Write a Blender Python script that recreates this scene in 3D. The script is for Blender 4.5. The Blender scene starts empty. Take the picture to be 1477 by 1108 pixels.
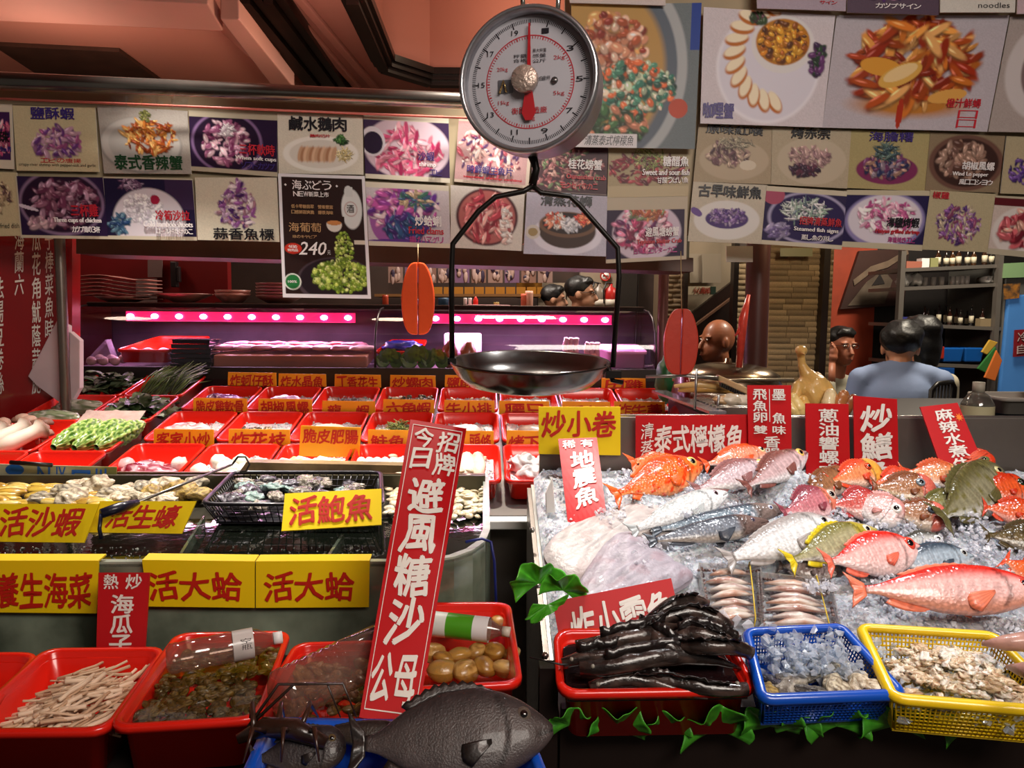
import bpy, math, random, numpy as np
from mathutils import Vector, Matrix, noise
random.seed(7); RNG = np.random.default_rng(7)
SC = bpy.context.scene; COL = SC.collection
V = Vector
# ------------------------------------------------------------------ camera
FPX, IW, IH = 1110.0, 1477.0, 1108.0
CAM = V((0, 0, 1.45))
PITCH, YAW, ROLL = math.radians(5.35), math.radians(2.12), math.radians(0.5)
_F = V((math.sin(YAW) * math.cos(PITCH), math.cos(YAW) * math.cos(PITCH), -math.sin(PITCH)))
_R0 = V((math.cos(YAW), -math.sin(YAW), 0)); _U0 = _R0.cross(_F)
_R = _R0 * math.cos(ROLL) + _U0 * math.sin(ROLL); _U = _U0 * math.cos(ROLL) - _R0 * math.sin(ROLL)
cd = bpy.data.cameras.new('camera'); cam = bpy.data.objects.new('camera', cd); COL.objects.link(cam)
cd.sensor_fit = 'HORIZONTAL'; cd.sensor_width = 36.0; cd.lens = FPX / IW * 36.0; cd.clip_start = 0.05; cd.clip_end = 100
cam.matrix_world = Matrix(((_R.x, _U.x, -_F.x, CAM.x), (_R.y, _U.y, -_F.y, CAM.y), (_R.z, _U.z, -_F.z, CAM.z), (0, 0, 0, 1)))
SC.camera = cam
# ------------------------------------------------------------------ world, lights, exposure
w = bpy.data.worlds.new('world'); SC.world = w; w.use_nodes = True
w.node_tree.nodes['Background'].inputs[0].default_value = (1.0, 0.86, 0.74, 1)
w.node_tree.nodes['Background'].inputs[1].default_value = 0.10
SC.view_settings.view_transform = 'Standard'; SC.view_settings.look = 'None'
SC.view_settings.gamma = 1.0; SC.view_settings.exposure = 0.0; SC.view_settings.use_curve_mapping = False
SC.cycles.max_bounces = 6; SC.cycles.transparent_max_bounces = 10; SC.cycles.caustics_reflective = False; SC.cycles.caustics_refractive = False
SC.cycles.sample_clamp_indirect = 4.0; SC.cycles.transmission_bounces = 4; SC.cycles.diffuse_bounces = 3
def light(kind, name, loc, aim, power, col=(1, 1, 1), size=0.1, spot=60, blend=0.6, spread=None, size_y=None):
    l = bpy.data.lights.new(name, kind); o = bpy.data.objects.new(name, l); COL.objects.link(o)
    o.location = loc; o.rotation_euler = (V(aim) - V(loc)).to_track_quat('-Z', 'Y').to_euler()
    l.energy = power; l.color = col
    if kind == 'SPOT': l.spot_size = math.radians(spot); l.spot_blend = blend; l.shadow_soft_size = size
    elif kind == 'AREA':
        l.size = size
        if size_y: l.shape = 'RECTANGLE'; l.size_y = size_y
        if spread: l.spread = math.radians(spread)
    else: l.shadow_soft_size = size
    return o
WW = (1.0, 0.93, 0.84); CW = (0.97, 0.985, 1.0)
light('SPOT', 'tray_lamp', (-1.05, 2.35, 2.75), (-0.95, 2.15, 1.0), 240, WW, .05, 62, .8)
light('SPOT', 'tray_lamp', (0.0, 2.4, 2.75), (-0.1, 2.2, 1.0), 270, WW, .05, 60, .8)
light('SPOT', 'fish_lamp', (0.62, 1.75, 2.7), (0.5, 1.7, 1.0), 70, CW, .05, 56, .8)
light('SPOT', 'fish_lamp', (1.2, 1.65, 2.7), (1.05, 1.6, 1.0), 85, CW, .05, 58, .8)
light('AREA', 'arcade_lamp', (0.9, -0.4, 3.0), (0.1, 2.4, 1.5), 105, (1.0, 0.9, 0.80), 1.4)
light('POINT', 'ceiling_lamp', (-0.5, 3.6, 2.35), (0, 0, 0), 14, (1.0, 0.72, 0.52), .12)
light('POINT', 'ceiling_lamp', (-1.9, 3.5, 2.3), (0, 0, 0), 10, (1.0, 0.7, 0.55), .12)
light('POINT', 'coffer_fill', (0.3, 4.6, 3.35), (0, 0, 0), 12, (1.0, 0.74, 0.5), .1)  # unseen fill light added to brighten the ceiling recess
light('AREA', 'dining_lamp', (2.6, 4.0, 2.9), (2.3, 4.6, 0), 70, (1.0, 0.88, 0.7), .5)
light('AREA', 'kitchen_lamp', (0.2, 4.2, 2.8), (0.2, 4.6, 0), 45, (1.0, 0.9, 0.78), .5)
light('POINT', 'grill_lamp', (1.42, 2.75, 1.95), (0, 0, 0), 9, (1.0, 0.82, 0.55), .06)
# ------------------------------------------------------------------ picture to world
def ray(x, y): return _F + _R * ((x - IW / 2) / FPX) + _U * ((IH / 2 - y) / FPX)
def atY(x, y, Y): d = ray(x, y); return CAM + d * (Y / d.y)
def atZ(x, y, z): d = ray(x, y); return CAM + d * ((z - CAM.z) / d.z)
def atP(x, y, p0, n): d = ray(x, y); return CAM + d * ((p0 - CAM).dot(n) / d.dot(n))
# ------------------------------------------------------------------ materials
def lin(c):
    if isinstance(c, str): c = [int(c[i:i + 2], 16) / 255 for i in (0, 2, 4)]
    return tuple(x / 12.92 if x <= .04045 else ((x + .055) / 1.055) ** 2.4 for x in c[:3])
_M = {}
def M(key, col='808080', rough=.5, metal=0, var=0, vs=8, bump=0, bs=40, trans=0, coat=0, sss=0, vc=False, emit=0, alpha=1, spec=.5, col2=None, ior=1.45, kind='noise'):
    if key in _M: return _M[key]
    m = bpy.data.materials.new(key); m.use_nodes = True; nt = m.node_tree; N = nt.nodes; Lk = nt.links
    b = N['Principled BSDF']; c = lin(col)
    b.inputs['Roughness'].default_value = rough; b.inputs['Metallic'].default_value = metal
    b.inputs['IOR'].default_value = ior; b.inputs['Transmission Weight'].default_value = trans
    b.inputs['Coat Weight'].default_value = coat; b.inputs['Coat Roughness'].default_value = .06
    b.inputs['Specular IOR Level'].default_value = spec; b.inputs['Alpha'].default_value = alpha
    b.inputs['Subsurface Weight'].default_value = sss; b.inputs['Subsurface Scale'].default_value = .01
    tc = N.new('ShaderNodeTexCoord'); nz = N.new('ShaderNodeTexNoise'); nz.inputs['Scale'].default_value = vs
    nz.inputs['Detail'].default_value = 5; Lk.new(tc.outputs['Object'], nz.inputs['Vector'])
    src = None
    if vc:
        a = N.new('ShaderNodeVertexColor'); a.layer_name = 'Col'; src = a.outputs['Color']
    if var or col2:
        mx = N.new('ShaderNodeMix'); mx.data_type = 'RGBA'
        rp = N.new('ShaderNodeMapRange'); rp.inputs[1].default_value = .35; rp.inputs[2].default_value = .65
        Lk.new(nz.outputs['Fac'], rp.inputs[0]); Lk.new(rp.outputs[0], mx.inputs[0])
        if vc:
            mx.blend_type = 'MULTIPLY'; k = 1 - var; mx.inputs[7].default_value = (k, k, k, 1); Lk.new(src, mx.inputs[6])
        else:
            mx.inputs[6].default_value = (*c, 1)
            mx.inputs[7].default_value = (*(lin(col2) if col2 else tuple(x * (1 - var) for x in c)), 1)
        src = mx.outputs[2]
    if src is not None: Lk.new(src, b.inputs['Base Color'])
    else: b.inputs['Base Color'].default_value = (*c, 1)
    if emit:
        b.inputs['Emission Color'].default_value = (*c, 1); b.inputs['Emission Strength'].default_value = emit
    if bump:
        bp = N.new('ShaderNodeBump'); bp.inputs['Strength'].default_value = bump; bp.inputs['Distance'].default_value = .004
        if kind == 'scale':
            n2 = N.new('ShaderNodeTexVoronoi')
        else:
            n2 = N.new('ShaderNodeTexNoise'); n2.inputs['Detail'].default_value = 4
        n2.inputs['Scale'].default_value = bs
        Lk.new(tc.outputs['Object'], n2.inputs['Vector'])
        Lk.new(n2.outputs['Distance' if kind == 'scale' else 'Fac'], bp.inputs['Height']); Lk.new(bp.outputs[0], b.inputs['Normal'])
    _M[key] = m; return m
def thin_glass(key, tint='ffffff', rough=.03, refl=.12, body=0.0, bodycol='ffffff', ior=1.5):
    if key in _M: return _M[key]
    m = bpy.data.materials.new(key); m.use_nodes = True; nt = m.node_tree; N = nt.nodes; Lk = nt.links
    N.remove(N['Principled BSDF']); t = N.new('ShaderNodeBsdfTransparent'); t.inputs[0].default_value = (*lin(tint), 1)
    g = N.new('ShaderNodeBsdfGlossy'); g.inputs['Roughness'].default_value = rough
    ge = N.new('ShaderNodeNewGeometry'); dt = N.new('ShaderNodeVectorMath'); dt.operation = 'DOT_PRODUCT'; Lk.new(ge.outputs['Incoming'], dt.inputs[0]); Lk.new(ge.outputs['Normal'], dt.inputs[1])
    def mth(op, x, y):
        k = N.new('ShaderNodeMath'); k.operation = op
        for i_, q_ in enumerate((x, y)):
            if q_ is None: continue
            if isinstance(q_, (int, float)): k.inputs[i_].default_value = q_
            else: Lk.new(q_, k.inputs[i_])
        return k.outputs[0]
    f0 = ((ior - 1) / (ior + 1)) ** 2 + refl * .12; ab = mth('ABSOLUTE', dt.outputs['Value'], None)
    fr_ = mth('MULTIPLY_ADD', mth('POWER', mth('SUBTRACT', 1.0, ab), 5.0), 1 - f0); fr_.node.inputs[2].default_value = f0
    class _o: outputs = [fr_]
    ad = _o
    mx = N.new('ShaderNodeMixShader'); Lk.new(ad.outputs[0], mx.inputs[0]); Lk.new(t.outputs[0], mx.inputs[1]); Lk.new(g.outputs[0], mx.inputs[2])
    last = mx
    if body:
        d = N.new('ShaderNodeBsdfDiffuse'); d.inputs[0].default_value = (*lin(bodycol), 1)
        tc = N.new('ShaderNodeTexCoord'); nz = N.new('ShaderNodeTexNoise'); nz.inputs['Scale'].default_value = 14; nz.inputs['Detail'].default_value = 6
        Lk.new(tc.outputs['Object'], nz.inputs['Vector'])
        mr = N.new('ShaderNodeMapRange'); mr.inputs[1].default_value = .3; mr.inputs[2].default_value = .7; mr.inputs[3].default_value = body * .5; mr.inputs[4].default_value = min(1, body * 1.4)
        Lk.new(nz.outputs['Fac'], mr.inputs[0])
        m2 = N.new('ShaderNodeMixShader'); Lk.new(mr.outputs[0], m2.inputs[0]); Lk.new(mx.outputs[0], m2.inputs[1]); Lk.new(d.outputs[0], m2.inputs[2]); last = m2
    Lk.new(last.outputs[0], N['Material Output'].inputs[0]); _M[key] = m; return m
# ------------------------------------------------------------------ mesh builder
class MB:
    def __init__(s): s.v = []; s.f = []; s.c = []; s.n = 0; s.sm = []; s.mi = []
    def add(s, vs, fs, col=None, smooth=True, mi=0):
        vs = np.asarray([tuple(p) for p in vs] if not isinstance(vs, np.ndarray) else vs, float).reshape(-1, 3)
        s.v.append(vs); o = s.n; s.f += [[i + o for i in f] for f in fs]; s.n += len(vs)
        s.sm += [smooth] * len(fs); s.mi += [mi] * len(fs)
        if col is None: col = np.ones((len(vs), 3)) * .8
        col = np.asarray(col, float)
        if col.ndim == 1: col = np.tile(col, (len(vs), 1))
        s.c.append(col[:, :3]); return s
    def box(s, c, size, rot=None, col=None, mi=0):
        h = [x / 2 for x in size]; R = rot or Matrix.Identity(3)
        vs = [V(c) + R @ V((x * h[0], y * h[1], z * h[2])) for x in (-1, 1) for y in (-1, 1) for z in (-1, 1)]
        return s.add(vs, [(0, 1, 3, 2), (4, 6, 7, 5), (0, 4, 5, 1), (2, 3, 7, 6), (0, 2, 6, 4), (1, 5, 7, 3)], col, False, mi)
    def slab(s, quad, off, col=None, mi=0):
        q = [V(p) for p in quad]; n = len(q); b = [p + V(off) for p in q]
        return s.add(q + b, [tuple(range(n)), tuple(range(2 * n - 1, n - 1, -1))] + [(i, i + n, (i + 1) % n + n, (i + 1) % n) for i in range(n)], col, False, mi)
    def card(s, q, off, n=8, col=None, mi=0):
        F_ = [bil(q, i / n, j / n) for j in range(n + 1) for i in range(n + 1)]; k = (n + 1) ** 2; B_ = [p + V(off) for p in F_]
        fs = [(j * (n + 1) + i, (j + 1) * (n + 1) + i, (j + 1) * (n + 1) + i + 1, j * (n + 1) + i + 1) for j in range(n) for i in range(n)]
        ed = [i for i in range(n)] + [n + (n + 1) * j for j in range(n)] + [k - 1 - i for i in range(n)] + [(n + 1) * (n - j) for j in range(n)]
        fs += [tuple(x + k for x in f[::-1]) for f in fs] + [(ed[i], ed[(i + 1) % len(ed)], ed[(i + 1) % len(ed)] + k, ed[i] + k) for i in range(len(ed))]
        return s.add(F_ + B_, fs, col, False, mi)
    def tube(s, pts, r, n=8, col=None, cap=True, mi=0, flat=1.0):
        pts = [V(p) for p in pts]; m = len(pts); rs = r if hasattr(r, '__len__') else [r] * m
        vs = []; up = V((0, 0, 1)); prev = None
        for i, p in enumerate(pts):
            t = (pts[min(i + 1, m - 1)] - pts[max(i - 1, 0)]).normalized()
            a = prev - t * prev.dot(t) if prev is not None else (up if abs(t.z) < .9 else V((1, 0, 0))).cross(t)
            if a.length < 1e-6: a = V((1, 0, 0)).cross(t)
            a.normalize(); prev = a; b = t.cross(a)
            for k in range(n):
                an = 2 * math.pi * k / n; vs.append(p + a * math.cos(an) * rs[i] + b * math.sin(an) * rs[i] * flat)
        fs = [(i * n + k, i * n + (k + 1) % n, (i + 1) * n + (k + 1) % n, (i + 1) * n + k) for i in range(m - 1) for k in range(n)]
        if cap: fs += [tuple(range(n - 1, -1, -1)), tuple(range((m - 1) * n, m * n))]
        return s.add(vs, fs, col, True, mi)
    def lathe(s, prof, mat=None, n=32, col=None, mi=0, sx=1, sy=1, cap=True):
        mat = mat or Matrix.Identity(4); vs = []; m = len(prof)
        for r, z in prof:
            for k in range(n):
                a = 2 * math.pi * k / n; vs.append(mat @ V((r * math.cos(a) * sx, r * math.sin(a) * sy, z)))
        fs = [(i * n + k, i * n + (k + 1) % n, (i + 1) * n + (k + 1) % n, (i + 1) * n + k) for i in range(m - 1) for k in range(n)]
        if cap and prof[0][0] > 1e-5: fs.append(tuple(range(n - 1, -1, -1)))
        if cap and prof[-1][0] > 1e-5: fs.append(tuple(range((m - 1) * n, m * n)))
        return s.add(vs, fs, col, True, mi)
    def ball(s, c, r, col=None, nu=12, nv=8, jit=0, rot=None, mi=0, seed=0, ns=2.0):
        r = r if hasattr(r, '__len__') else (r, r, r); R = rot or Matrix.Identity(3); vs = []; c = V(c)
        for j in range(nv + 1):
            ph = math.pi * j / nv
            for i in range(nu):
                th = 2 * math.pi * i / nu; d = V((math.sin(ph) * math.cos(th), math.sin(ph) * math.sin(th), math.cos(ph)))
                k = 1 + (jit * noise.noise(d * ns + V((seed * 3.7, seed, 0))) if jit else 0)
                vs.append(c + R @ V((d.x * r[0] * k, d.y * r[1] * k, d.z * r[2] * k)))
        fs = [(j * nu + i, (j + 1) * nu + i, (j + 1) * nu + (i + 1) % nu, j * nu + (i + 1) % nu) for j in range(nv) for i in range(nu)]
        return s.add(vs, fs, col, True, mi)
    def grid(s, nu, nv, fn, cfn=None, mi=0, smooth=True):
        vs = []; cs = []
        for j in range(nv + 1):
            for i in range(nu + 1):
                vs.append(fn(i / nu, j / nv)); cs.append(cfn(i / nu, j / nv) if cfn else (.8, .8, .8))
        fs = [(j * (nu + 1) + i, j * (nu + 1) + i + 1, (j + 1) * (nu + 1) + i + 1, (j + 1) * (nu + 1) + i) for j in range(nv) for i in range(nu)]
        return s.add(vs, fs, cs, smooth, mi)
def mesh_of(mb, name, mats):
    me = bpy.data.meshes.new(name); vs = np.concatenate(mb.v); me.from_pydata(vs.tolist(), [], mb.f)
    me.polygons.foreach_set('use_smooth', mb.sm); me.polygons.foreach_set('material_index', mb.mi)
    a = me.color_attributes.new('Col', 'FLOAT_COLOR', 'POINT'); c = np.ones((mb.n, 4)); c[:, :3] = np.concatenate(mb.c); a.data.foreach_set('color', c.ravel())
    for m in (mats if isinstance(mats, (list, tuple)) else [mats]): me.materials.append(m)
    me.update(); return me
def wloc(o): return V(o['_w']) if '_w' in o else V((0, 0, 0))
def tag(o, label=None, cat=None, group=None, kind=None):
    if label: o['label'] = label
    if cat: o['category'] = cat
    if group: o['group'] = group
    if kind: o['kind'] = kind
    return o
WL = {}
def thing(name, label, cat, loc=(0, 0, 0), group=None, mat=None):
    o = bpy.data.objects.new(name, None); COL.objects.link(o); o.empty_display_size = .05
    if mat is not None: o.matrix_world = mat; WL[o] = None
    else: o.location = loc; WL[o] = V(loc)
    return tag(o, label, cat, group)
def part(name, mb, mat, parent=None, bev=0, solid=0, sub=0, kind=None, label=None):
    """A mesh under its parent. Parents made with loc= take world vertices; parents made with mat= take local ones."""
    o = bpy.data.objects.new(name, mesh_of(mb, name, mat) if isinstance(mb, MB) else mb); COL.objects.link(o)
    if parent is not None:
        o.parent = parent; w0 = WL.get(parent)
        if w0 is not None and isinstance(mb, MB):
            n = len(o.data.vertices); a = np.empty(n * 3); o.data.vertices.foreach_get('co', a); a = a.reshape(-1, 3) - np.array(w0); o.data.vertices.foreach_set('co', a.ravel())
        WL[o] = w0
        if w0 is not None: WL[o] = w0
    if solid: md = o.modifiers.new('solid', 'SOLIDIFY'); md.thickness = solid; md.offset = 0
    if bev: md = o.modifiers.new('bevel', 'BEVEL'); md.width = bev; md.segments = 2; md.limit_method = 'ANGLE'
    if sub: md = o.modifiers.new('sub', 'SUBSURF'); md.levels = sub; md.render_levels = sub
    return tag(o, label, kind=kind)
def solo(name, mb, mat, label, cat, group=None, **k):
    vs = np.concatenate(mb.v); c = V(((vs[:, 0].min() + vs[:, 0].max()) / 2, (vs[:, 1].min() + vs[:, 1].max()) / 2, vs[:, 2].min()))
    mb.v = [vs - np.array(c)]
    kd = k.pop('kind', None); o = part(name, mb, mat, None, **k); o.location = c; WL[o] = c
    return tag(o, label, cat, group, kd)
def struct(name, mb, mat, **k): return tag(part(name, mb, mat, None, **k), kind='structure')
def dup(root, mat=None, loc=None, label=None, group=None):
    r = root.copy(); COL.objects.link(r); r.parent = None
    if mat is not None: r.matrix_world = mat
    if loc is not None: r.location = loc
    if label: r['label'] = label
    if group: r['group'] = group
    for ch in root.children:
        c = ch.copy(); COL.objects.link(c); c.parent = r
        for g in ch.children:
            d = g.copy(); COL.objects.link(d); d.parent = c
    return r
def frame(o, x, z):
    """Matrix with local X along x, local Z along z (made square)."""
    x = V(x).normalized(); z = V(z); z = (z - x * z.dot(x)).normalized(); y = z.cross(x)
    return Matrix(((x.x, y.x, z.x, o[0]), (x.y, y.y, z.y, o[1]), (x.z, y.z, z.z, o[2]), (0, 0, 0, 1)))
def rotz(a): return Matrix.Rotation(a, 3, 'Z')
def bil(q, u, v):  # q = TL, TR, BR, BL ; u right, v down
    return (q[0] * (1 - u) + q[1] * u) * (1 - v) + (q[3] * (1 - u) + q[2] * u) * v
# ------------------------------------------------------------------ lettering (real outline text turned into mesh)
_G = {}
def glyph(s, bold=.02):
    bold = 0; k = (s, bold)
    if k not in _G:
        c = bpy.data.curves.new('lettering', 'FONT'); c.body = s; c.resolution_u = 2; c.offset = bold
        o = bpy.data.objects.new('lettering', c); me = bpy.data.meshes.new_from_object(o)
        n = len(me.vertices); a = np.empty(n * 3); me.vertices.foreach_get('co', a); a = a.reshape(-1, 3)[:, :2]
        fs = [tuple(p.vertices) for p in me.polygons]
        bpy.data.objects.remove(o); bpy.data.meshes.remove(me)
        if n == 0: a = np.zeros((0, 2)); lo = hi = np.zeros(2)
        else: lo = a.min(0); hi = a.max(0)
        _G[k] = (a, fs, lo, hi)
    return _G[k]
def put_text(mb, q, off, s, rect, vert=False, bold=.02, brush=0, slant=0, fit=False):
    """Write s inside rect=(u0,v0,u1,v1) of the quad q; vert writes one character under another."""
    u0, v0, u1, v1 = rect; cells = []
    if vert:
        n = len(s)
        for i, ch in enumerate(s): cells.append((ch, u0, v0 + (v1 - v0) * i / n, u1, v0 + (v1 - v0) * (i + .92) / n))
    elif fit or all(ord(c) < 0x2000 for c in s): cells.append((s, u0, v0, u1, v1))
    else:
        n = len(s)
        for i, ch in enumerate(s): cells.append((ch, u0 + (u1 - u0) * i / n, v0, u0 + (u1 - u0) * (i + .94) / n, v1))
    for ch, a0, b0, a1, b1 in cells:
        if ch == ' ' or ch == '\u3000': continue
        a, fs, lo, hi = glyph(ch, bold)
        if not len(a): continue
        lat = len(ch) > 1 or ord(ch) < 0x2000
        if lat: nx = (a[:, 0] - lo[0]) / max(hi[0] - lo[0], 1e-4); ny = (a[:, 1] - lo[1]) / max(hi[1] - lo[1], 1e-4)
        else:
            if ch in '一ー二三': nx = (a[:, 0]) / 1.0; ny = (a[:, 1] + .12) / 1.0
            else: nx = (a[:, 0] - lo[0]) / (hi[0] - lo[0]); ny = (a[:, 1] - lo[1]) / (hi[1] - lo[1])
        if brush:
            nx, ny = nx + brush * .05 * np.sin(ny * 5 + ord(ch[0])), ny + brush * (.10 * (nx - .5) + .04 * np.sin(nx * 6 + ord(ch[0])))
        if slant: nx = nx + slant * (ny - .5)
        d = bold * (.72 if not lat else .3)
        for kk, (ddx, ddy) in enumerate(((0, 0), (d, d * .6), (-d, -d * .6), (d * .6, -d), (-d * .6, d)) if d > .001 else ((0, 0),)):
            vs = [bil(q, a0 + (a1 - a0) * (x + ddx), b1 + (b0 - b1) * (y + ddy)) + off * (1 + .22 * kk) for x, y in zip(nx, ny)]
            mb.add(vs, fs, None, False)
def nrm(q): return (q[3] - q[0]).cross(q[1] - q[0]).normalized()
# ================================================================== SETTING
steel = M('steel', '8d8a86', .32, .9, var=.2, vs=6, bump=.15, bs=60)
steel2 = M('panel_steel', '80766e', .36, .65, var=.25, vs=3, bump=.2, bs=30)
dark = M('dark_paint', '1a1412', .5); dwood = M('dark_wood', '1e0f0a', .35, var=.5, vs=5)
white = M('white_board', 'e8e4e0', .5, var=.06); beige = M('beige_board', 'b09f80', .6, var=.25, vs=3)
pinkc = M('ceiling_paint', 'b5766a', .75, var=.08, vs=.8); black = M('black_plastic', '101012', .4)
redp = M('red_plastic', 'dd2012', .25, coat=.35, bump=.05, bs=30, sss=.0); text_w = M('lettering_white', 'e6e0d8', .6)
text_r = M('lettering_red', 'c01c08', .6); text_k = M('lettering_black', '16121a', .6)
def px_prism(pts, z, dz):  # polygon seen at pixels, lying in the plane height z
    return MB().slab([atZ(x, y, z) for x, y in pts], (0, 0, dz))
struct('floor', MB().box((0, 3, -.03), (14, 14, .06)), M('floor_tile', '5a4a40', .4, var=.3, vs=2))
ZC = 3.0
struct('ceiling', MB().box((0, 4, ZC + .75), (14, 12, .1)), M('ceiling_deep', 'b27f68', .7, var=.1, vs=.8))
# lowered soffit with two cut outs, built from pieces
cm = MB()
def soff(mb, pts, z=ZC, t=.75): mb.slab([V((*p, z)) for p in pts], (0, 0, t))
oc = [atZ(508, -25, ZC), atZ(553, 80, ZC), atZ(620, 102, ZC), atZ(830, 104, ZC), atZ(1500, 110, ZC), atZ(1500, -25, ZC)]
Ox = oc[0].x; Oy = oc[0].y
L = -7.0; R = 7.0; F0 = -2.0; B0 = 9.5
soff(cm, [(L, F0), (R, F0), (R, Oy), (L, Oy)])
soff(cm, [(L, Oy), (Ox, Oy), (oc[1].x, oc[1].y), (L, oc[1].y)])
soff(cm, [(L, oc[1].y), (oc[1].x, oc[1].y), (oc[2].x, oc[2].y), (oc[3].x, oc[3].y), (oc[3].x, B0), (L, B0)])
soff(cm, [(oc[3].x, oc[3].y), (R, oc[4].y), (R, B0), (oc[3].x, B0)])
struct('ceiling_soffit', cm, pinkc)
tm = MB()
for k, (wd, hh) in enumerate(((.15, .04), (.11, .07), (.06, .10))):
    for a, b in zip(oc[:4], oc[1:5]):
        d = (b - a); d.z = 0; n = V((-d.y, d.x, 0)).normalized() * -1
        tm.slab([a - n * wd * .5 + V((0, 0, -.001)), b - n * wd * .5, b + n * wd * .5, a + n * wd * .5], (0, 0, -hh))
struct('trim_1', tm, dwood)
# dark crown moulding that runs from the camera towards the rail on the left
a0, a1 = atZ(330, -20, ZC), atZ(455, 128, ZC); a2 = a1 + (a1 - a0) * .6
tm = MB(); n = V(((a2 - a0).y, -(a2 - a0).x, 0)).normalized()
for k in range(5):
    o = n * (.055 * k)
    tm.slab([a0 + o, a2 + o, a2 + o + n * .045, a0 + o + n * .045], (0, 0, -.06 - .02 * (k % 2)))
struct('trim_2', tm, dwood)
# pink bulkhead and its seams on the far left, lower than the soffit
b = [atZ(-60, 27, ZC - .25), atZ(318, 45, ZC - .25), atZ(405, 125, ZC - .25), atZ(430, 175, ZC - .25), atZ(-400, 160, ZC - .25)]
struct('ceiling_bulkhead', MB().slab(b, (0, 0, .25)), M('bulkhead_paint', 'c98672', .7, var=.06, vs=1.5))
b = [atZ(-60, -14, ZC - .32), atZ(300, 6, ZC - .32), atZ(322, 45, ZC - .32), atZ(-60, 28, ZC - .32)]
struct('trim_3', MB().slab(b, (0, 0, .075)), M('trim_paint', 'b98576', .7, var=.1, vs=2), bev=.006)
b = [atZ(318, 28, ZC - .33), atZ(345, 28, ZC - .33), atZ(425, 128, ZC - .33), atZ(395, 128, ZC - .33)]
struct('trim_4', MB().slab(b, (0, 0, .085)), _M['trim_paint'], bev=.006)
b = [atZ(-10, 66, ZC - .27), atZ(172, 75, ZC - .27), atZ(232, 118, ZC - .27), atZ(60, 112, ZC - .27)]
struct('trim_5', MB().slab(b, (0, 0, .03)), M('brown_board', '4d3328', .5, var=.3, vs=10))
for k, (p, q) in enumerate((((385, -20), (515, 128)), ((412, -20), (540, 128)))):
    a, c = atZ(*p, ZC), atZ(*q, ZC); n = V(((c - a).y, -(c - a).x, 0)).normalized() * .05
    struct('trim_%d' % (6 + k), MB().slab([a, c, c + n, a + n], (0, 0, -.03)), pinkc, bev=.008)
# small round ceiling downlight above the dial
p = atZ(738, 14, ZC + .7)
struct('ceiling_downlight', MB().lathe([(.02, -.005), (.11, -.01), (.12, -.03), (.15, -.04), (.17, -.02), (.17, .02)], Matrix.Translation(p), 28), M('lamp_ring', 'c98f70', .4))
# walls
def wl(name, x0, x1, Y, mat, y=470, H=3.0):
    a, b = atY(x0, y, Y), atY(x1, y, Y)
    return struct(name, MB().box(((a.x + b.x) / 2, Y + .03, H / 2), (b.x - a.x, .06, H)), mat)
struct('wall_back', MB().box((0, 7.2, 1.7), (14, .1, 3.4)), M('back_wall_paint', '6a5648', .7, var=.3, vs=2))
# red menu wall behind the pole, slanted a little
YW = 2.95
rw = [atY(-260, 330, YW - .3), atY(104, 330, YW), atY(104, 640, YW), atY(-260, 640, YW - .3)]
RW = struct('wall_left', MB().slab(rw, (0, .06, 0)), M('red_wall', '8f0f12', .22, coat=.5, var=.12, vs=3))
tb = MB()
for s, r in (('海蘭六', (.752, .0, .79, .31)), ('瓜花角魷蔭蒜脆', (.826, 0, .862, .77)), ('子棒菜魚時泥', (.882, 0, .918, .62)), ('蚵蚵', (.90, .47, .936, .69)), ('法湯豆卷絲', (.665, .22, .705, .77))):
    put_text(tb, rw, nrm(rw) * .004, s, r, True, .012, brush=.5)
part('lettering', tb, text_w, RW)
wl('wall_far_left', 100, 330, 4.1, M('dark_red_wall', '6d0a0c', .4, var=.2, vs=2), H=2.15)
struct('trim_8', MB().slab([atY(110, 336, 2.78), atY(1000, 372, 2.78), atY(1000, 392, 2.78), atY(110, 366, 2.78)], (0, .25, 0)), M('valance_wood', '4e3226', .4, var=.4, vs=4))
# white triangular boards behind the pole
for k, pp in enumerate(([(82, 462), (40, 543), (52, 556), (98, 590), (98, 470)], [(100, 478), (115, 491), (115, 560), (100, 585)])):
    solo('foam_board', MB().slab([atY(x, y, 2.86) for x, y in pp], (0, .03, 0)), M('pinkish_foam', 'd8c2c8', .6, var=.1),
         ['white triangular foam board leaning against the red menu wall', 'small white board between the grey pole and the glass case'][k], 'board', bev=.003)
# kitchen beyond the case: back panel, door, mirror reflections built as cards and tags
YB = 4.9
wl('wall_kitchen', 330, 1075, YB + .1, M('kitchen_wall', '3a2a24', .5, var=.5, vs=3), H=2.3)
wl('wall_kitchen_white', 836, 915, YB, M('cream_wall', '8b7c6a', .6, var=.1), H=2.3)
for k, (x0, x1) in enumerate(((776, 816), (818, 836))):
    struct('wall_cream_panel', MB().slab([atY(x0, 408, YB), atY(x1, 408, YB), atY(x1, 560, YB), atY(x0, 560, YB)], (0, .06, 0)), _M['cream_wall'])
struct('door_1', MB().slab([atY(893, 388, YB - .03), atY(920, 388, YB - .03), atY(920, 560, YB - .03), atY(893, 560, YB - .03)], (0, .05, 0)), dark)
hp = [('dark brown mirrored card hanging in the kitchen, ', x) for x in range(560, 800, 24)]
ords = 'first second third fourth fifth sixth seventh eighth ninth tenth'.split()
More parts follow.
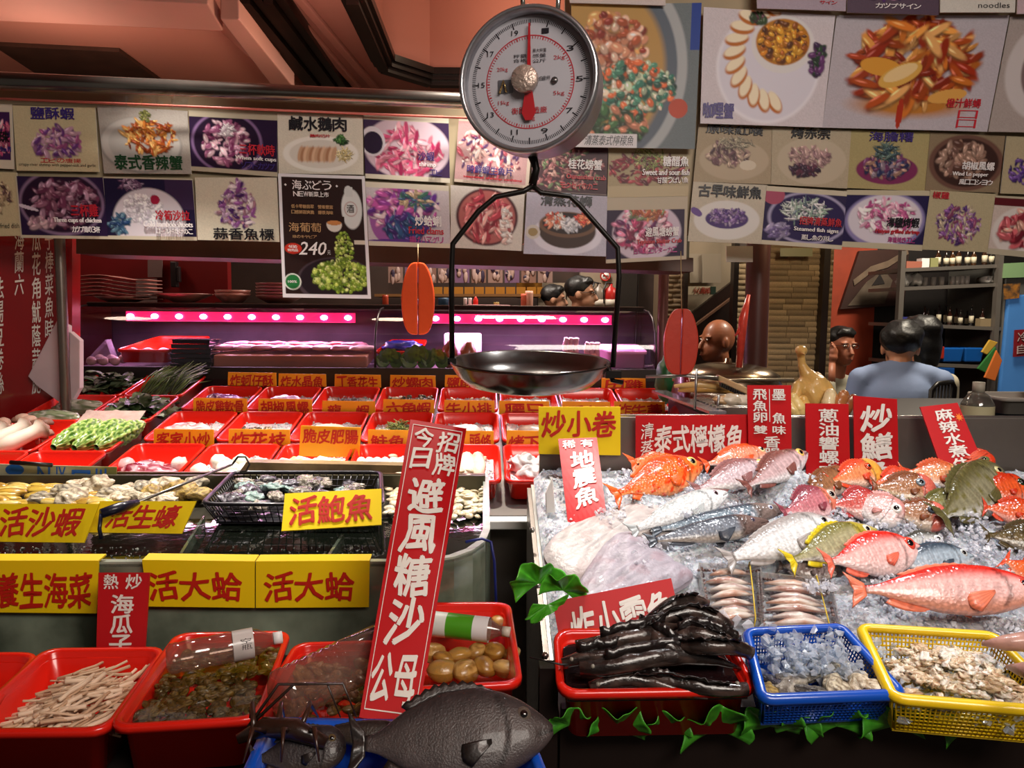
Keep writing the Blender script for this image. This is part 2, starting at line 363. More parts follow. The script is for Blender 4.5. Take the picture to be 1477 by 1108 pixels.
for k, (_, x) in enumerate(hp):
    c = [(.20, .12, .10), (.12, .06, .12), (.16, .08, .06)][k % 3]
    mb = MB(); q = [atY(x, 380 + (k % 3), YB - .08), atY(x + 21, 380 + (k % 3), YB - .08), atY(x + 21, 408, YB - .08), atY(x, 408, YB - .08)]
    mb.slab(q, (0, .012, 0), c); r = random.Random(k)
    for j in range(7):
        u, v = r.uniform(.15, .8), r.uniform(.2, .8); p = bil(q, u, v); mb.ball(p + V((0, -.004, 0)), (.014, .004, .012 + .03 * r.random()), [(.3, .2, .17), (.02, .01, .03), (.32, .22, .2)][j % 3], 6, 4)
    solo('mirrored_card', mb, M('dim_print', vc=True, rough=.5), 'dim food picture card hanging high in the kitchen, %s from the case\'s orange cutout' % ords[k], 'picture', 'dim picture cards in the kitchen')
for k, x in enumerate(range(625, 776, 15)):  # reflected yellow signs given solid form as tags
    q = [atY(x, 414, YB - .1), atY(x + 13, 414, YB - .1), atY(x + 13, 424 + (k % 2) * 2, YB - .1), atY(x, 424 + (k % 2) * 2, YB - .1)]
    solo('mirrored_tag', MB().slab(q, (0, .01, 0)), M('dim_yellow', '8a5a12', .5), 'small orange tag in the row hanging above the kitchen shelf', 'tag', 'orange tags in the kitchen')
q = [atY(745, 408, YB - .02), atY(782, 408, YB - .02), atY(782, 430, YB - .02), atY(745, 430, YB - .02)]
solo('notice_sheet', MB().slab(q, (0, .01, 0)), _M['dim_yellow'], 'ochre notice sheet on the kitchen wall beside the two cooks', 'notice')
mb = MB().slab([atY(540, 424, YB - .25), atY(780, 424, YB - .25), atY(780, 428, YB - .25), atY(540, 428, YB - .25)], (0, .3, 0))
solo('kitchen_shelf', mb, M('shelf_edge', '6e4a26', .5), 'narrow wooden shelf along the kitchen wall behind the glass case', 'shelf')
mb = MB().slab([atY(310, 436, 3.9), atY(925, 449, 3.9), atY(925, 560, 3.9), atY(310, 560, 3.9)], (0, .9, 0))
solo('kitchen_counter', mb, M('counter_dark', '241a18', .4), 'dark work counter in the kitchen behind the glass case', 'counter')
# things on that counter
sp = random.Random(3)
for k, (x, y, h, cc, nm, lb) in enumerate([(671, 436, 12, 'd8d0d0', 'cup', 'white cup on the kitchen counter left of a red bottle'), (678, 436, 12, 'd8d0d0', 'cup', 'white cup directly beside the red sauce bottle'), (686, 438, 16, 'c01810', 'sauce_bottle', 'small red sauce bottle on the kitchen counter'),
        (756, 440, 22, 'e07058', 'ladle', 'pale pink ladle handle standing in the kitchen'), (763, 440, 26, 'e8b0a0', 'ladle', 'light ladle standing beside the pale pink ladle'), (556, 440, 20, 'a03a20', 'jar', 'brown jar on the kitchen counter beside the orange cutout'), (600, 440, 14, '203c78', 'tub', 'blue tub behind the hanging orange cutout'),
        (640, 440, 16, '24405c', 'tub', 'dull blue tub on the kitchen counter left of the cups'), (716, 438, 8, '9a8a50', 'bowl', 'olive bowl of food on the kitchen counter')]):
    p = atY(x, y + 6, 4.05); r = h / 1110 * 4.05 * (.5 if nm in ('tub', 'bowl') else .22); H = h / 1110 * 4.05
    mb = MB().lathe([(r * .8, 0), (r, H * .05), (r, H * .7), (r * .6 if 'bottle' in nm else r, H * .85), (r * .35 if 'bottle' in nm else r * .95, H)], Matrix.Translation(p + V((0, 0, -.0))), 14)
    solo(nm, mb, M('kitchen_' + cc, cc, .4), lb, nm.split('_')[-1])
p = atY(704, 446, 4.0)
solo('serving_plate', MB().lathe([(.04, 0), (.10, .012), (.115, .02), (.11, .022), (.05, .008), (0, .006)], Matrix.Translation(p), 24), M('pink_plate', 'd09aa0', .3), 'shallow pink plate resting on top of the glass case', 'plate')
# fire extinguishers and no smoking sign
for k, x in enumerate((863, 880)):
    p = atY(x, 452, YB - .15); t = thing('fire_extinguisher', ['grey-banded fire extinguisher on the cream kitchen wall', 'red fire extinguisher beside the dark doorway'][k], 'extinguisher', p)
    part('cylinder', MB().lathe([(.03, 0), (.042, .01), (.042, .12), (.035, .15), (.012, .165), (.012, .18)], Matrix.Translation(p), 16), M('ext%d' % k, ['75695f', 'a01c18'][k], .35), t)
    part('label', MB().lathe([(.0428, .04), (.0428, .085)], Matrix.Translation(p), 16), M('ext_label', 'b8aea0', .5), t)
    part('hose', MB().tube([p + V((.01, 0, .18)), p + V((-.03, -.02, .19)), p + V((-.05, -.03, .13)), p + V((-.045, -.03, .06))], .006), black, t)
p = atY(873, 398, YB - .01); t = thing('no_smoking_sign', 'round red no smoking sign on the cream kitchen wall', 'sign', p)
fm = frame(p, (1, 0, 0), (0, -1, 0))
part('plate', MB().lathe([(.032, 0), (.032, .004), (0, .005)], fm, 24), white, t)
part('ring', MB().lathe([(.027, .004), (.027, .007), (.034, .007), (.034, .004)], fm, 24, cap=False), M('sign_red', 'b02018', .5), t)
part('slash', MB().box(p + V((0, -.008, 0)), (.055, .002, .006), Matrix.Rotation(.8, 3, 'Y')), _M['sign_red'], t)
part('cigarette', MB().box(p + V((0, -.006, 0)), (.034, .002, .006)), text_k, t)
# ------------------------------------------------------------------ stone-clad pillars, each strip a piece
stone = [M('stone%d' % k, c, .8, var=.25, vs=12, bump=.5, bs=60) for k, c in enumerate(('8c7658', '7d6a50', '9a8464'))]
strip_me = []
def cladding(name, x0, x1, y0, y1, Y, rows, per, dep=.3):
    a, b = atY(x0, y0, Y), atY(x1, y1, Y); W = b.x - a.x; H = a.z - b.z
    o = struct(name, MB().box(((a.x + b.x) / 2, Y + dep / 2, (a.z + b.z) / 2), (W, dep, H)), M('grout', '5d4c38', .9))
    WL[o] = V((0, 0, 0)); rh = H / rows; r = random.Random(name + str(x0))
    if not strip_me:
        for k in range(6):
            mb = MB(); rr = random.Random(k)
            pts = [V((x, y + rr.uniform(-.12, .12) * (1 if 0 else 1) * .5, z)) for z, x, y in ()]
            f = lambda u, v: V(((u - .5), -.5 * (math.sin(math.pi * min(max(u, .001), .999)) ** .3) * (math.sin(math.pi * min(max(v, .001), .999)) ** .5) * (1 + .5 * noise.noise(V((u * 4, v * 2, k * 5)))), (v - .5)))
            mb.grid(4, 3, f); strip_me.append(mesh_of(mb, 'stone_strip', stone[k % 3]))
    for j in range(rows):
        x = a.x; i = 0
        while x < b.x - .004:
            L_ = min(W / per * r.uniform(.6, 1.4), b.x - x)
            if b.x - x - L_ < W * .08: L_ = b.x - x
            s = bpy.data.objects.new('stone_strip', strip_me[r.randrange(6)]); COL.objects.link(s); s.parent = o
            s.location = (x + L_ / 2, Y, b.z + rh * (j + .5)); s.scale = (L_ * .97, .012 + .012 * r.random(), rh * .92); x += L_; i += 1
    return o
cladding('pillar_1', 1112, 1192, 340, 600, 3.45, 32, 3.2)
cladding('pillar_2', 1060, 1088, 372, 560, 4.8, 24, 1.6)
cladding('pillar_3', 960, 990, 380, 480, 4.5, 14, 1.8)
struct('trim_10', MB().slab([atY(1191, 340, 3.4), atY(1200, 340, 3.4), atY(1186, 620, 3.4), atY(1176, 620, 3.4)], (0, .3, 0)), dwood)
wl('wall_orange', 1196, 1260, 5.4, M('orange_wall', '8e3318', .6, var=.2))
wl('wall_dining', 1225, 1560, 5.45, M('dining_wall', '16100f', .6, var=.4))
# stair wall behind the bald man
wl('wall_stair', 985, 1062, 4.6, M('stair_wall', '8a7c68', .6, var=.12))
struct('trim_11', MB().slab([atY(985, 462, 4.5), atY(1062, 402, 4.5), atY(1062, 570, 4.5), atY(985, 570, 4.5)], (0, .05, 0)), dwood)
struct('trim_12', MB().slab([atY(1000, 470, 4.44), atY(1062, 424, 4.44), atY(1062, 427, 4.44), atY(1000, 474, 4.44)], (0, .04, 0)), M('stair_rail', '5a4030', .4))
wl('trim_13', 985, 991, 4.45, dwood)
wl('trim_14', 1056, 1063, 4.3, dwood)
def card(name, x0, y0, x1, y1, Y, mat, label, cat='notice', txt=(), tm_=None, d=.006):
    q = [atY(x0, y0, Y), atY(x1, y0, Y), atY(x1, y1, Y), atY(x0, y1, Y)]
    t = thing(name, label, cat, q[3]); part('sheet', MB().slab(q, (0, d, 0)), mat, t)
    mb = MB()
    for s, r in txt: put_text(mb, q, V((0, -.002, 0)), s, r)
    if mb.n: part('lettering', mb, tm_ or text_k, t)
    return t, q
sg = M('grey_sheet', '8d8272', .5)
card('floor_plan', 995, 366, 1012, 408, 4.58, sg, 'grey floor plan sheet on the wall above the staircase', 'notice')
card('notice_sheet', 1013, 366, 1040, 408, 4.57, sg, 'typed notice sheet beside the floor plan above the staircase', 'notice')
t, q = card('step_warning_sign', 992, 413, 1033, 425, 4.55, M('warn', 'b0a48c', .5), 'horizontal red lettered step warning sign above the stair rail', 'sign', [('小心階梯', (.2, .12, .78, .88))], M('warn_red', '9a2818', .5))
part('emblem', MB().slab([bil(q, .80, .02) + V((0, -.003, 0)), bil(q, .99, .02) + V((0, -.003, 0)), bil(q, .99, .98) + V((0, -.003, 0)), bil(q, .80, .98) + V((0, -.003, 0))], (0, .002, 0)), M('emblem_green', '10281c', .5), t)
card('sheet_notice', 1048, 355, 1086, 378, 2.75, M('clear_sheet', 'b8b2aa', .4), 'blank translucent sheet taped beside the brown pole', 'sheet')
card('framed_plaque', 1126, 358, 1172, 370, 3.4, M('plaque', '6b6a4e', .4), 'small olive plaque high on the stone-clad pillar', 'plaque')
# mural picture leaning on the dark wall
q = [atY(1240, 362, 5.36), atY(1312, 358, 5.36), atY(1304, 440, 5.36), atY(1212, 446, 5.36)]
t = thing('mural_painting', 'dim painted mural of a white peak on the dark dining wall', 'painting', q[3])
part('panel', MB().slab(q, (0, .03, 0)), M('mural_dark', '241512', .5, col2='3a201a', vs=3), t)
def qpoly(q, uv, off, th=.002): return MB().slab([bil(q, u, v) + off for u, v in uv], (0, th, 0))
o_ = V((0, -.006, 0))
part('peak', qpoly(q, [(.1, .95), (.3, .55), (.55, .35), (.75, .55), (.68, .95)], o_), M('mural_white', '55483c', .6, var=.4, vs=10), t)
part('ridge', qpoly(q, [(.4, .62), (.5, .42), (.62, .6)], o_ * 1.6), M('mural_ridge', '17100f', .6), t)
part('band', qpoly(q, [(.05, .5), (.3, .28), (.6, .2), (.95, .02), (.98, .1), (.62, .32), (.35, .38), (.1, .6)], o_ * 1.4), M('mural_band', '6a5848', .6, var=.3, vs=14), t)
# drink fridge
f0 = atY(1451, 380, 4.75); f1 = atY(1600, 640, 4.75)
t = thing('drinks_fridge', 'tall blue-lit drinks fridge with steel frame at the dining room edge', 'fridge', (f0.x, 4.75, 0))
part('cabinet', MB().slab([f0, V((f1.x, 4.75, f0.z)), V((f1.x, 4.75, 0)), V((f0.x, 4.75, 0))], (0, .6, 0)), M('fridge_grey', '5e5c58', .4, .4), t, bev=.01)
part('header', MB().slab([atY(1449, 380, 4.72), atY(1600, 372, 4.72), atY(1600, 396, 4.72), atY(1447, 401, 4.72)], (0, .03, 0)), M('header_green', '66805a', .5, emit=.12), t)
part('glass_door', MB().slab([atY(1455, 426, 4.72), atY(1600, 420, 4.72), atY(1600, 572, 4.72), atY(1441, 572, 4.72)], (0, .03, 0)), M('fridge_blue', '3c6ea8', .25, coat=.4, emit=.22, var=.2, vs=3), t, bev=.01)
part('sticker', MB().slab([atY(1448, 410, 4.70), atY(1472, 408, 4.70), atY(1470, 430, 4.70), atY(1449, 432, 4.70)], (0, .008, 0)), M('mug_sticker', '8a5a20', .5, col2='2a2420', vs=30), t)
qq = [atY(1464, 476, 4.69), atY(1500, 474, 4.69), atY(1500, 512, 4.69), atY(1462, 515, 4.69)]
s_ = part('sign', MB().slab(qq, (0, .008, 0)), M('dark_red', '6e1018', .5), t)
mb = MB(); put_text(mb, qq, V((0, -.003, 0)), '冷藏', (.1, .1, .9, .45)); put_text(mb, qq, V((0, -.003, 0)), '自取', (.1, .55, .9, .9)); part('lettering', mb, M('dim_white', 'a09090', .5), s_)
# metal shelf with bottles
sx0, sx1, SY = 1304, 1444, 4.75
t = thing('metal_shelf', 'tall grey metal shelf rack of bottles against the dining wall', 'shelf', (atY(1374, 500, SY).x, SY, 0))
shz = []
for k, (yl, yr) in enumerate(((387, 381), (414, 408), (466, 472), (522, 528))):
    a, b = atY(sx0, yl, SY), atY(sx1, yr, SY)
    part('shelf_board', MB().slab([a, b, b + V((0, 0, -.022)), a + V((0, 0, -.022))], (0, .45, 0)), M('shelf_grey', '76706a', .35, .6), t); shz.append((a, b))
for x in (sx0 - 1, sx1):
    a = atY(x, 362, SY - .01); part('post', MB().box((a.x, SY, a.z / 2), (.03, .04, a.z)), _M['shelf_grey'], t)
def bottle(p, h, r, colr, label, glow=0, cap='201010', group=None):
    t = thing('bottle', label, 'bottle', p, group)
    part('glass', MB().lathe([(r * .9, 0), (r, h * .04), (r, h * .58), (r * .4, h * .72), (r * .34, h * .95)], Matrix.Translation(p), 12), M('bottle_' + colr, colr, .12, coat=.5), t)
    part('label', MB().lathe([(r * 1.03, h * .15), (r * 1.03, h * .5)], Matrix.Translation(p), 12), M('bottle_label', 'b8b09a', .6), t)
    part('cap', MB().lathe([(r * .4, h * .93), (r * .4, h)], Matrix.Translation(p), 10), M('cap_' + cap, cap, .4), t); return t
def on_shelf(k, x, back=.1):
    a, b = shz[k]; pa = atY(x, 450, SY); u = (pa.x - a.x) / (b.x - a.x); p = a.lerp(b, u) + V((0, back, 0)); return p
for k, x in enumerate((1362, 1374, 1383, 1392, 1405, 1414, 1430, 1440)):
    bottle(on_shelf(0, x), .11 if k % 3 else .125, .016, ['2a1608', '14100c', '3a2008'][k % 3], 'amber or dark liquor bottle in the row on the top metal shelf', group='bottles on the top metal shelf')
solo('cardboard_box', MB().box(on_shelf(0, 1318) + V((.02, 0, .022)), (.10, .08, .044)), M('salmon_box', '8a5040', .6), 'flat salmon coloured box at the end of the top metal shelf', 'box')
for k, (x, c) in enumerate(((1340, 'c8c8c8'), (1353, '7a7a50'))):
    solo('carton', MB().box(on_shelf(0, x) + V((0, 0, .03)), (.05, .06, .058)), M('carton' + c, c, .6), ['white carton standing beside the liquor bottles', 'olive carton standing beside the white carton'][k], 'carton')
for k, (x, r) in enumerate(((1314, .045), (1330, .04))):
    solo('plastic_bag', MB().ball(on_shelf(1, x) + V((0, 0, .045)), (r, .05, .042), None, 14, 9, .5, seed=k), M('bag_grey', 'a8a6a4', .25, coat=.3), ['crumpled pale plastic bag at the end of the second shelf', 'crumpled plastic bag beside the stacked glasses'][k], 'bag')
for k, x in enumerate((1345, 1357, 1369, 1385, 1392, 1399, 1406)):
    p = on_shelf(1, x); solo('glass_tumbler', MB().lathe([(.013, 0), (.015, .005), (.018, .055), (.016, .055), (.012, .006), (0, .006)], Matrix.Translation(p), 14), M('tumbler', '9a9490', .2), 'pale glass tumbler in the row on the second metal shelf', 'glass', 'tumblers on the second shelf')
for k, x in enumerate((1432, 1440)):
    p = on_shelf(1, x) + V((0, .05, .022)); solo('paper_roll', MB().lathe([(.008, 0), (.022, 0), (.022, .09), (.008, .09), (.008, 0)], frame(p, (1, 0, 0), (0, -1, .05)), 18), M('paper_roll', 'b0aca8', .7), ['white paper roll on its side, inner one', 'white paper roll on its side next to the shelf post'][k], 'roll')
for k, x in enumerate(range(1352, 1440, 8)):
    bottle(on_shelf(2, x, .2 if k % 2 else .1), .10 + .03 * ((k * 7) % 3) / 2, .014, ['16100e', '2a120c', '0c0c10'][k % 3], 'small dark sauce bottle in the cluster on the third metal shelf', group='sauce bottles on the third shelf')
solo('tissue_box', MB().box(on_shelf(2, 1316) + V((0, 0, .02)), (.06, .06, .04)), M('tissue_blue', '2a2c6a', .5), 'small blue tissue box on the third metal shelf', 'box')
solo('red_jar', MB().lathe([(.02, 0), (.024, .01), (.024, .05), (.018, .056)], Matrix.Translation(on_shelf(2, 1340)), 16), M('jar_red', '8a1a12', .4), 'short red jar on the third metal shelf', 'jar')
solo('spice_box', MB().box(on_shelf(2, 1425, .04) + V((0, 0, .025)), (.07, .05, .05)), M('kraft', '7a6a50', .7), 'plain brown carton among the dark sauce bottles', 'box')
for k, (x0, x1) in enumerate(((1364, 1393), (1395, 1422))):
    a, b = atY(x0, 502, SY - .02), atY(x1, 523, SY - .02); mb = MB(); zc = b.z
    solo('storage_bin', MB().slab([V((a.x, SY, a.z)), V((b.x, SY, a.z)), V((b.x - .01, SY + .01, b.z)), V((a.x + .01, SY + .01, b.z))], (0, .25, 0)), M('bin_blue', '0f4c94', .35), ['bright blue storage bin on the low shelf behind the diners', 'blue storage bin next to the hanging rag'][k], 'bin', bev=.008)
a, b = atY(1345, 500, SY), atY(1362, 518, SY)
solo('red_bin', MB().slab([V((a.x, SY, a.z)), V((b.x, SY, a.z)), V((b.x, SY, b.z)), V((a.x, SY, b.z))], (0, .2, 0)), M('bin_red', '8a2014', .4), 'dull red bin beside the blue bins', 'bin', bev=.006)
for k, (y0, y1) in enumerate(((530, 556), (558, 590))):
    a, b = atY(1352, y0, SY), atY(1376, y1, SY)
    solo('blue_crate', MB().slab([V((a.x, SY, a.z)), V((b.x, SY, a.z)), V((b.x, SY, b.z)), V((a.x, SY, b.z))], (0, .3, 0)), M('crate_blue', '0c3f80', .4), ['blue crate under the low shelf, upper of two', 'blue crate under the low shelf, lower of two'][k], 'crate', bev=.006)
for k, (pts, c, lb) in enumerate((([(1428, 490), (1440, 494), (1424, 512), (1416, 508)], 'a8842a', 'yellow rag hanging beside the fridge'), ([(1436, 500), (1440, 510), (1426, 540), (1410, 532)], '1c5c20', 'green rag hanging beside the fridge'), ([(1438, 505), (1446, 520), (1436, 550), (1420, 545)], 'b05a1c', 'orange rag hanging lowest beside the fridge'))):
    solo('rag', MB().slab([atY(x, y, 4.66 - .02 * k) for x, y in pts], (0, .015, 0)), M('rag' + c, c, .8), lb, 'rag', bev=.004)
# poles
def pole(name, x0, y0, x1, y1, Y, r, mat, label, cat='pole'):
    a, b = atY(x0, y0, Y), atY(x1, y1, Y); return solo(name, MB().tube([V((a.x, Y, 2.0 if name == 'steel_pole' else 2.6)), a, b, V((b.x, Y, .0))], r, 18), mat, label, cat)
pole('steel_pole', 86, 346, 94, 560, 2.8, .0175, M('pole_grey', '857a72', .3, .75, var=.2), 'grey metal pole in front of the red menu wall')
pole('brown_pole', 1094, 360, 1087, 590, 2.95, .045, M('pole_brown', '4a2722', .35, var=.3, vs=3), 'thick dark brown pole beside the stone-clad pillar')
pole('thin_pipe', 1106, 375, 1102, 590, 3.1, .012, M('pipe_tan', '8a6a48', .4), 'thin tan pipe running beside the brown pole')
pole('steel_pole', 958, 380, 952, 580, 3.3, .022, M('pole_violet', '6e4a48', .3, .6), 'reddish steel pole at the end of the glass case')
pole('hanging_wire', 921, 380, 918, 470, 3.6, .004, black, 'black wire hanging beside the reddish pole', 'wire')
# ================================================================== DISH POSTERS
YP = 2.6
class Pic:
    def __init__(s, W, H, bg, seed=0, n=.04):
        s.W, s.H = W, H; s.r = np.random.default_rng(seed); s.Y, s.X = np.mgrid[0:H, 0:W] / np.array([H - 1, W - 1])[:, None, None]
        s.a = W / H; s.im = np.ones((H, W, 3)) * np.array(lin(bg)); s.im *= 1 + n * s.r.standard_normal((H, W, 1))
    def mixin(s, m, c): m = np.clip(m, 0, 1)[..., None]; s.im = s.im * (1 - m) + np.asarray(c if not isinstance(c, str) else lin(c)) * m
    def el(s, cx, cy, rx, ry, c, rot=0, soft=.06, ring=None, clip=None):
        dx, dy = (s.X - cx) * s.a, (s.Y - cy); co, si = math.cos(rot), math.sin(rot); rx = rx * s.a
        d = np.sqrt(((dx * co + dy * si) / rx) ** 2 + ((-dx * si + dy * co) / ry) ** 2); m = np.clip((1 - d) / soft, 0, 1)
        if ring: m = m * np.clip((d - ring) / soft, 0, 1)
        if clip is not None: m = m * clip
        s.mixin(m, c); return d
    def rect(s, x0, y0, x1, y1, c):
        s.mixin(((s.X >= x0) & (s.X <= x1) & (s.Y >= y0) & (s.Y <= y1)).astype(float), c)
    def food(s, cx, cy, rx, ry, pal, n=60, size=.1, el=.5, seed=1, lum=.5, shape=0):
        r = np.random.default_rng(seed + s.H); n = int(n * 2.3) if n < 150 else n; size = size * .66 if n < 320 else size
        for _ in range(n):
            a, q = r.uniform(0, 6.283), math.sqrt(r.uniform(0, 1)); x, y = cx + rx * q * math.cos(a), cy + ry * q * math.sin(a)
            if shape: x = cx + (x - cx) * (.35 + .65 * (y - cy + ry) / (2 * ry))
            c = np.array(lin(pal[r.integers(len(pal))])) * (1 + lum * r.uniform(-.6, .7)); sz = size * r.uniform(.5, 1.3); ro = r.uniform(0, 3.14)
            s.el(x, y + sz * .22, sz, sz * el * 1.2, c * .25, ro, .7); s.el(x, y, sz, sz * el, c, ro, .35); s.el(x - sz * .2, y - sz * el * .3, sz * .45, sz * el * .3, np.clip(c * 1.8 + .12, 0, 1), ro, .6)
    def inset(s, x0, y0, x1, y1, c): s.rect(x0, y0, x1, y1, c)
    def border(s, x0, y0, x1, y1, c):
        s.mixin(1 - ((s.X >= x0) & (s.X <= x1) & (s.Y >= y0) & (s.Y <= y1)).astype(float), c)
poster_m = M('laminated_print', vc=True, rough=.42, spec=.25)
inks = dict(w=M('print_white', 'f2ecec', .4), k=M('print_black', '14101a', .4), r=M('print_red', 'c02434', .4), p=M('print_purple', '3c2a78', .4), g=M('print_green', '1c4426', .4), y=M('print_gold', 'c8a070', .4), m=M('print_magenta', 'b8408c', .4))
card_w = M('card_back', 'd8d0c4', .6)
def poster(c, pic, texts, label, lay=0, group='dish posters over the stall', name='dish_poster', Y=YP):
    q = [atY(x, y, Y - lay) for x, y in c]; H, W = pic.H, pic.W; mb = MB()
    u, v = pic.X[..., None], pic.Y[..., None]; Q = [np.array(p) for p in q]
    pts = (Q[0] * (1 - u) + Q[1] * u) * (1 - v) + (Q[3] * (1 - u) + Q[2] * u) * v
    fl = np.sin(v * 3 + lay * 90) * .0015 * np.sin(u * 3.1); pts = pts + fl * np.array([0, 1, 0])
    idx = np.arange(H * W).reshape(H, W); f = np.stack([idx[:-1, :-1], idx[1:, :-1], idx[1:, 1:], idx[:-1, 1:]], -1).reshape(-1, 4).tolist()
    mb.add(pts.reshape(-1, 3), f, np.clip(pic.im, 0, 1).reshape(-1, 3), True)
    mb.slab([p + V((0, .0022, 0)) for p in q], (0, .0015, 0), mi=1)
    o = solo(name, mb, [poster_m, card_w], label, 'poster', group)
    by = {}
    for t in texts: by.setdefault(t[1], []).append(t)
    for ink, ts in by.items():
        m2 = MB()
        for t in ts: put_text(m2, q, V((0, -.0025 - (.0006 if ink == 'w' else 0), 0)), t[0], t[2], t[3] if len(t) > 3 else False, t[4] if len(t) > 4 else .02, slant=t[5] if len(t) > 5 else 0)
        part('lettering', m2, inks[ink], o)
    return o
PUR = ['6a3a78', '8a5a8c', '4a2468', 'b88ab0', '2a1650']; PNK = ['c84a78', 'e07a98', 'a02c58', 'f0b0bc', 'd8608a']; RED = ['a03040', 'c85a58', '7a1a30', 'd88a80', '983048']
BRN = ['a8501c', 'c87830', '783010', 'e0a860', '8a3c14']; DRK = ['3a2038', '5a3450', '8a5a78', '241428', 'a88898']
def S(bg, seed=0, W=104, H=78): return Pic(W, H, bg, seed)
def P(bg, plate=None, pe=(.5, .55, .42, .34), food=None, fe=(.5, .5, .28, .22), n=55, sz=.09, el=.5, seed=1, inset=None, ibg=None, shape=0, lum=.5):
    p = S(ibg or bg, seed)
    if plate: p.el(pe[0], pe[1] + .02, pe[2] * 1.04, pe[3] * 1.06, tuple(x * .55 for x in lin(plate))); p.el(*pe, plate); p.el(pe[0], pe[1], pe[2] * .82, pe[3] * .8, tuple(x * .85 for x in lin(plate)))
    if food: p.food(*fe, food, n, sz, el, seed, lum, shape)
    if inset: p.border(*inset, bg)
    return p
CR = 'cbb994'; GW = 'c8c0b4'
poster([(-70, 148), (17, 150), (20, 244), (-66, 240)], P('d8ccb8', None, food=PNK, fe=(.6, .5, .4, .3), seed=3, ibg='402050', inset=(.0, .12, .96, .86)), [('珠', 'k', (.78, .42, .96, .6)), ('Ball', 'p', (.76, .66, .97, .74))], 'cut-off purple dish card at the end of the upper row, lettered Ball')
poster([(18, 152), (137, 155), (143, 248), (24, 246)], P('cbbd98', None, food=['9a6a94', 'b890a8', '6a3a80', 'c8a0b0', 'a8588c'], fe=(.5, .55, .28, .24), seed=4, sz=.11), [('鹽酥蝦', 'p', (.22, .02, .76, .2)), ('エビの唐揚', 'r', (.3, .8, .8, .87), False, 0), ('crispy river shrimp with pepper-salt and garlic', 'k', (.04, .88, .97, .94), False, 0)], 'cream card with purple crispy shrimp pile and purple heading', .002)
p = P('a8a098', 'b8b2ac', (.45, .55, .46, .42), BRN, (.55, .42, .30, .26), 70, .1, .4, 5); p.food(.52, .12, .06, .08, ['4a5028', '7a7a40'], 20, .04, .6, 6)
poster([(140, 152), (270, 160), (276, 251), (150, 250)], p, [('泰式香辣蟹', 'g', (.14, .72, .92, .94), False, .03)], 'grey card with orange-brown spicy crab and green lettering', .006)
p = S('2a1838', 6); p.el(.42, .5, .42, .52, '8a6a98'); p.el(.42, .5, .39, .48, '24122c'); p.food(.4, .5, .27, .36, ['c890a8', 'a05a80', 'e8c0cc', '6a2a50'], 60, .09, .6, 7); p.food(.42, .3, .08, .1, ['b8a8b0', 'e0d8d8'], 16, .08, .3, 8); p.border(.0, .1, 1, .93, 'b8ae98')
poster([(272, 159), (400, 165), (400, 255), (276, 246)], p, [('三杯軟時', 'r', (.56, .5, .98, .68)), ('When soft cups', 'w', (.52, .7, .99, .78)), ('ソフトカップ', 'p', (.58, .8, .98, .9))], 'dark purple squid pot card lettered When soft cups', .003)
p = S('dcd4c4', 8); p.el(.5, .66, .46, .32, 'f0ece4'); p.el(.5, .66, .38, .25, 'dcd6cc')
for i in range(13): p.el(.26 + i * .033, .66 + .01 * (i % 2), .035, .16, ['c8a080', 'b08060', 'dcb898'][i % 3], .2, .3)
p.food(.78, .66, .09, .1, ['d8c890', 'c8b070', 'eadca8'], 30, .07, .15, 9); p.food(.74, .42, .08, .07, ['2a5a2a', '4a7a3a', '1a3a1a'], 18, .06, .5, 10)
poster([(400, 164), (523, 168), (524, 252), (402, 250)], p, [('鹹水鵝肉', 'k', (.14, .04, .82, .27), False, .035), ('鵝肉切片', 'r', (.38, .33, .62, .38))], 'white card with sliced goose on a plate and black heading', .004)
p = S('3a2448', 9); p.el(.5, .5, .52, .5, 'd8c0cc'); p.food(.5, .55, .4, .36, ['d8507c', 'e88aa0', 'b02c5c', 'f4b8c4'], 60, .15, .38, 11); p.el(.1, .42, .15, .24, 'e0d8e0'); p.el(.1, .44, .12, .18, '241030'); p.border(0, .09, 1, .93, 'd4ccb8')
poster([(524, 164), (647, 170), (649, 264), (527, 257)], p, [('沙蝦', 'p', (.63, .54, .83, .68)), ('shrimp', 'w', (.64, .7, .84, .79)), ('エビ', 'p', (.76, .81, .92, .9))], 'bright pink shrimp plate card with a dark dipping bowl', .002)
poster([(662, 170), (770, 176), (762, 272), (655, 262)], P('c8b8a8', None, food=['a84a58', 'd8a8a0', 'e8d0c8', '7a3048', '503058'], fe=(.45, .5, .42, .42), n=80, seed=12, ibg='b89090', inset=(0, .05, .96, .95)), [('時鮮蝦生魚片', 'p', (.16, .72, .78, .84), False, .03), ('seasonal shrimp sashimi', 'r', (.12, .88, .9, .93))], 'pale red sashimi card partly behind the hanging dial', .003)
poster([(768, 205), (877, 211), (875, 282), (766, 276)], P('8a7a78', None, food=['8a4a50', 'a87070', '5a2a38', '6a7a58', 'c89a90'], fe=(.45, .5, .5, .45), n=80, seed=13, ibg='4a3038', inset=(0, 0, 1, .98)), [('桂花螃蟹', 'w', (.48, .3, .93, .5), False, .03), ('Osmanthus crab', 'r', (.46, .6, .98, .7)), ('モクセイのカニ', 'r', (.38, .78, .88, .9))], 'dim rosy crab card directly under the dial, lettered Osmanthus crab', .002)
p = P('a89878', None, food=['7a2030', 'a04048', '581828'], fe=(.5, .45, .5, .3), n=60, seed=14, ibg='a89878'); p.food(.5, .22, .2, .22, ['8a9a50', 'b0b070', '5a6a30'], 40, .1, .1, 15); p.border(0, 0, 1, .78, 'b8a888')
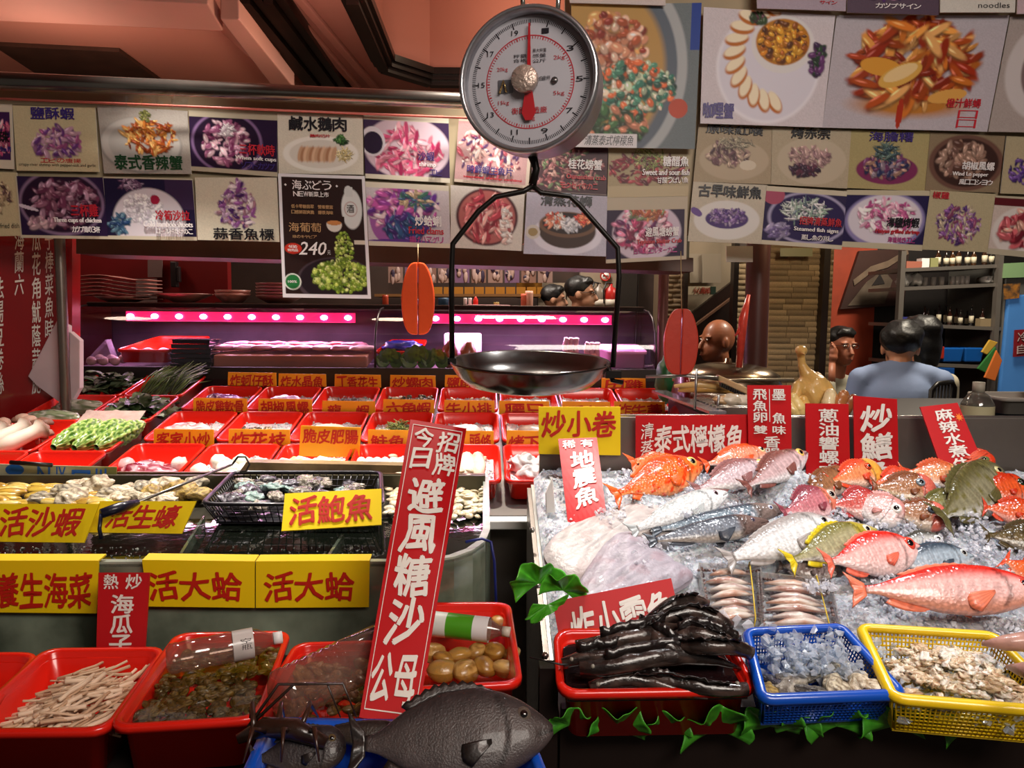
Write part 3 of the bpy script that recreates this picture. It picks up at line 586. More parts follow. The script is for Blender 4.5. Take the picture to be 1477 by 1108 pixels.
poster([(878, 208), (998, 212), (992, 283), (876, 285)], p, [('糖醋魚', 'w', (.66, .2, .98, .4), False, .03), ('Sweet and sour fish', 'w', (.42, .46, .99, .58)), ('甘酸っぱい魚', 'w', (.6, .62, .99, .74))], 'tan card with red sweet and sour fish and green sprouts', .004)
poster([(-70, 246), (24, 249), (30, 340), (-64, 342)], P('c8ba94', None, food=['a89070', '5a4040', 'c8b090'], fe=(.7, .4, .2, .25), n=30, seed=16), [('fried dish', 'k', (.7, .8, .99, .88), False, 0)], 'cut-off cream card at the end of the lower row, lettered fried dish')
p = S('2c1c40', 17); p.el(.5, .42, .5, .55, '8a7090'); p.el(.5, .42, .47, .5, '28142c'); p.food(.52, .42, .38, .36, ['8a5a70', '6a3450', 'b088a0', '3a1830'], 75, .11, .6, 18); p.food(.25, .75, .16, .08, ['c8a8b0', 'a88090'], 9, .1, .7, 19); p.el(.1, .5, .14, .03, 'd8c8d8', .3); p.border(0.01, .0, 1, .95, 'c8bea8')
poster([(22, 254), (148, 256), (157, 345), (30, 343)], p, [('三杯雞', 'r', (.6, .44, .92, .64), False, .03), ('Three cups of chicken', 'w', (.4, .66, .94, .76)), ('カップ鶏の3杯', 'w', (.6, .8, .92, .9))], 'dark purple card of chicken in a pot, lettered Three cups of chicken', .003)
p = S('201838', 20); p.rect(.68, 0, 1, .5, '3a2848'); p.el(.48, .7, .42, .55, 'd8d0d8', -.3); p.food(.42, .5, .22, .24, ['e0dce4', 'c8c0cc', 'f4f0f4'], 70, .05, .8, 21); p.food(.15, .75, .12, .14, ['3a5a78', '587a8c', '24406a'], 25, .08, .5, 22); p.food(.3, .12, .12, .1, ['6a4868', 'a890a8'], 16, .08, .3, 23); p.el(.56, .35, .055, .08, 'a02040'); p.border(0, .02, 1, .94, 'c8bea8')
poster([(149, 255), (277, 258), (284, 347), (156, 345)], p, [('冷筍沙拉', 'r', (.56, .52, .95, .68), False, .03), ('Cold bamboo shoots', 'w', (.42, .7, .97, .79)), ('コールドたけのこ', 'w', (.55, .82, .97, .9))], 'navy card of white bamboo salad with a red cherry', .005)
poster([(281, 256), (399, 256), (403, 349), (285, 346)], P('d0c8b4', None, food=['8a5090', 'b89ab8', '4a2068', 'd8c8d0', '9a7080'], fe=(.5, .42, .32, .36), n=70, seed=24, shape=1), [('蒜香魚標', 'k', (.2, .8, .95, .98), False, .02)], 'white card with purple garlic fish pile and black lettering below', .002)
p = S('c8bec4', 25); p.el(.2, .55, .18, .4, '9a5aa0'); p.food(.45, .4, .42, .36, ['8a3a90', 'd890b8', 'b05098', 'f0d8e0', '5a2880'], 70, .14, .5, 26); p.food(.6, .25, .2, .12, ['4a7a68', 'c0a888', '3a5878'], 20, .1, .4, 27); p.food(.45, .7, .25, .2, ['2a3a70', '4a2a78', '30507a'], 30, .12, .5, 28); p.el(.4, 1.0, .6, .12, '5a3088'); p.border(0, .08, 1, .93, 'd4ccb8')
poster([(527, 262), (647, 268), (650, 358), (532, 354)], p, [('炒蛤蜊', 'w', (.58, .5, .9, .66), False, .04), ('Fried clams', 'r', (.5, .68, .92, .79)), ('揚げハマグリ', 'm', (.5, .83, .92, .93))], 'violet card of fried clams hanging above the orange cutout', .004)
p = S('d0c8c0', 29); p.el(.5, .48, .44, .48, '4a2028'); p.el(.5, .48, .4, .44, 'b0605c'); p.food(.5, .48, .3, .36, ['b03848', 'd87878', '902838', 'e8b0a8'], 45, .16, .4, 30); p.food(.78, .62, .08, .3, ['e8e0dc', 'd0b0a8'], 25, .08, .6, 31)
poster([(650, 267), (757, 274), (752, 362), (650, 357)], p, [], 'white card with a round pot of marbled red meat', .003)
p = S('b4b0c0', 32); p.el(.52, .66, .44, .34, 'd4d0dc'); p.el(.52, .6, .36, .3, '3c2820'); p.el(.52, .5, .36, .22, '6a4c38'); p.el(.52, .48, .32, .18, '281818'); p.food(.36, .44, .13, .12, ['c85038', 'e09070', 'd8d0c8'], 30, .07, .5, 33); p.food(.56, .5, .12, .11, ['c8c8d0', '8a8a98', 'e8e4e8'], 30, .06, .6, 34); p.food(.72, .4, .1, .1, ['c04030', 'a82820', 'e08860'], 25, .06, .5, 35); p.el(.1, .64, .09, .12, 'c8c0b8'); p.el(.1, .64, .06, .07, '9a8458')
poster([(760, 277), (876, 283), (874, 370), (755, 366)], p, [('清蒸花蛳', 'k', (.18, .02, .82, .2), False, .03)], 'pale blue card of a wooden steamer basket', .006)
p = S('2c1838', 36); p.el(.5, .55, .44, .46, 'c8b8c8'); p.food(.46, .5, .36, .34, ['b03868', 'd880a0', '5a2050', 'e8c0cc', '7a2848'], 80, .1, .55, 37); p.food(.5, .25, .2, .1, ['a85a40', '7a8a68', 'c88a60'], 20, .1, .4, 38); p.border(0, .2, .97, .94, 'b8ac98')
poster([(876, 284), (992, 283), (990, 374), (874, 380)], p, [('避風塘螃蟹', 'w', (.48, .48, .9, .62), False, .03), ('Typhoon Shelter Crab', 'r', (.38, .66, .93, .75)), ('台風シェルターカニ', 'm', (.34, .79, .88, .88))], 'magenta fried crab card, lettered Typhoon Shelter Crab', .003)
# right-hand group
TN = 'a5947a'
p = S(TN, 40); p.el(.5, .6, .46, .36, 'b5a48c'); p.food(.42, .5, .26, .2, ['7a5860', '9a8078', '584048', 'b09a88'], 50, .1, .5, 41); p.food(.5, .3, .22, .1, ['8a8070', 'a8a088'], 30, .1, .15, 42); p.el(.68, .68, .11, .09, 'd0c4b0')
poster([(1008, 178), (1120, 184), (1112, 266), (1000, 262)], p, [('原味紅喉', 'k', (.1, .02, .84, .16), False, .03)], 'tan card of a whole fish with shredded topping, right-side group', .002)
p = S('b0a28a', 43); p.el(.52, .56, .46, .42, 'bcae98'); p.food(.5, .48, .26, .18, ['a08080', '8a6870', 'c8a8a0'], 50, .1, .45, 44); p.food(.45, .72, .2, .1, ['3a2438', '5a2c40', '2a2030'], 30, .08, .6, 45)
poster([(1114, 184), (1228, 188), (1222, 272), (1112, 266)], p, [('烤赤宗', 'k', (.24, .0, .74, .17), False, .03)], 'tan card of a grilled sea bream on a plate', .004)
p = S('a89a6c', 46); p.el(.5, .66, .4, .26, '7a2c58'); p.food(.5, .6, .3, .2, ['3a4a78', '6a3860', 'b08878', '2a3058', '8a7a88'], 60, .09, .6, 47); p.food(.48, .35, .14, .14, ['3a5058', '5a7068'], 26, .12, .15, 48)
poster([(1226, 188), (1342, 190), (1334, 276), (1220, 271)], p, [('海膽糬', 'p', (.24, .02, .8, .18), False, .02)], 'olive card of a blue and purple seafood plate', .002)
p = S('8a7860', 49); p.el(.52, .5, .52, .5, '6a4a40'); p.el(.52, .5, .45, .43, '3a2420'); p.food(.48, .45, .3, .3, ['7a5a50', '9a7868', '50342c', 'a88878'], 60, .12, .7, 50)
poster([(1342, 190), (1450, 196), (1440, 278), (1334, 275)], p, [('胡椒風螺', 'w', (.46, .48, .9, .62), False, .03), ('Wind Lo pepper', 'w', (.34, .66, .82, .75)), ('風ロコショウ', 'w', (.44, .79, .9, .88))], 'brown bowl of sea snails card, lettered Wind Lo pepper', .004)
poster([(1452, 196), (1540, 200), (1530, 282), (1443, 279)], P('b0a284', None, food=['4a2a78', '6a4a90', '302058'], fe=(.5, .6, .4, .25), n=40, seed=51), [], 'cut-off tan card with a dark violet pile at the row\'s end', .002)
p = S('c0b6a4', 52); p.el(.5, .62, .46, .34, 'd8d4d0'); p.el(.5, .6, .3, .17, '4a3470'); p.food(.5, .56, .26, .13, ['6a4a8c', '4a3070', '8a70a0', 'a898b0'], 60, .06, .6, 53); p.el(.08, .5, .09, .06, '6a5090', .5)
poster([(1000, 262), (1107, 267), (1098, 352), (992, 348)], p, [('古早味鮮魚', 'k', (.08, .04, .94, .24), False, .04)], 'white card of a violet whole fish under a bold black heading', .003)
p = S('2a2048', 54); p.el(.55, .5, .52, .46, 'a8a0c0'); p.el(.55, .5, .48, .42, '2c2050'); p.food(.5, .38, .28, .2, ['c8d0c8', '90a898', 'e8e4e8', '5a6a78'], 60, .11, .15, 55); p.food(.2, .75, .14, .12, ['9a90b0', '6a5a88'], 20, .1, .5, 56); p.el(.1, .15, .14, .16, 'a85068'); p.border(0, .08, 1, .93, 'c8bea8')
poster([(1106, 268), (1222, 276), (1214, 360), (1098, 352)], p, [('招牌清蒸鮮魚', 'r', (.44, .48, .97, .62), False, .03), ('Steamed fish signs', 'w', (.38, .66, .93, .75)), ('蒸し魚の兆し', 'w', (.48, .79, .88, .88))], 'indigo card of a steamed fish, lettered Steamed fish signs', .005)
p = S('241c48', 57); p.el(.5, .52, .5, .5, '8a80b0'); p.el(.5, .5, .46, .44, 'd8d0dc'); p.food(.52, .45, .34, .28, ['e0a8c0', 'c86898', 'f0e0e8', 'a84880', 'e8e8e4'], 80, .1, .5, 58); p.border(0, .09, 1, .9, 'c0b69c')
poster([(1222, 274), (1342, 275), (1330, 362), (1212, 356)], p, [('海鹽烤蝦', 'k', (.52, .46, .92, .62), False, .03), ('Haiyan grilled shrimp', 'r', (.4, .66, .93, .75)), ('海塩焼きエビ', 'm', (.56, .79, .9, .88))], 'blue and pink card of salt grilled shrimp on salt', .003)
poster([(1342, 274), (1436, 280), (1424, 364), (1330, 360)], P('b4a888', None, food=['7a4a88', 'a888a8', '4a2a68', 'c0b098', '884468'], fe=(.5, .55, .34, .32), n=80, seed=60), [('椒雞', 'r', (.04, .02, .3, .14))], 'tan card of a purple pepper chicken heap with a red heading', .005)
p = S('c8b8b0', 61); p.el(.6, .6, .6, .5, 'd8d0cc'); p.food(.55, .55, .4, .3, ['a03040', 'c86068', '7a2030', 'd8a090'], 50, .16, .5, 62); p.border(0, .16, 1, .9, 'b8ae98'); p.rect(0, .03, 1, .16, '5a1820')
poster([(1436, 282), (1540, 288), (1530, 376), (1424, 366)], p, [], 'cut-off card of glazed red pieces at the end of the lowest row', .003)
# large posters
p = Pic(130, 150, '6a7478', 70); p.el(.3, .45, .62, .72, 'a8acae', 0, .03); p.el(.28, .45, .56, .66, '5a6470', 0, .03); p.el(.26, .45, .5, .6, 'b89050', 0, .1)
p.food(.3, .3, .28, .24, ['a8502c', 'c88868', 'e8c0a8', '8a2c1c', 'd8a060'], 110, .08, .6, 71); p.food(.5, .58, .32, .18, ['2a6a58', '4a8a70', '1c4438', 'e0d0b8', 'b8c8a8', 'd86838'], 130, .06, .6, 72); p.food(.3, .85, .3, .12, ['284a28', '3c6838', 'c88060', '1c3018'], 70, .08, .5, 73); p.el(.85, .72, .08, .07, 'b84830')
p.rect(.93, 0, 1, .32, '1c3c90'); p.rect(.0, .9, .52, 1, 'd8d4d8')
poster([(824, 6), (1012, 4), (1002, 215), (826, 212)], p, [('清蒸泰式檸檬魚', 'k', (.10, .915, .50, .985), False, .0, .3)], 'large poster of lemon fish soup in a metal bowl behind the dial', .02, Y=YP - .03)
p = Pic(140, 130, 'cfc6cc', 74); p.el(.52, .5, .42, .5, 'e8e4ec'); p.el(.52, .5, .4, .47, 'd8d4e0')
for i in range(12):
    an = math.radians(88 + 15.5 * i); cx, cy = .58 + .33 * math.cos(an), .36 + .42 * math.sin(an); ro = an * 1.0 - .5
    p.el(cx, cy + .02, .105, .062, 'b86820', ro, .2); p.el(cx, cy, .1, .048, 'f0e2c4', ro, .25)
p.el(.62, .28, .25, .26, 'dcd8d8'); p.el(.62, .26, .215, .21, 'b87820'); p.food(.62, .26, .18, .17, ['c87c1c', 'a05818', '5a3010', 'e0a030'], 90, .05, .7, 75); p.food(.9, .4, .05, .14, ['3a2048', '5a2c60', '24402a'], 26, .06, .6, 76); p.food(.42, .06, .06, .04, ['5a3040', '304428'], 12, .05, .6, 77)
poster([(1015, 10), (1205, 22), (1186, 184), (1010, 178)], p, [('咖哩蟹', 'p', (.02, .82, .27, .95), False, .05)], 'large poster of curry crab bowl ringed with bread slices', .012, Y=YP - .02)
p = Pic(160, 120, 'b8b0b8', 78); p.el(.5, .78, .42, .14, 'b87830', 0, .5); p.food(.5, .42, .36, .38, ['a84818', 'c87028', '8a2810', 'e09848', '983818', 'd8a060'], 110, .14, .38, 79)
p.el(.3, .45, .13, .08, 'd89838', .2); p.el(.42, .52, .14, .09, 'd8a850', -.5); p.el(.42, .5, .11, .06, 'e8c890', -.5); p.el(.72, .7, .12, .06, 'd8a050', -.2); p.el(.45, .86, .02, .14, 'a83018')
poster([(1207, 22), (1456, 22), (1424, 190), (1186, 184)], p, [('橙汁鮮蟳', 'r', (.72, .72, .93, .8)), ('口口', 'r', (.80, .82, .92, .98), True, 0)], 'large poster of orange sauce crab piled on grey-white paper', .008, Y=YP - .02)
p = Pic(80, 110, 'a89c98', 80); p.el(.75, .45, .7, .48, 'c8c0c0'); p.el(.78, .45, .5, .36, '7a6868'); p.el(.8, .45, .4, .3, '8a3020')
poster([(1458, 24), (1560, 26), (1530, 192), (1426, 190)], p, [], 'cut-off large poster of a bowl on a grey plate', .012, Y=YP - .02)
for k, (c, bg, tx, lb) in enumerate(([([(815, -70), (958, -70), (960, 8), (822, 4)]), 'c8bcb8', [], 'white lower edge of a top poster above the lemon fish'], [[(1090, -70), (1222, -70), (1220, 16), (1092, 12)], 'a89aa8', [('サイン', 'r', (.7, .84, .9, .9))], 'grey-violet lower edge of a top poster above the bread'],
        [[(1224, -70), (1356, -70), (1354, 22), (1222, 18)], '584858', [('カップサイン', 'w', (.3, .84, .8, .92))], 'dark lower edge of a top poster above the orange crab'], [[(1358, -70), (1468, -70), (1464, 18), (1356, 18)], 'd0ccc4', [('noodles', 'k', (.5, .84, .92, .93), False, 0)], 'white top poster edge lettered noodles'], [[(1470, -70), (1560, -70), (1560, 20), (1467, 20)], 'c0a8b0', [], 'pinkish top poster edge at the end of the top row'])):
    poster(c, P(bg, None, food=PUR if k == 2 else None, fe=(.5, .4, .5, .4), seed=90 + k), tx, lb, .03, Y=YP - .04)
# sea grape poster
p = Pic(130, 180, '2c1a18', 95); p.el(.62, .86, .46, .2, '4a3c44', 0, .04); p.el(.62, .85, .43, .18, '241820', 0, .05)
GR = ['8aa838', 'b8cc60', '5a7a20', 'd0dc88', '749028']
p.food(.68, .82, .33, .13, GR, 330, .024, .9, 96); p.food(.72, .6, .1, .14, GR, 180, .022, .9, 97)
p.el(.83, .27, .125, .17, 'd8dcdc', 0, .1); p.el(.8, .13, .05, .05, 'd8dcdc', 0, .1); p.rect(.76, .09, .85, .17, 'd0d4d4'); p.el(.82, .27, .08, .065, 'a04838', 0, .15, ring=.78); p.el(.62, .4, .09, .06, 'e0dcd4'); p.rect(.5, .33, .74, .385, '2c1a18'); p.el(.62, .385, .085, .02, 'c88850')
p.el(.12, .87, .1, .07, 'e0e8e0'); p.el(.12, .87, .085, .06, '2a7a40'); p.rect(.84, .52, 1, .555, 'd8d0c0'); p.el(.14, .6, .1, .045, 'c83828'); p.border(.035, .025, .965, .972, 'e4e2e8')
poster([(401, 250), (526, 254), (535, 431), (408, 429)], p, [('海ぶどう', 'w', (.16, .05, .62, .125), False, .01), ('◆', 'w', (.07, .08, .1, .1)), ('◆', 'w', (.66, .08, .69, .1)), ('NEW新菜上市', 'w', (.17, .14, .58, .18), False, .02), ('低卡零糖翡翠 營養豐富', 'y', (.14, .245, .62, .275), False, .01), ('口感鮮甜爽脆 爆漿海味', 'y', (.14, .29, .62, .32), False, .01), ('海葡萄', 'y', (.1, .39, .48, .465), False, 0), ('綠のキャビア', 'y', (.14, .49, .42, .515), False, 0), ('今日の', 'w', (.09, .575, .19, .598)), ('特売品', 'w', (.08, .603, .2, .625)), ('240', 'w', (.225, .545, .52, .65), False, .02, .12), ('元', 'w', (.53, .61, .57, .645), False, .0), ('酒', 'k', (.775, .235, .865, .3), False, .0), ('100%', 'w', (.07, .86, .17, .88))], 'dark brown sea grape poster with green grapes priced 240', .012)
# board behind the posters and the rail above
bt = [atY(-80, 128, YP + .02), atY(700, 148, YP + .02), atY(700, 350, YP + .02), atY(-80, 332, YP + .02)]
t = thing('poster_board', 'beige board that carries the dish posters under the steel rail', 'board', (bt[3] + bt[2]) * .5)
part('panel', MB().slab(bt, (0, .02, 0)), beige, t)
bt2 = [atY(815, -60, YP + .02), atY(1560, -60, YP + .02), atY(1560, 352, YP + .02), atY(980, 340, YP + .02), atY(980, 362, YP + .02), atY(700, 350, YP + .02), atY(700, 150, YP + .02), atY(815, 155, YP + .02)]
part('panel', MB().slab(bt2, (0, .02, 0)), beige, t)
a, b = atY(-120, 110, 2.52), atY(700, 147, 2.52)
t = thing('rail_pipe', 'long stainless steel rail pipe running along the top of the poster board', 'pipe', (a + b) * .5)
part('pipe', MB().tube([a, b, b + (b - a) * .12], .0245, 20), M('rail_steel', '9c968e', .22, .95, var=.15, vs=20), t)
part('pink_line', MB().tube([a + V((0, .05, -.045)), b + V((0, .05, -.04))], .004, 8), M('line_pink', 'c8685c', .4), t)  # thin pink tube along the underside of the rail
tp = MB(); r = random.Random(5)
for k in range(5):
    x = 158 + 22 * k; q = [atY(x, 136 + r.uniform(-1, 2), 2.5), atY(x + 27, 138 + r.uniform(-1, 2), 2.5), atY(x + 24, 156 + r.uniform(-3, 5), 2.56), atY(x + 2, 155 + r.uniform(-3, 5), 2.56)]
    tp.grid(8, 6, lambda u, v: bil(q, u, v) + V((0, -.008 * noise.noise(V((u * 4, v * 4, k))), 0)))
part('tape', tp, thin_glass('clear_tape', 'f0f0f0', .1, .6), t)
# ================================================================== STALL ON THE LEFT
X1 = V((1, 0, 0)); SD = ray(697, 232).normalized(); SD.x = 0; SD.normalize(); SN = X1.cross(SD)
T0 = atY(575, 640, 2.43); T0.x = 0
def TS(x, Y, up=0): return V((x, 0, 0)) + T0 + SD * ((Y - 2.43) / SD.y) + SN * up - V((0, 0, 0))
def rrect(w, l, r, n=4):
    pts = []
    for cx, cy, a0 in ((w / 2 - r, -r, 0), (-w / 2 + r, -r, 90), (-w / 2 + r, -l + r, 180), (w / 2 - r, -l + r, 270)):
        for i in range(n + 1): a = math.radians(a0 + 90 * i / n); pts.append((cx + r * math.cos(a), cy + r * math.sin(a)))
    return pts
def tray_mb(w, l, d, lip=.008, taper=.018, mp=None, floor=True, wall=True):
    """Rim at z 0, back edge at y 0, front at y -l; mp maps local points on."""
    mp = mp or (lambda p: p); N = 20; mb = MB()
    def ring(ins, z): return [V((x, y, z)) for x, y in rrect(w - 2 * ins, l - 2 * ins, max(.028 - ins * .4, .008))]
    def sh(ps, ins): return [V((p.x, p.y - ins, p.z)) for p in ps]
    rg = []
    for ins, z in ((taper, -d - .003), (.002 + lip, -.012), (.001, -.012), (0, -.004), (.002, 0), (lip * .8, .0), (lip, -.004), (lip + taper * .8, -d), (lip + taper + .012, -d)):
        rg.append([mp(p) for p in sh(ring(ins, z), ins)])
    vs = [p for r in rg for p in r]; n = len(rg[0])
    fs = [(j * n + i, j * n + (i + 1) % n, (j + 1) * n + (i + 1) % n, (j + 1) * n + i) for j in range(len(rg) - 1) for i in range(n)]
    fs += [tuple(range(n - 1, -1, -1)), tuple(range((len(rg) - 1) * n, len(rg) * n))]
    return mb.add(vs, fs, None, True)
TW, TL, TD = .222, .296, .062
tray_me = mesh_of(tray_mb(TW, TL, TD), 'serving_tray', redp)
def fr_tray(k, Y, dx=0, tilt=0): return frame(TS(.057 + .23 * (k - 1) + .115 + dx - .23 + .23, Y), X1, SN)
xk = lambda k: -.173 + .23 * k + .115
def tray_at(k, Y, label, dx=0):
    o = bpy.data.objects.new('serving_tray', tray_me); COL.objects.link(o); m = frame(TS(xk(k) + dx, Y), X1, SN); o.matrix_world = m
    return m, tag(o, label, 'tray', 'red trays on the sloping counter')
# counter under the trays
a = TS(-1.66, 3.2, -.075); b = TS(1.02, 3.2, -.075); c = TS(1.02, 2.075, -.075); d = TS(-1.66, 2.075, -.075)
t = thing('sloping_counter', 'long sloping stall counter under the red trays', 'counter', V((-.6, 2.6, 0)))
part('top', MB().slab([a, b, c, d], (0, 0, -.03)), M('counter_steel', 'a29a92', .35, .6, var=.2), t)
part('body', MB().slab([V((-1.66, 2.12, 0)), V((1.02, 2.12, 0)), V((1.02, 2.12, c.z - .04)), V((-1.66, 2.12, d.z - .04))], (0, .9, 0)), steel2, t)
part('front_ledge', MB().box((c.x - .55, 2.055, c.z - .012), (1.2, .05, .024)), white, t, bev=.003)
# rail and white strip on the left of the trays
for nm, x0, x1, up, mt_, lb in (('side_rail', -1.86, -1.78, -.01, steel, 'grey metal side rail of the sloping counter below the red wall'), ('side_strip', -1.76, -1.675, -.045, white, 'pale strip along the outer tray column')):
    solo(nm, MB().slab([TS(x0, 2.62, up), TS(x1, 2.62, up), TS(x1, 2.08, up), TS(x0, 2.08, up)], (0, 0, -.025)), mt_, lb, 'rail', bev=.003)
# ---------------- ice in trays
icew = M('crushed_ice', 'f0f2f6', .18, trans=.35, sss=.25, bump=.6, bs=180, spec=.6, ior=1.31, vc=False)
icec = thin_glass('ice_chunk', 'f8faff', .07, .2, .45, 'f6f6fa', ior=1.45)
clear_ice = thin_glass('clear_ice', 'f2f8ff', .04, .3, .3, 'f0f4fa', ior=1.5)
def chip_pts(r, s):
    ps = []
    for i in range(7): d_ = V((r.gauss(0, 1), r.gauss(0, 1), r.gauss(0, 1))).normalized(); ps.append(d_ * s * r.uniform(.6, 1.2))
    return ps
_chips = []
import bmesh
def chip_shapes():
    if _chips: return _chips
    r = random.Random(99)
    for k in range(14):
        bm = bmesh.new()
        for i in range(9): bm.verts.new(V((r.gauss(0, 1), r.gauss(0, 1), r.gauss(0, 1))).normalized() * r.uniform(.75, 1.1))
        res = bmesh.ops.convex_hull(bm, input=bm.verts); bm.verts.index_update()
        _chips.append((np.array([v.co[:] for v in bm.verts]), [[v.index for v in f.verts] for f in bm.faces])); bm.free()
    return _chips
def rmat(r):
    q = np.array([r.gauss(0, 1) for _ in range(4)]); q /= np.linalg.norm(q); w, x, y, z = q
    return np.array([[1 - 2 * (y * y + z * z), 2 * (x * y - z * w), 2 * (x * z + y * w)], [2 * (x * y + z * w), 1 - 2 * (x * x + z * z), 2 * (y * z - x * w)], [2 * (x * z - y * w), 2 * (y * z + x * w), 1 - 2 * (x * x + y * y)]])
def chips(mb, pts, s0, s1, r, asp=(1, 1, 1)):
    sh = chip_shapes()
    for p in pts:
        v, f = sh[r.randrange(14)]; s = r.uniform(s0, s1)
        mb.add((v * np.array([r.uniform(.6, 1), r.uniform(.6, 1), r.uniform(.5, 1)]) * s) @ rmat(r).T + np.array(p), f, None, False)
    return mb
def ice_bed_local(w, l, z, seed, amp=.008, n=260, s=(.003, .007)):
    r = random.Random(seed); mb = MB()
    h = lambda u, v: z + amp * 1.5 * noise.noise(V((u * 5, v * 5, seed))) + amp * .8 * noise.noise(V((u * 17, v * 17, seed)))
    mb.grid(16, 20, lambda u, v: V(((u - .5) * w, -l * v - .02, h(u, v))))
    return chips(mb, [((u - .5) * w, -l * v - .02, h(u, v) + .002) for u, v in ((r.random(), r.random()) for _ in range(n))], *s, r)
ice_me = [mesh_of(ice_bed_local(.18, .25, -.042, k), 'crushed_ice', icew) for k in range(4)]
def ice_in(m, k, what):
    o = bpy.data.objects.new('crushed_ice', ice_me[k % 4]); COL.objects.link(o); o.matrix_world = m
    return tag(o, 'bed of crushed ice in the tray ' + what, 'ice', 'ice in the red trays', 'stuff')
# ---------------- goods in trays, local frame of the tray (x across, y 0 at the back to -.3, z 0 at the rim)
def item(name, label, cat, m, builder, mat, group=None, pn='body'):
    mb = MB(); builder(mb); o = bpy.data.objects.new(name, mesh_of(mb, name, mat)); COL.objects.link(o); o.matrix_world = m
    return tag(o, label, cat, group)
bagm = M('bag_film', vc=True, rough=.12, coat=.6, bump=.5, bs=45); food_m = M('food_skin', vc=True, rough=.3, coat=.3, var=.25, vs=40, bump=.3, bs=90)
matte_v = M('produce', vc=True, rough=.5, var=.2, vs=30, bump=.3, bs=80)
def bag_fn(c, r, cols, seed, jit=.35):
    def f(mb):
        n0 = mb.n; mb.ball(c, r, None, 26, 18, jit, seed=seed, ns=2.6); cc = mb.c[-1]
        for i, p in enumerate(mb.v[-1]):
            a = noise.noise(V(p) * 45 + V((seed, 0, 0))); cc[i] = lin(cols[0]) if a > .1 else lin(cols[1]) if a > -.15 else lin(cols[2 % len(cols)])
    return f
def lumps_fn(pts, cols, seed, jit=.25, nu=12):
    def f(mb):
        r = random.Random(seed)
        for i, (c, s) in enumerate(pts):
            mb.ball(c, s, lin(cols[r.randrange(len(cols))]), nu, 8, jit, rotz(r.uniform(0, 6)), seed=seed + i)
    return f
_pile = {}
def pile(m, me_list, name, label, cat, group, n, area, heap, s0, s1, seed, flat=.5, warp=None):
    r = random.Random(seed)
    for i in range(n):
        u, v = r.random(), r.random(); x, y, z = area(u, v); z += heap * (1 - (2 * u - 1) ** 2) * (1 - (2 * v - 1) ** 2) * r.uniform(.3, 1)
        o = bpy.data.objects.new(name, me_list[r.randrange(len(me_list))]); COL.objects.link(o)
        loc = Matrix.Translation((x, y, z)) @ Matrix.Rotation(r.uniform(0, 6.28), 4, 'Z') @ Matrix.Rotation(r.uniform(-flat, flat), 4, 'X') @ Matrix.Rotation(r.uniform(-flat, flat), 4, 'Y') @ Matrix.Scale(r.uniform(s0, s1), 4)
        o.matrix_world = (m if m is not None else Matrix.Identity(4)) @ loc; tag(o, label, cat, group)
def shell_me(name, c1, c2, seed, ridg=14, el=(1, .75, .42)):
    mb = MB(); nu, nv = 14, 10; vs = []; cs = []
    for j in range(nv + 1):
        ph = math.pi * j / nv
        for i in range(nu):
            th = 2 * math.pi * i / nu; k = 1 + .05 * noise.noise(V((th, ph, seed))); d_ = V((math.sin(ph) * math.cos(th), math.sin(ph) * math.sin(th), math.cos(ph)))
            pin = 1 - .12 * max(0, -d_.y); vs.append(V((d_.x * el[0] * pin, d_.y * el[1], d_.z * el[2] * (1 - .5 * abs(d_.y) ** 3))) * k)
            a = .5 + .5 * math.sin(ridg * d_.y + 2 * noise.noise(V((th * 2, ph * 2, seed)))); a1, a2 = lin(c1), lin(c2); cs.append([a1[q] * a + a2[q] * (1 - a) for q in range(3)])
    fs = [(j * nu + i, (j + 1) * nu + i, (j + 1) * nu + (i + 1) % nu, j * nu + (i + 1) % nu) for j in range(nv) for i in range(nu)]
    mb.add(vs, fs, cs); return mesh_of(mb, name, M('shell', vc=True, rough=.22, coat=.4, bump=.2, bs=12))
def snail_me(name, c1, c2, seed):
    mb = MB(); pts = []; rs = []
    for i in range(22):
        t_ = i / 21; a = t_ * 6.28 * 2.2; R_ = .55 * (1 - t_) ** 1.1; pts.append(V((R_ * math.cos(a), R_ * math.sin(a), -.3 + 1.2 * t_))); rs.append(.52 * (1 - t_) + .06)
    mb.tube(pts, rs, 8, lin(c1)); c = mb.c[-1]
    for i in range(len(c)):
        if (i // 8) % 3 == 0: c[i] = lin(c2)
    return mesh_of(mb, name, M('shell', vc=True, rough=.22, coat=.4, bump=.2, bs=12))
snail_d = [snail_me('sea_snail', '2a1c14', '8a7a60', 1), snail_me('sea_snail', '4a3828', 'c0b090', 2), snail_me('sea_snail', '18120e', '5a4a38', 3)]
clam_d = [shell_me('small_clam', '6a5628', '3c3014', 1), shell_me('small_clam', '54461e', '2a2410', 2), shell_me('small_clam', '806a34', '4a3c1c', 3)]
clam_p = [shell_me('pale_clam', 'd8c8a8', 'a89070', 4), shell_me('pale_clam', 'e4dcc4', 'b8a888', 5)]
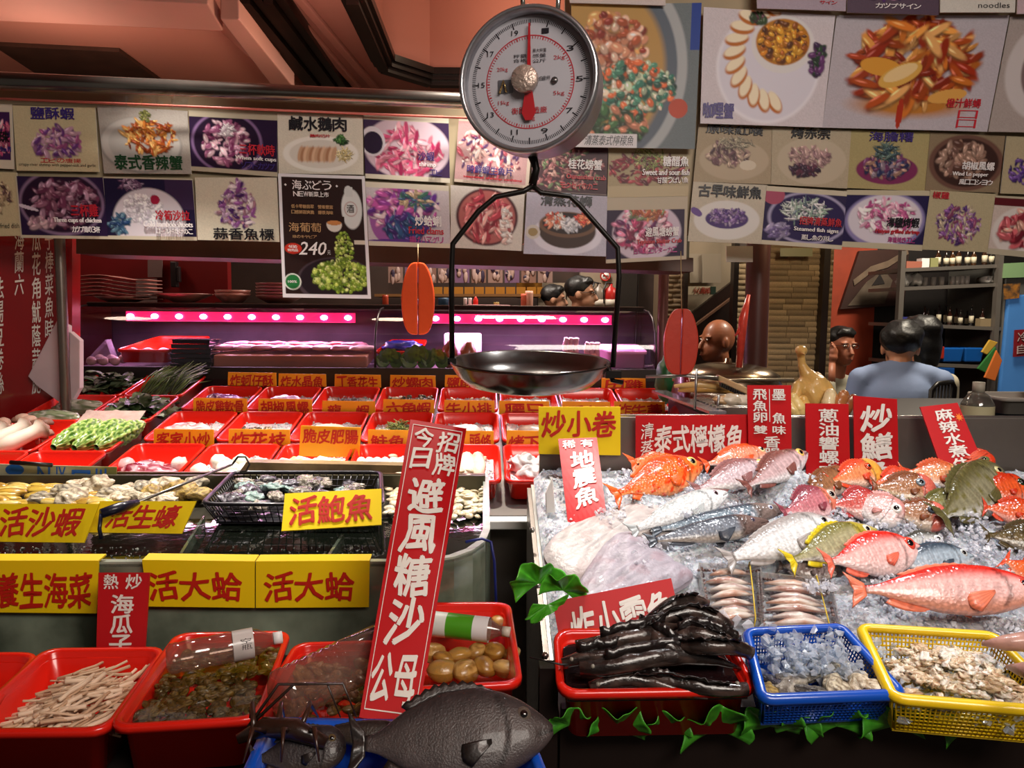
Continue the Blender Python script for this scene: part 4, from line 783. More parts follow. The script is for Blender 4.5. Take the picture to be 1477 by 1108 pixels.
# ---------------- right block: rows at Y of their back edge
ycard = M('card_yellow_shaded', 'f0a010', .45); yc = M('card_yellow', 'f2d010', .42)  # tray cards: the same yellow, deepened to orange to paint in their shade
rc = M('card_red', 'b80c14', .42, coat=.1); edge_w = M('card_edge', 'e8ded0', .5)
def sign(name, c, Y, mat, texts, ink, label, lean=None, th=.004, group=None, border=None, Ys=None, brush=.6):
    q = [atY(x, y, (Ys[i] if Ys else Y)) for i, (x, y) in enumerate(c)]
    n = nrm(q); t = thing(name, label, 'sign', (q[2] + q[3]) * .5, group)
    part('card', MB().card(q, -n * th), mat, t)
    mb = MB()
    for tx in texts: put_text(mb, q, n * .0012, tx[0], tx[1], tx[2] if len(tx) > 2 else False, tx[3] if len(tx) > 3 else .03, tx[4] if len(tx) > 4 else brush)
    if mb.n: part('lettering', mb, ink, t)
    if border:
        bm_ = MB(); u0, v0, w_ = border
        for r_ in ((u0, v0, 1 - u0, v0 + w_ * .25), (u0, 1 - v0 - w_ * .25, 1 - u0, 1 - v0), (u0, v0, u0 + w_, 1 - v0), (1 - u0 - w_, v0, 1 - u0, 1 - v0)):
            bm_.slab([bil(q, r_[0], r_[1]) + n * .001, bil(q, r_[2], r_[1]) + n * .001, bil(q, r_[2], r_[3]) + n * .001, bil(q, r_[0], r_[3]) + n * .001], -n * .0005)
        part('border', bm_, ink, t)
    return t, q
rows = {1: 2.43, 2: 2.75, 3: 3.06}
names = {(1, -4): 'holding a bag of dark red meat', (1, -3): 'of white garlic-like balls', (1, -2): 'of pale intestines under the tall amber card', (1, -1): 'of white squid tubes', (1, 0): 'of thick white slabs behind the long red board', (1, 1): 'of wrapped white parcels next to the steel panel',
         (2, -4): 'holding a pink knotted bag, middle row', (2, -3): 'of brown sea snails, middle row', (2, -2): 'of a coiled pale sausage', (2, -1): 'of a green herb mound on ice', (2, 0): 'of one white fillet on ice', (2, 1): 'of a grey fish slab', (2, 2): 'half hidden by the large yellow card', (2, 3): 'in the middle row nearest the steel panel',
         (3, -4): 'holding a violet bag, back row', (3, -3): 'holding a pale lilac bag, back row', (3, -2): 'of dark shredded fish, back row', (3, -1): 'of black and cream snails, back row', (3, 0): 'of pale clams, back row', (3, 1): 'under the hanging scale pan', (3, 2): 'just beside the scale pan in the back row', (3, 3): 'at the back row end with a grey packet'}
TM = {}
for (rw_, k), nm in names.items():
    m, _ = tray_at(k, rows[rw_], 'red plastic tray ' + nm); TM[(rw_, k)] = m
    if (rw_, k) not in ((1, -4),): ice_in(m, rw_ * 3 + k, nm)
item('meat_bag', 'clear bag of dark red meat in the front amber-signed tray', 'bag', TM[1, -4], bag_fn((-.01, -.17, -.03), (.085, .06, .03), ['7a1a28', 'a05060', 'd8b8c0'], 1), bagm)
for i, (x, y) in enumerate(((.07, -.13), (-.08, -.14))): item('garlic_bulb', ['garlic bulb behind the bag of red meat', 'pinkish bulb in front of the bag of red meat'][i], 'garlic', TM[1, -4], lumps_fn([((x, y, -.02), (.026, .026, .024))], [['efe6dc'], ['e8c0c0']][i], 3 + i), food_m)
r = random.Random(5)
for i in range(11):
    x, y = r.uniform(-.08, .05), r.uniform(-.27, -.12)
    item('squid_ball', 'cream white ball among others in the tray behind the hook', 'food ball', TM[1, -3], lumps_fn([((x, y, -.022 + .012 * (i % 2)), (.027, .025, .022))], ['f0e8d8', 'f6f0e4'], 20 + i), food_m, 'cream balls in the tray')
for i in range(9):
    x, y = r.uniform(-.08, .08), r.uniform(-.27, -.1)
    item('intestine_piece', 'pale yellowish intestine piece under the tall amber card', 'offal', TM[1, -2], lambda mb, x=x, y=y, i=i: mb.tube([V((x - .03, y, -.03)), V((x - .01, y + .015, -.018)), V((x + .015, y - .005, -.016)), V((x + .03, y + .01, -.03))], .012, 10, lin(['f0e4c8', 'e8d090', 'f4efe4'][i % 3])), food_m, 'intestine pieces in the tray')
for i in range(8):
    x = -.085 + .024 * i; item('squid_tube', 'plump white squid tube in the row beside the long red board', 'squid', TM[1, -1], lambda mb, x=x, i=i: mb.tube([V((x, -.08, -.03)), V((x + .004, -.12, -.012)), V((x + .006, -.18, -.012)), V((x, -.25, -.025))], [.006, .014, .015, .009], 12, lin('f4f0ec')), food_m, 'squid tubes in the tray')
for i in range(4):
    x = -.06 + .033 * i; item('white_slab', 'thick white slab, ' + ['first', 'second', 'third', 'fourth'][i] + ' counted from the long red board', 'fillet', TM[1, 0], lambda mb, x=x, i=i: mb.tube([V((x, -.10, -.04)), V((x + .002, -.12, .0)), V((x + .008, -.2, .004)), V((x, -.26, -.03))], [.014, .019, .02, .014], 12, lin(['f4eee0', 'f2e8d0'][i % 2])), food_m, 'white slabs in the tray')
for i, (x, y) in enumerate(((-.05, -.13), (.02, -.14), (.07, -.12), (-.03, -.22), (.05, -.22))):
    item('wrapped_parcel', 'film-wrapped white parcel, ' + ['back row corner by the squid side', 'back row middle', 'back row corner by the steel panel', 'front row, one nearer the white slabs', 'front row, one nearer the steel panel'][i], 'parcel', TM[1, 1], bag_fn((x, y, -.015), (.042, .036, .03), ['f2f0ee', 'd8d4d2', 'b8b0b0'], 30 + i), bagm, 'wrapped white parcels')
item('knotted_bag', 'knotted pinkish clear bag in the middle row', 'bag', TM[2, -4], bag_fn((-.01, -.16, -.025), (.08, .055, .032), ['e0b8b4', 'f0dcd8', 'c08888'], 7), bagm)
pile(TM[2, -3], snail_d, 'sea_snail', 'small brown sea snail in the middle row tray', 'snail', 'brown snails in the middle row', 34, lambda u, v: (-.08 + .16 * u, -.24 + .14 * v, -.032), .012, .011, .014, 1, 1.2)
item('coiled_sausage', 'thick coiled pale sausage on ice in the middle row', 'sausage', TM[2, -2], lambda mb: [mb.tube([V((.055 * s_ * math.cos(a * .35) - .01, -.16 + .05 * s_ * math.sin(a * .35), -.022)) for a in range(0, 18)], .013, 10, lin('cbbcac')) for s_ in (1, .5)], food_m)
def herb(mb, seed=1, n=240, c=(0, -.16, -.03), R_=(.05, .05, .035), cols=('5a6a20', '3c4a14', '8a8a40'), L_=.03):
    r = random.Random(seed)
    for i in range(n):
        a, q = r.uniform(0, 6.28), r.random() ** .5; p = V(c) + V((R_[0] * q * math.cos(a), R_[1] * q * math.sin(a), R_[2] * (1 - q * q))); d_ = V((r.gauss(0, 1), r.gauss(0, 1), r.gauss(0, .5))).normalized() * L_ * r.uniform(.5, 1.2)
        mb.tube([p, p + d_ * .5 + V((0, 0, .003)), p + d_], .0014, 3, lin(cols[i % len(cols)]))
item('herb_mound', 'mound of fine green herb on ice in the middle row', 'herbs', TM[2, -1], herb, matte_v)
item('white_fillet', 'single white fillet resting on ice in the middle row', 'fillet', TM[2, 0], lumps_fn([((-.01, -.15, -.02), (.06, .04, .022))], ['f2ece8'], 9, .3, 18), food_m)
item('grey_fish_slab', 'grey fish slab with pale edge behind the large yellow card', 'fish', TM[2, 1], lumps_fn([((.02, -.14, -.025), (.08, .04, .018))], ['9a8478'], 10, .2, 18), food_m)
item('fish_pieces', 'rosy fish pieces in the tray half hidden by the yellow card', 'fish', TM[2, 2], lumps_fn([((.0, -.14, -.025), (.07, .04, .02)), ((.04, -.2, -.02), (.05, .04, .018))], ['b87870', 'd8a8a0'], 11, .3, 16), food_m)
item('burdock_bundle', 'tan burdock slices in the middle row end tray', 'vegetable', TM[2, 3], lambda mb: herb(mb, 3, 120, cols=('b09068', 'c8a880', '8a6a48'), L_=.05), matte_v)
item('violet_bag', 'shiny violet-tinted bag in the back row', 'bag', TM[3, -4], bag_fn((-.01, -.15, -.02), (.07, .05, .03), ['b878b8', '6a4078', 'e0b8e0'], 12), bagm)
item('lilac_bag', 'smooth lilac white bag in the back row', 'bag', TM[3, -3], bag_fn((-.0, -.15, -.025), (.07, .055, .03), ['e0b8d8', 'd0a0c8', 'f0d8ec'], 13, .2), bagm)
item('shredded_fish', 'heap of thin dark and silver dried fish in the back row', 'dried fish', TM[3, -2], lambda mb: herb(mb, 4, 260, (0, -.15, -.035), (.075, .06, .02), ('3a3038', '8a8088', '5a4a50', 'b8a8b0'), .02), matte_v)
pile(TM[3, -1], snail_d + clam_p[:1], 'turban_snail', 'black or cream snail in the back row tray', 'snail', 'black and cream snails in the back row', 60, lambda u, v: (-.09 + .18 * u, -.26 + .22 * v, -.03), .02, .011, .015, 2, 1.2)
pile(TM[3, 0], clam_p, 'pale_clam', 'small pale clam in the back row tray', 'clam', 'pale clams in the back row', 30, lambda u, v: (-.08 + .16 * u, -.26 + .2 * v, -.03), .012, .010, .014, 3, .8)
item('pale_pieces', 'scattered pale shellfish meat under the scale pan', 'shellfish', TM[3, 1], lumps_fn([((-.07 + .02 * i, -.13 - .03 * (i % 3), -.03), (.014, .012, .01)) for i in range(8)], ['e8c0b0', 'f0dcd0'], 14), food_m)
item('pale_lump', 'low pale lump in the back row tray beside the pan', 'fish', TM[3, 2], lumps_fn([((0, -.16, -.03), (.06, .04, .018))], ['d8b0a8'], 15, .3, 16), food_m)
item('grey_packet', 'grey film packet at the end of the back row', 'packet', TM[3, 3], bag_fn((-.01, -.16, -.03), (.07, .05, .02), ['9a8078', 'c8b0a8', '6a5048'], 16), bagm)
# yellow signs standing behind the trays, their shade painted in as orange
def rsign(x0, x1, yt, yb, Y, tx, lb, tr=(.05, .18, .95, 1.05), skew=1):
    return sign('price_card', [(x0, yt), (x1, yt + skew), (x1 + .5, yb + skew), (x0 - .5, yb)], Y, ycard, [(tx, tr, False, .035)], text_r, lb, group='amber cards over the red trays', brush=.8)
R1, R2, R3 = 2.445, 2.765, 3.075
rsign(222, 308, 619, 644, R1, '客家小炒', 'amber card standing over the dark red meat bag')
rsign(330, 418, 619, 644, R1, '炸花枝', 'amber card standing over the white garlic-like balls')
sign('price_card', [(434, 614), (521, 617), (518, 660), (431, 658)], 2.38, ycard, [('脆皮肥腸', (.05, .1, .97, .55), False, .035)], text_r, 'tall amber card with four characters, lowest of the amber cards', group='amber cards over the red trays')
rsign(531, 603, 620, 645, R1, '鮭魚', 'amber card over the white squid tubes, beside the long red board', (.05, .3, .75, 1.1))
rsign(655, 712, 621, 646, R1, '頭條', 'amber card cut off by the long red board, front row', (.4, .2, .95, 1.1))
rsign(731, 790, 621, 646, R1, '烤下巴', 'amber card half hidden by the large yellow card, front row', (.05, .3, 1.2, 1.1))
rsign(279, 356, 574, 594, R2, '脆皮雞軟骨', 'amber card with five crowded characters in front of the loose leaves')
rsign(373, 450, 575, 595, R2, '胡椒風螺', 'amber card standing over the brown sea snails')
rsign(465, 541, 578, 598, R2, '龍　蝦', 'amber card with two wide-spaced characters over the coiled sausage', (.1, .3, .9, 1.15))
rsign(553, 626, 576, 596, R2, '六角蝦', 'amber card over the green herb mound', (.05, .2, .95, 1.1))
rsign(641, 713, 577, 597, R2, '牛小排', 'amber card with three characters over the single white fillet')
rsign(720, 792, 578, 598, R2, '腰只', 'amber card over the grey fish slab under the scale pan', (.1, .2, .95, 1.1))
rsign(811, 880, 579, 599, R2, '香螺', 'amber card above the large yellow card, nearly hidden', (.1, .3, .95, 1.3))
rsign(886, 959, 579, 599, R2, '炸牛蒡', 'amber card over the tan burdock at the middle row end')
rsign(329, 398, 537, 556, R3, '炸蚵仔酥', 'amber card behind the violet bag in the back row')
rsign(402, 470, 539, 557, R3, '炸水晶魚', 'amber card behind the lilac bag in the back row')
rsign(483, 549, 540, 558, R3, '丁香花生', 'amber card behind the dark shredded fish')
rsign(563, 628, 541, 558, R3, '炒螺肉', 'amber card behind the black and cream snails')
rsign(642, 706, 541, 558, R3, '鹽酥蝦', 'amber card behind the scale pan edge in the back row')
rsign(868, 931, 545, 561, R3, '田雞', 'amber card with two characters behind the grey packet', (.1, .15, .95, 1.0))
# ---------------- left block of vegetables
DX = -.045
LB = {('A', -6): (3.22, 'heaped with dark round leaves'), ('A', -5): (3.22, 'piled with long dark green stems'), ('B', -6): (2.935, 'with two wrapped vegetables'), ('B', -5): (2.935, 'heaped with loose green leaves'), ('C', -6): (2.65, 'of brown and white mushrooms'), ('C', -5): (2.65, 'of three bitter melons'), ('D', -6): (2.365, 'holding a pale green gourd'), ('D', -5): (2.365, 'standing empty in front of the bitter melons')}
for (a_, k), (Y, nm) in LB.items(): TM[a_, k], _ = tray_at(k, Y, 'red plastic tray ' + nm, DX)
def leaf(mb, p, d_, w_, n_, col, curl=.2, seed=0, nu=4, nv=6):
    d_ = V(d_); sd = d_.cross(V(n_)).normalized(); up = sd.cross(d_).normalized(); L_ = d_.length
    f = lambda u, v: V(p) + d_ * v + sd * (u - .5) * 2 * w_ * (math.sin(math.pi * min(v * .93 + .05, 1)) ** .7) + up * (curl * L_ * (4 * (v - .5) ** 2 * -.5 + abs(u - .5) * .6) + .12 * L_ * noise.noise(V((u * 3, v * 4, seed))))
    c = np.array(lin(col)); mb.grid(nu, nv, f, lambda u, v: c * (1.35 if abs(u - .5) < .1 else 1))
def leaves_fn(n, c, R_, cols, sz, seed, heap=.05):
    def f(mb):
        r = random.Random(seed)
        for i in range(n):
            a, q = r.uniform(0, 6.28), r.random() ** .5; p = V(c) + V((R_[0] * q * math.cos(a), R_[1] * q * math.sin(a), heap * (1 - q * q) * r.uniform(.3, 1))); a2 = r.uniform(0, 6.28)
            leaf(mb, p, V((math.cos(a2), math.sin(a2), r.uniform(-.2, .5))) * sz * r.uniform(.7, 1.3), sz * .36, (0, 0, 1), cols[i % len(cols)], seed=i)
    return f
leaf_m = M('leaf', vc=True, rough=.4, bump=.3, bs=60, var=.2, vs=20)
tag(item('leafy_greens', 'heap of dark round leaves in the far tray', 'greens', TM['A', -6], leaves_fn(90, (0, -.13, -.03), (.09, .11, .05), ['4a5a3c', '2c3820', '5c6a50', '222a18'], .06, 1, .07), leaf_m), kind='stuff')
def stems(mb):
    r = random.Random(8)
    for i in range(170):
        x, y = r.uniform(-.07, .07), r.uniform(-.26, -.2); p = V((x, y, -.03 + r.random() * .03)); e = p + V((r.uniform(.0, .07), r.uniform(.16, .26), r.uniform(.0, .06))); mb.tube([p, p.lerp(e, .5) + V((0, 0, .02)), e], .0022, 4, lin(['34401c', '4a5a24', '222a12', '5a6a34'][i % 4]))
tag(item('green_stems', 'pile of long thin dark green stems in the far tray', 'greens', TM['A', -5], stems, leaf_m), kind='stuff')
tag(item('loose_greens', 'heap of loose grey-green leaves in the tray above the bitter melons', 'greens', TM['B', -5], leaves_fn(100, (.01, -.14, -.03), (.1, .12, .05), ['5c7048', '3c5030', '82907a', '2a3820'], .062, 2, .06), leaf_m), kind='stuff')
for i, (y, x, c) in enumerate(((-.10, .01, '7c8468'), (-.22, -.02, '8a9474'))):
    item('wrapped_vegetable', ['film-wrapped green vegetable, farther one in its tray', 'film-wrapped green vegetable, nearer one in its tray'][i], 'vegetable', TM['B', -6], bag_fn((x, y, -.02), (.095, .04, .03), [c, '5c6a4c', 'b8b4a8'], 40 + i, .15), bagm)
mush = M('mushroom', vc=True, rough=.55, sss=.1)
def king(mb, p, d_, col='e8d8c8'):
    p = V(p); d_ = V(d_); mb.tube([p, p + d_ * .3, p + d_ * .7, p + d_ * .86, p + d_ * .95, p + d_ * 1.02, p + d_ * 1.05], [.020, .026, .022, .024, .036, .028, .006], 14, lin(col)); c = mb.c[-1]; c[14 * 4:] = lin('8a6a58')
for i, (p, d_) in enumerate((((-.12, -.27, -.01), (.075, .12, .03)), ((-.06, -.27, .0), (.085, .12, .03)), ((.0, -.28, -.0), (.085, .11, .03)), ((-.17, -.25, -.01), (.07, .12, .02)))):
    item('king_mushroom', 'thick white king oyster mushroom, %s of four in the tray edge row' % ['second', 'third', 'innermost', 'outermost'][i], 'mushroom', TM['C', -6], lambda mb, p=p, d_=d_: king(mb, p, d_), mush)
r = random.Random(9)
for i in range(22):
    x, y = r.uniform(-.09, .09), r.uniform(-.16, -.03)
    item('shiitake', 'round brown mushroom cap in the pile behind the white ones', 'mushroom', TM['C', -6], lambda mb, x=x, y=y, i=i: (mb.lathe([(.024, -.004), (.025, .004), (.018, .014), (.008, .018), (0, .0185)], Matrix.Translation((x, y, .0 + .008 * (i % 3))) @ Matrix.Rotation(random.Random(i).uniform(-.5, .5), 4, 'X'), 14, lin(['9a7060', '7c5444', 'b08a78'][i % 3])), mb.tube([V((x, y, -.01)), V((x, y, -.035))], .007, 8, lin('c8b0a0'))), mush, 'brown mushroom caps')
def melon(mb, p, d_, seed):
    p = V(p); d_ = V(d_); sd = d_.normalized().cross(V((0, 0, 1))).normalized(); up = sd.cross(d_).normalized(); nu, nv = 64, 60
    def f(u, v):
        th = u * 2 * math.pi; R_ = .030 * math.sin(math.pi * min(max(v, .02), .98)) ** .42; b_ = .10 * abs(math.sin(th * 4.5)) + .22 * noise.noise(V((math.cos(th) * 5, math.sin(th) * 5, v * 15 + seed)))
        return p + d_ * v + (sd * math.cos(th) + up * math.sin(th)) * R_ * (1 + b_)
    def c(u, v):
        th = u * 2 * math.pi; a = abs(math.sin(th * 4.5)) * .6 + 1.6 * noise.noise(V((math.cos(th) * 5, math.sin(th) * 5, v * 15 + seed))); c1, c2 = np.array(lin('3c6818')), np.array(lin('b4cc70')); a = min(max(a, 0), 1); return c1 * (1 - a) + c2 * a
    mb.grid(nu, nv, f, c)
for i, (p, d_) in enumerate((((-.07, -.265, .0), (.04, .215, .01)), ((-.005, -.27, .0), (.055, .22, .01)), ((.06, -.265, .0), (.06, .2, .01)))):
    item('bitter_melon', 'knobbly green bitter melon, %s of three on the tray' % ['outermost', 'middle', 'innermost'][i], 'melon', TM['C', -5], lambda mb, p=p, d_=d_, i=i: melon(mb, p, d_, i), M('melon_skin', vc=True, rough=.3, coat=.3))
item('wrapping_paper', 'crumpled pale wrapping sheet behind the bitter melons', 'paper', TM['C', -5], lambda mb: mb.grid(16, 10, lambda u, v: V((-.1 + .2 * u, -.10 + .11 * v, .0 + .03 * v + .006 * noise.noise(V((u * 9, v * 5, 0))))), lambda u, v: lin('d0b4ac' if int(u * 32) % 2 else 'c0a098')), matte_v)
def gourd(mb):
    mb.ball((-.05, -.14, -.005), (.105, .05, .045), None, 40, 20, .05); c = mb.c[-1]; v = mb.v[-1]
    for i in range(len(c)):
        a = math.atan2(v[i][1] + .14, v[i][2] + .005); k = .5 + .5 * math.sin(a * 16); c[i] = np.array(lin('dce8a8')) * k + np.array(lin('a8c060')) * (1 - k)
item('pale_gourd', 'large pale green gourd at the stall corner', 'gourd', TM['D', -6], gourd, M('melon_skin', vc=True))
# ================================================================== glass display case behind the trays
CY = 3.42
cl, cr = atY(116, 540, CY).x, atY(932, 540, CY).x; zb, zt = atY(520, 532, CY - .12).z, atY(520, 444, CY).z
t = thing('display_case', 'long curved-glass refrigerated display case lit by pink strip lamps', 'display case', ((cl + cr) / 2, CY, zb))
part('base', MB().box(((cl + cr) / 2, CY + .05, zb - .1), (cr - cl, .52, .16)), M('case_base', '2c1c1e', .35, .3), t, bev=.006)
part('shelf', MB().box(((cl + cr) / 2, CY + .06, zb - .012), (cr - cl - .02, .46, .02)), M('case_floor', '9a8090', .3, .4), t)
part('back_panel', MB().box(((cl + cr) / 2, CY + .31, (zb + zt) / 2), (cr - cl, .02, zt - zb)), M('case_back', '574858', .35, .3, var=.3), t)
part('top', MB().box(((cl + cr) / 2, CY + .21, zt + .008), (cr - cl, .26, .016)), M('case_top', '6a605c', .25, .7), t, bev=.003)
prof = [(CY - .19, zb), (CY - .19, zb + .10), (CY - .165, zb + .17), (CY - .10, zb + .225), (CY - .02, zt - .008), (CY + .08, zt)]
glass = thin_glass('case_glass', 'f4e8f4', .05, .2)
xm = atY(541, 500, CY - .19).x
for x0, x1 in ((cl + .01, xm - .006), (xm + .006, cr - .01)):
    part('front_glass', MB().grid(1, 5, lambda u, v: V((x0 + (x1 - x0) * u, *prof[round(v * 5)]))), glass, t)
for x in (cl, xm, cr):
    part('glass_rib', MB().tube([V((x, a, b)) for a, b in prof], .005, 8), M('rib', '3a3034', .3, .5), t)
for x in (cl + .002, cr - .002):
    part('side_glass', MB().slab([V((x, a, b)) for a, b in prof] + [V((x, CY + .3, zt)), V((x, CY + .3, zb))], (.003, 0, 0)), glass, t)
part('dark_sill', MB().box(((cl + cr) / 2, CY - .2, zb - .015), (cr - cl, .03, .05)), dark, t)
part('top_rim', MB().box(((cl + cr) / 2, CY + .085, zt + .003), (cr - cl, .012, .016)), M('rim_dark', '26201e', .3, .5), t)
for k, (x0, x1, n_) in enumerate(((182, 512, 10), (622, 882, 9))):
    a, b = atY(x0, 461, CY + .05), atY(x1, 461 + (0, 8)[k], CY + .05); a.z = b.z = zt - .045
    s_ = part('lamp_strip', MB().slab([a + V((0, 0, .021)), b + V((0, 0, .021)), b - V((0, 0, .021)), a - V((0, 0, .021))], (0, .012, 0)), M('strip_pink', 'e0205a', .4, emit=1.6), t)
    xs = [a.x + .02 + (b.x - a.x - .05) * i / (n_ - 1) for i in range(n_)]
    for x in xs: part('led', MB().ball((x, CY + .045, a.z), (.016, .006, .011), None, 10, 6), M('led', 'dfe6ff', .4, emit=16), s_)
    l_ = light('AREA', 'case_lamp', ((a.x + b.x) / 2, CY + .03, a.z - .02), ((a.x + b.x) / 2, CY - .02, 0), 9, (1.0, .62, .95), b.x - a.x, size_y=.05)
def CP(x, y, dy=0): return atY(x, y, CY + dy)
# goods in the case
def case_tray(pts, d_, mat, lb, nm='case_tray'):
    a, b, c, d = pts; w_ = (b - a).length; mpq = [a, b, c, d]
    def mp(p): u = p.x / .3 + .5; v = -p.y / .3; q = bil(mpq, u, v); return V((q.x, q.y, q.z + p.z))
    return solo(nm, tray_mb(.3, .3, d_, mp=mp), mat, lb, 'tray')
zr = zb + .075
case_tray([V((CP(206, 500).x, CY + .18, zr + .05)), V((CP(286, 500).x, CY + .18, zr + .05)), V((CP(258, 500).x, CY - .12, zr)), V((CP(184, 500).x, CY - .12, zr))], .055, redp, 'tilted red tray of round buns inside the glass case')
for i in range(3):
    solo('round_bun', MB().ball(V((CP(203 + 22 * i, 500).x, CY - .08, zr - .012)), (.026, .026, .02), lin('e85040'), 14, 8), food_m, 'small red-lit bun in the tilted tray, %s from the case end' % ['first', 'second', 'third'][i], 'bun')  # buns given a red base colour
for i in range(6):
    solo('egg', MB().ball(V((CP(140 + 8.5 * i, 515).x, CY - .05 + .02 * (i % 2), zb + .022 + .008 * (i % 2))), (.022, .018, .02), lin('c8a898'), 12, 8), food_m, 'pinkish egg in the film packet at the glass case end', 'egg', 'eggs in the case')
solo('film_wrap', MB().slab([CP(126, 518, -.1), CP(152, 490, -.1), CP(162, 517, -.1)], (0, .05, 0)), thin_glass('film', 'ffffff', .15, .5, .25, 'd8c0e0'), 'folded clear film wrap over the eggs', 'film')
for i in range(6):
    z = zb + .012 + .02 * i
    solo('boxed_tray', MB().box(V((CP(294, 500).x + .004 * (i % 2), CY - .1, z)), (.17 - .003 * i, .12, .017)).box(V((CP(294, 500).x, CY - .1, z + .0085)), (.175, .125, .003)), M('tray_black', '18141c', .15, coat=.8), 'black lidded food tray in a stack in the case, %s up' % ['lowest', 'second', 'third', 'fourth', 'fifth', 'topmost'][i], 'food tray', bev=.002)
r = random.Random(4)
bx = [V((CP(323, 500).x, CY - .14, zb)), V((CP(536, 500).x, CY - .14, zb))]
solo('meat_pan', MB().slab([V((bx[0].x, CY - .14, zb + .055)), V((bx[1].x, CY - .14, zb + .055)), V((bx[1].x, CY + .12, zb + .085)), V((bx[0].x, CY + .12, zb + .085))], (0, 0, -.05)), M('pan_tan', 'a8745c', .4), 'long tan tray carrying the pale pink fillets in the case', 'tray', bev=.006)
for i in range(15):
    x = bx[0].x + .03 + (bx[1].x - bx[0].x - .06) * i / 14; y = CY - .06 + .05 * (i % 2)
    solo('pink_fillet', MB().ball((x, y, zb + .085 + .012 * (i % 2)), (.062, .035, .014), lin(['e8a8c0', 'd880a0', 'f0c8d8', 'e06070'][i % 4]), 16, 10, .3, rotz(.5 + .3 * r.random()), seed=i), food_m, 'pale pink fillet in the overlapping row in the case', 'fillet', 'pink fillets in the case')
case_tray([V((CP(560, 500).x, CY + .1, zr + .045)), V((CP(614, 500).x, CY + .1, zr + .045)), V((CP(610, 500).x, CY - .1, zr + .0)), V((CP(545, 500).x, CY - .1, zr + .0))], .05, redp, 'tilted red tray with a blue bag inside the case')
solo('blue_bag', MB().ball(V((CP(580, 500).x, CY - .03, zr + .018)), (.085, .05, .026), None, 22, 12, .5, seed=3), M('bag_blue', '1c2ca0', .3, coat=.4), 'crumpled blue bag lying in the red tray inside the case', 'bag')
for i, (x, y, s_) in enumerate(((562, 519, .06), (602, 524, .075), (628, 524, .06))):
    p = CP(x, y, -.12); p.z = zb + .03
    solo('curly_greens', (lambda mb: [leaf(mb, p, V((math.cos(a), -.2, math.sin(a))) * s_, s_ * .5, (0, -1, .2), ['4a7020', '35561a', '5c8428'][j % 3], seed=j) for j, a in enumerate([.2, .7, 1.2, 1.7, 2.2, 2.8, 0, 3.1])] and mb)(MB()), leaf_m, 'dark curly green leaves in the case, %s from the case divider' % ['first bunch', 'second bunch', 'third bunch'][i], 'greens')
for i, x in enumerate((650, 676)):
    solo('roast_piece', MB().ball(V((CP(x, 500).x, CY - .08, zb + .06)), (.034, .04, .06), lin(['7a3c20', '9a5a2c'][i]), 18, 12, .2, seed=i), food_m, ['dark brown roast piece behind the scale arm', 'golden brown roast piece beside the dark one'][i], 'roast meat')
solo('white_tub', MB().box(V((CP(667, 490).x, CY + .12, zb + .10)), (.17, .10, .10)), M('pink_white', 'd8b8d0', .3), 'large whitish tub standing behind the roast pieces', 'tub', bev=.01)
for i, (x, w_) in enumerate(((704, .08), (730, .07))):
    solo('whole_squid', MB().ball(V((CP(x, 500).x, CY - .04, zb + .04)), (w_, .03, .02), lin('e8b8c0'), 18, 10, .3, seed=i + 4), food_m, ['pale pink squid lying beyond the pan, longer one', 'pale pink squid with its tip by the blue packet'][i], 'squid')
solo('blue_packet', MB().ball(V((CP(746, 500).x, CY - .06, zb + .05)), (.05, .03, .022), None, 18, 10, .5, seed=8), M('packet_blue', '1a1c6a', .3, coat=.4), 'small dark blue packet beyond the scale pan', 'packet')
for i, x in enumerate((822, 852)):
    t2 = thing('chicken_feet', ['upright pink poultry piece in the case, larger', 'upright pink poultry piece in the case, smaller, by the tub'][i], 'poultry', V((CP(x, 500).x, CY - .06, zb)))
    p = V((CP(x, 500).x, CY - .06, zb + .035)); s_ = (1, .8)[i]
    part('body', MB().ball(p, (.045 * s_, .04, .04 * s_), lin('e8a090'), 16, 10, .35, seed=i), food_m, t2)
    for j in range(3): part('limb', MB().tube([p + V((-.02 + .02 * j, 0, .02)), p + V((-.03 + .025 * j, 0, .07 * s_)), p + V((-.02 + .02 * j, -.01, .10 * s_))], [.014, .010, .013], 8, lin('e8b0b8')), food_m, t2)
case_tray([V((CP(862, 500).x, CY + .08, zr + .03)), V((CP(925, 500).x, CY + .08, zr + .03)), V((CP(928, 500).x, CY - .1, zr + .005)), V((CP(874, 500).x, CY - .1, zr + .005))], .07, M('pink_tub', 'e0a0c8', .35), 'translucent pink tub at the end of the glass case')
# plates and bowls on top of the case
def on_top(x): return V((CP(x, 440, .2).x, CY + .2, zt + .018))
for i in range(6):
    p = on_top(177) + V((0, 0, .017 * i)); mb = MB()
    mb.grid(14, 4, lambda u, v: p + V(((u - .5) * .30, (v - .5) * .16, .018 + .012 * math.cos((u - .3) * 5) + .016 * abs(u - .5))))
    if i == 0: mb.lathe([(.06, 0), (.09, .012), (.12, .024)], Matrix.Translation(p), 20)
    solo('wavy_plate', mb, M('plate_pink', 'c08a84', .3, vc=False), 'wavy rectangular pink plate in a stack on the case, %s' % ['lowest', 'second up', 'third up', 'fourth up', 'fifth up', 'topmost'][i], 'plate', solid=.003)
p = on_top(266); solo('wide_bowl', MB().lathe([(.045, 0), (.05, .003), (.125, .036), (.128, .04), (.12, .038), (.045, .006), (0, .005)], Matrix.Translation(p), 28), M('plate_pink', ''), 'wide shallow pink bowl standing alone on the case', 'bowl')
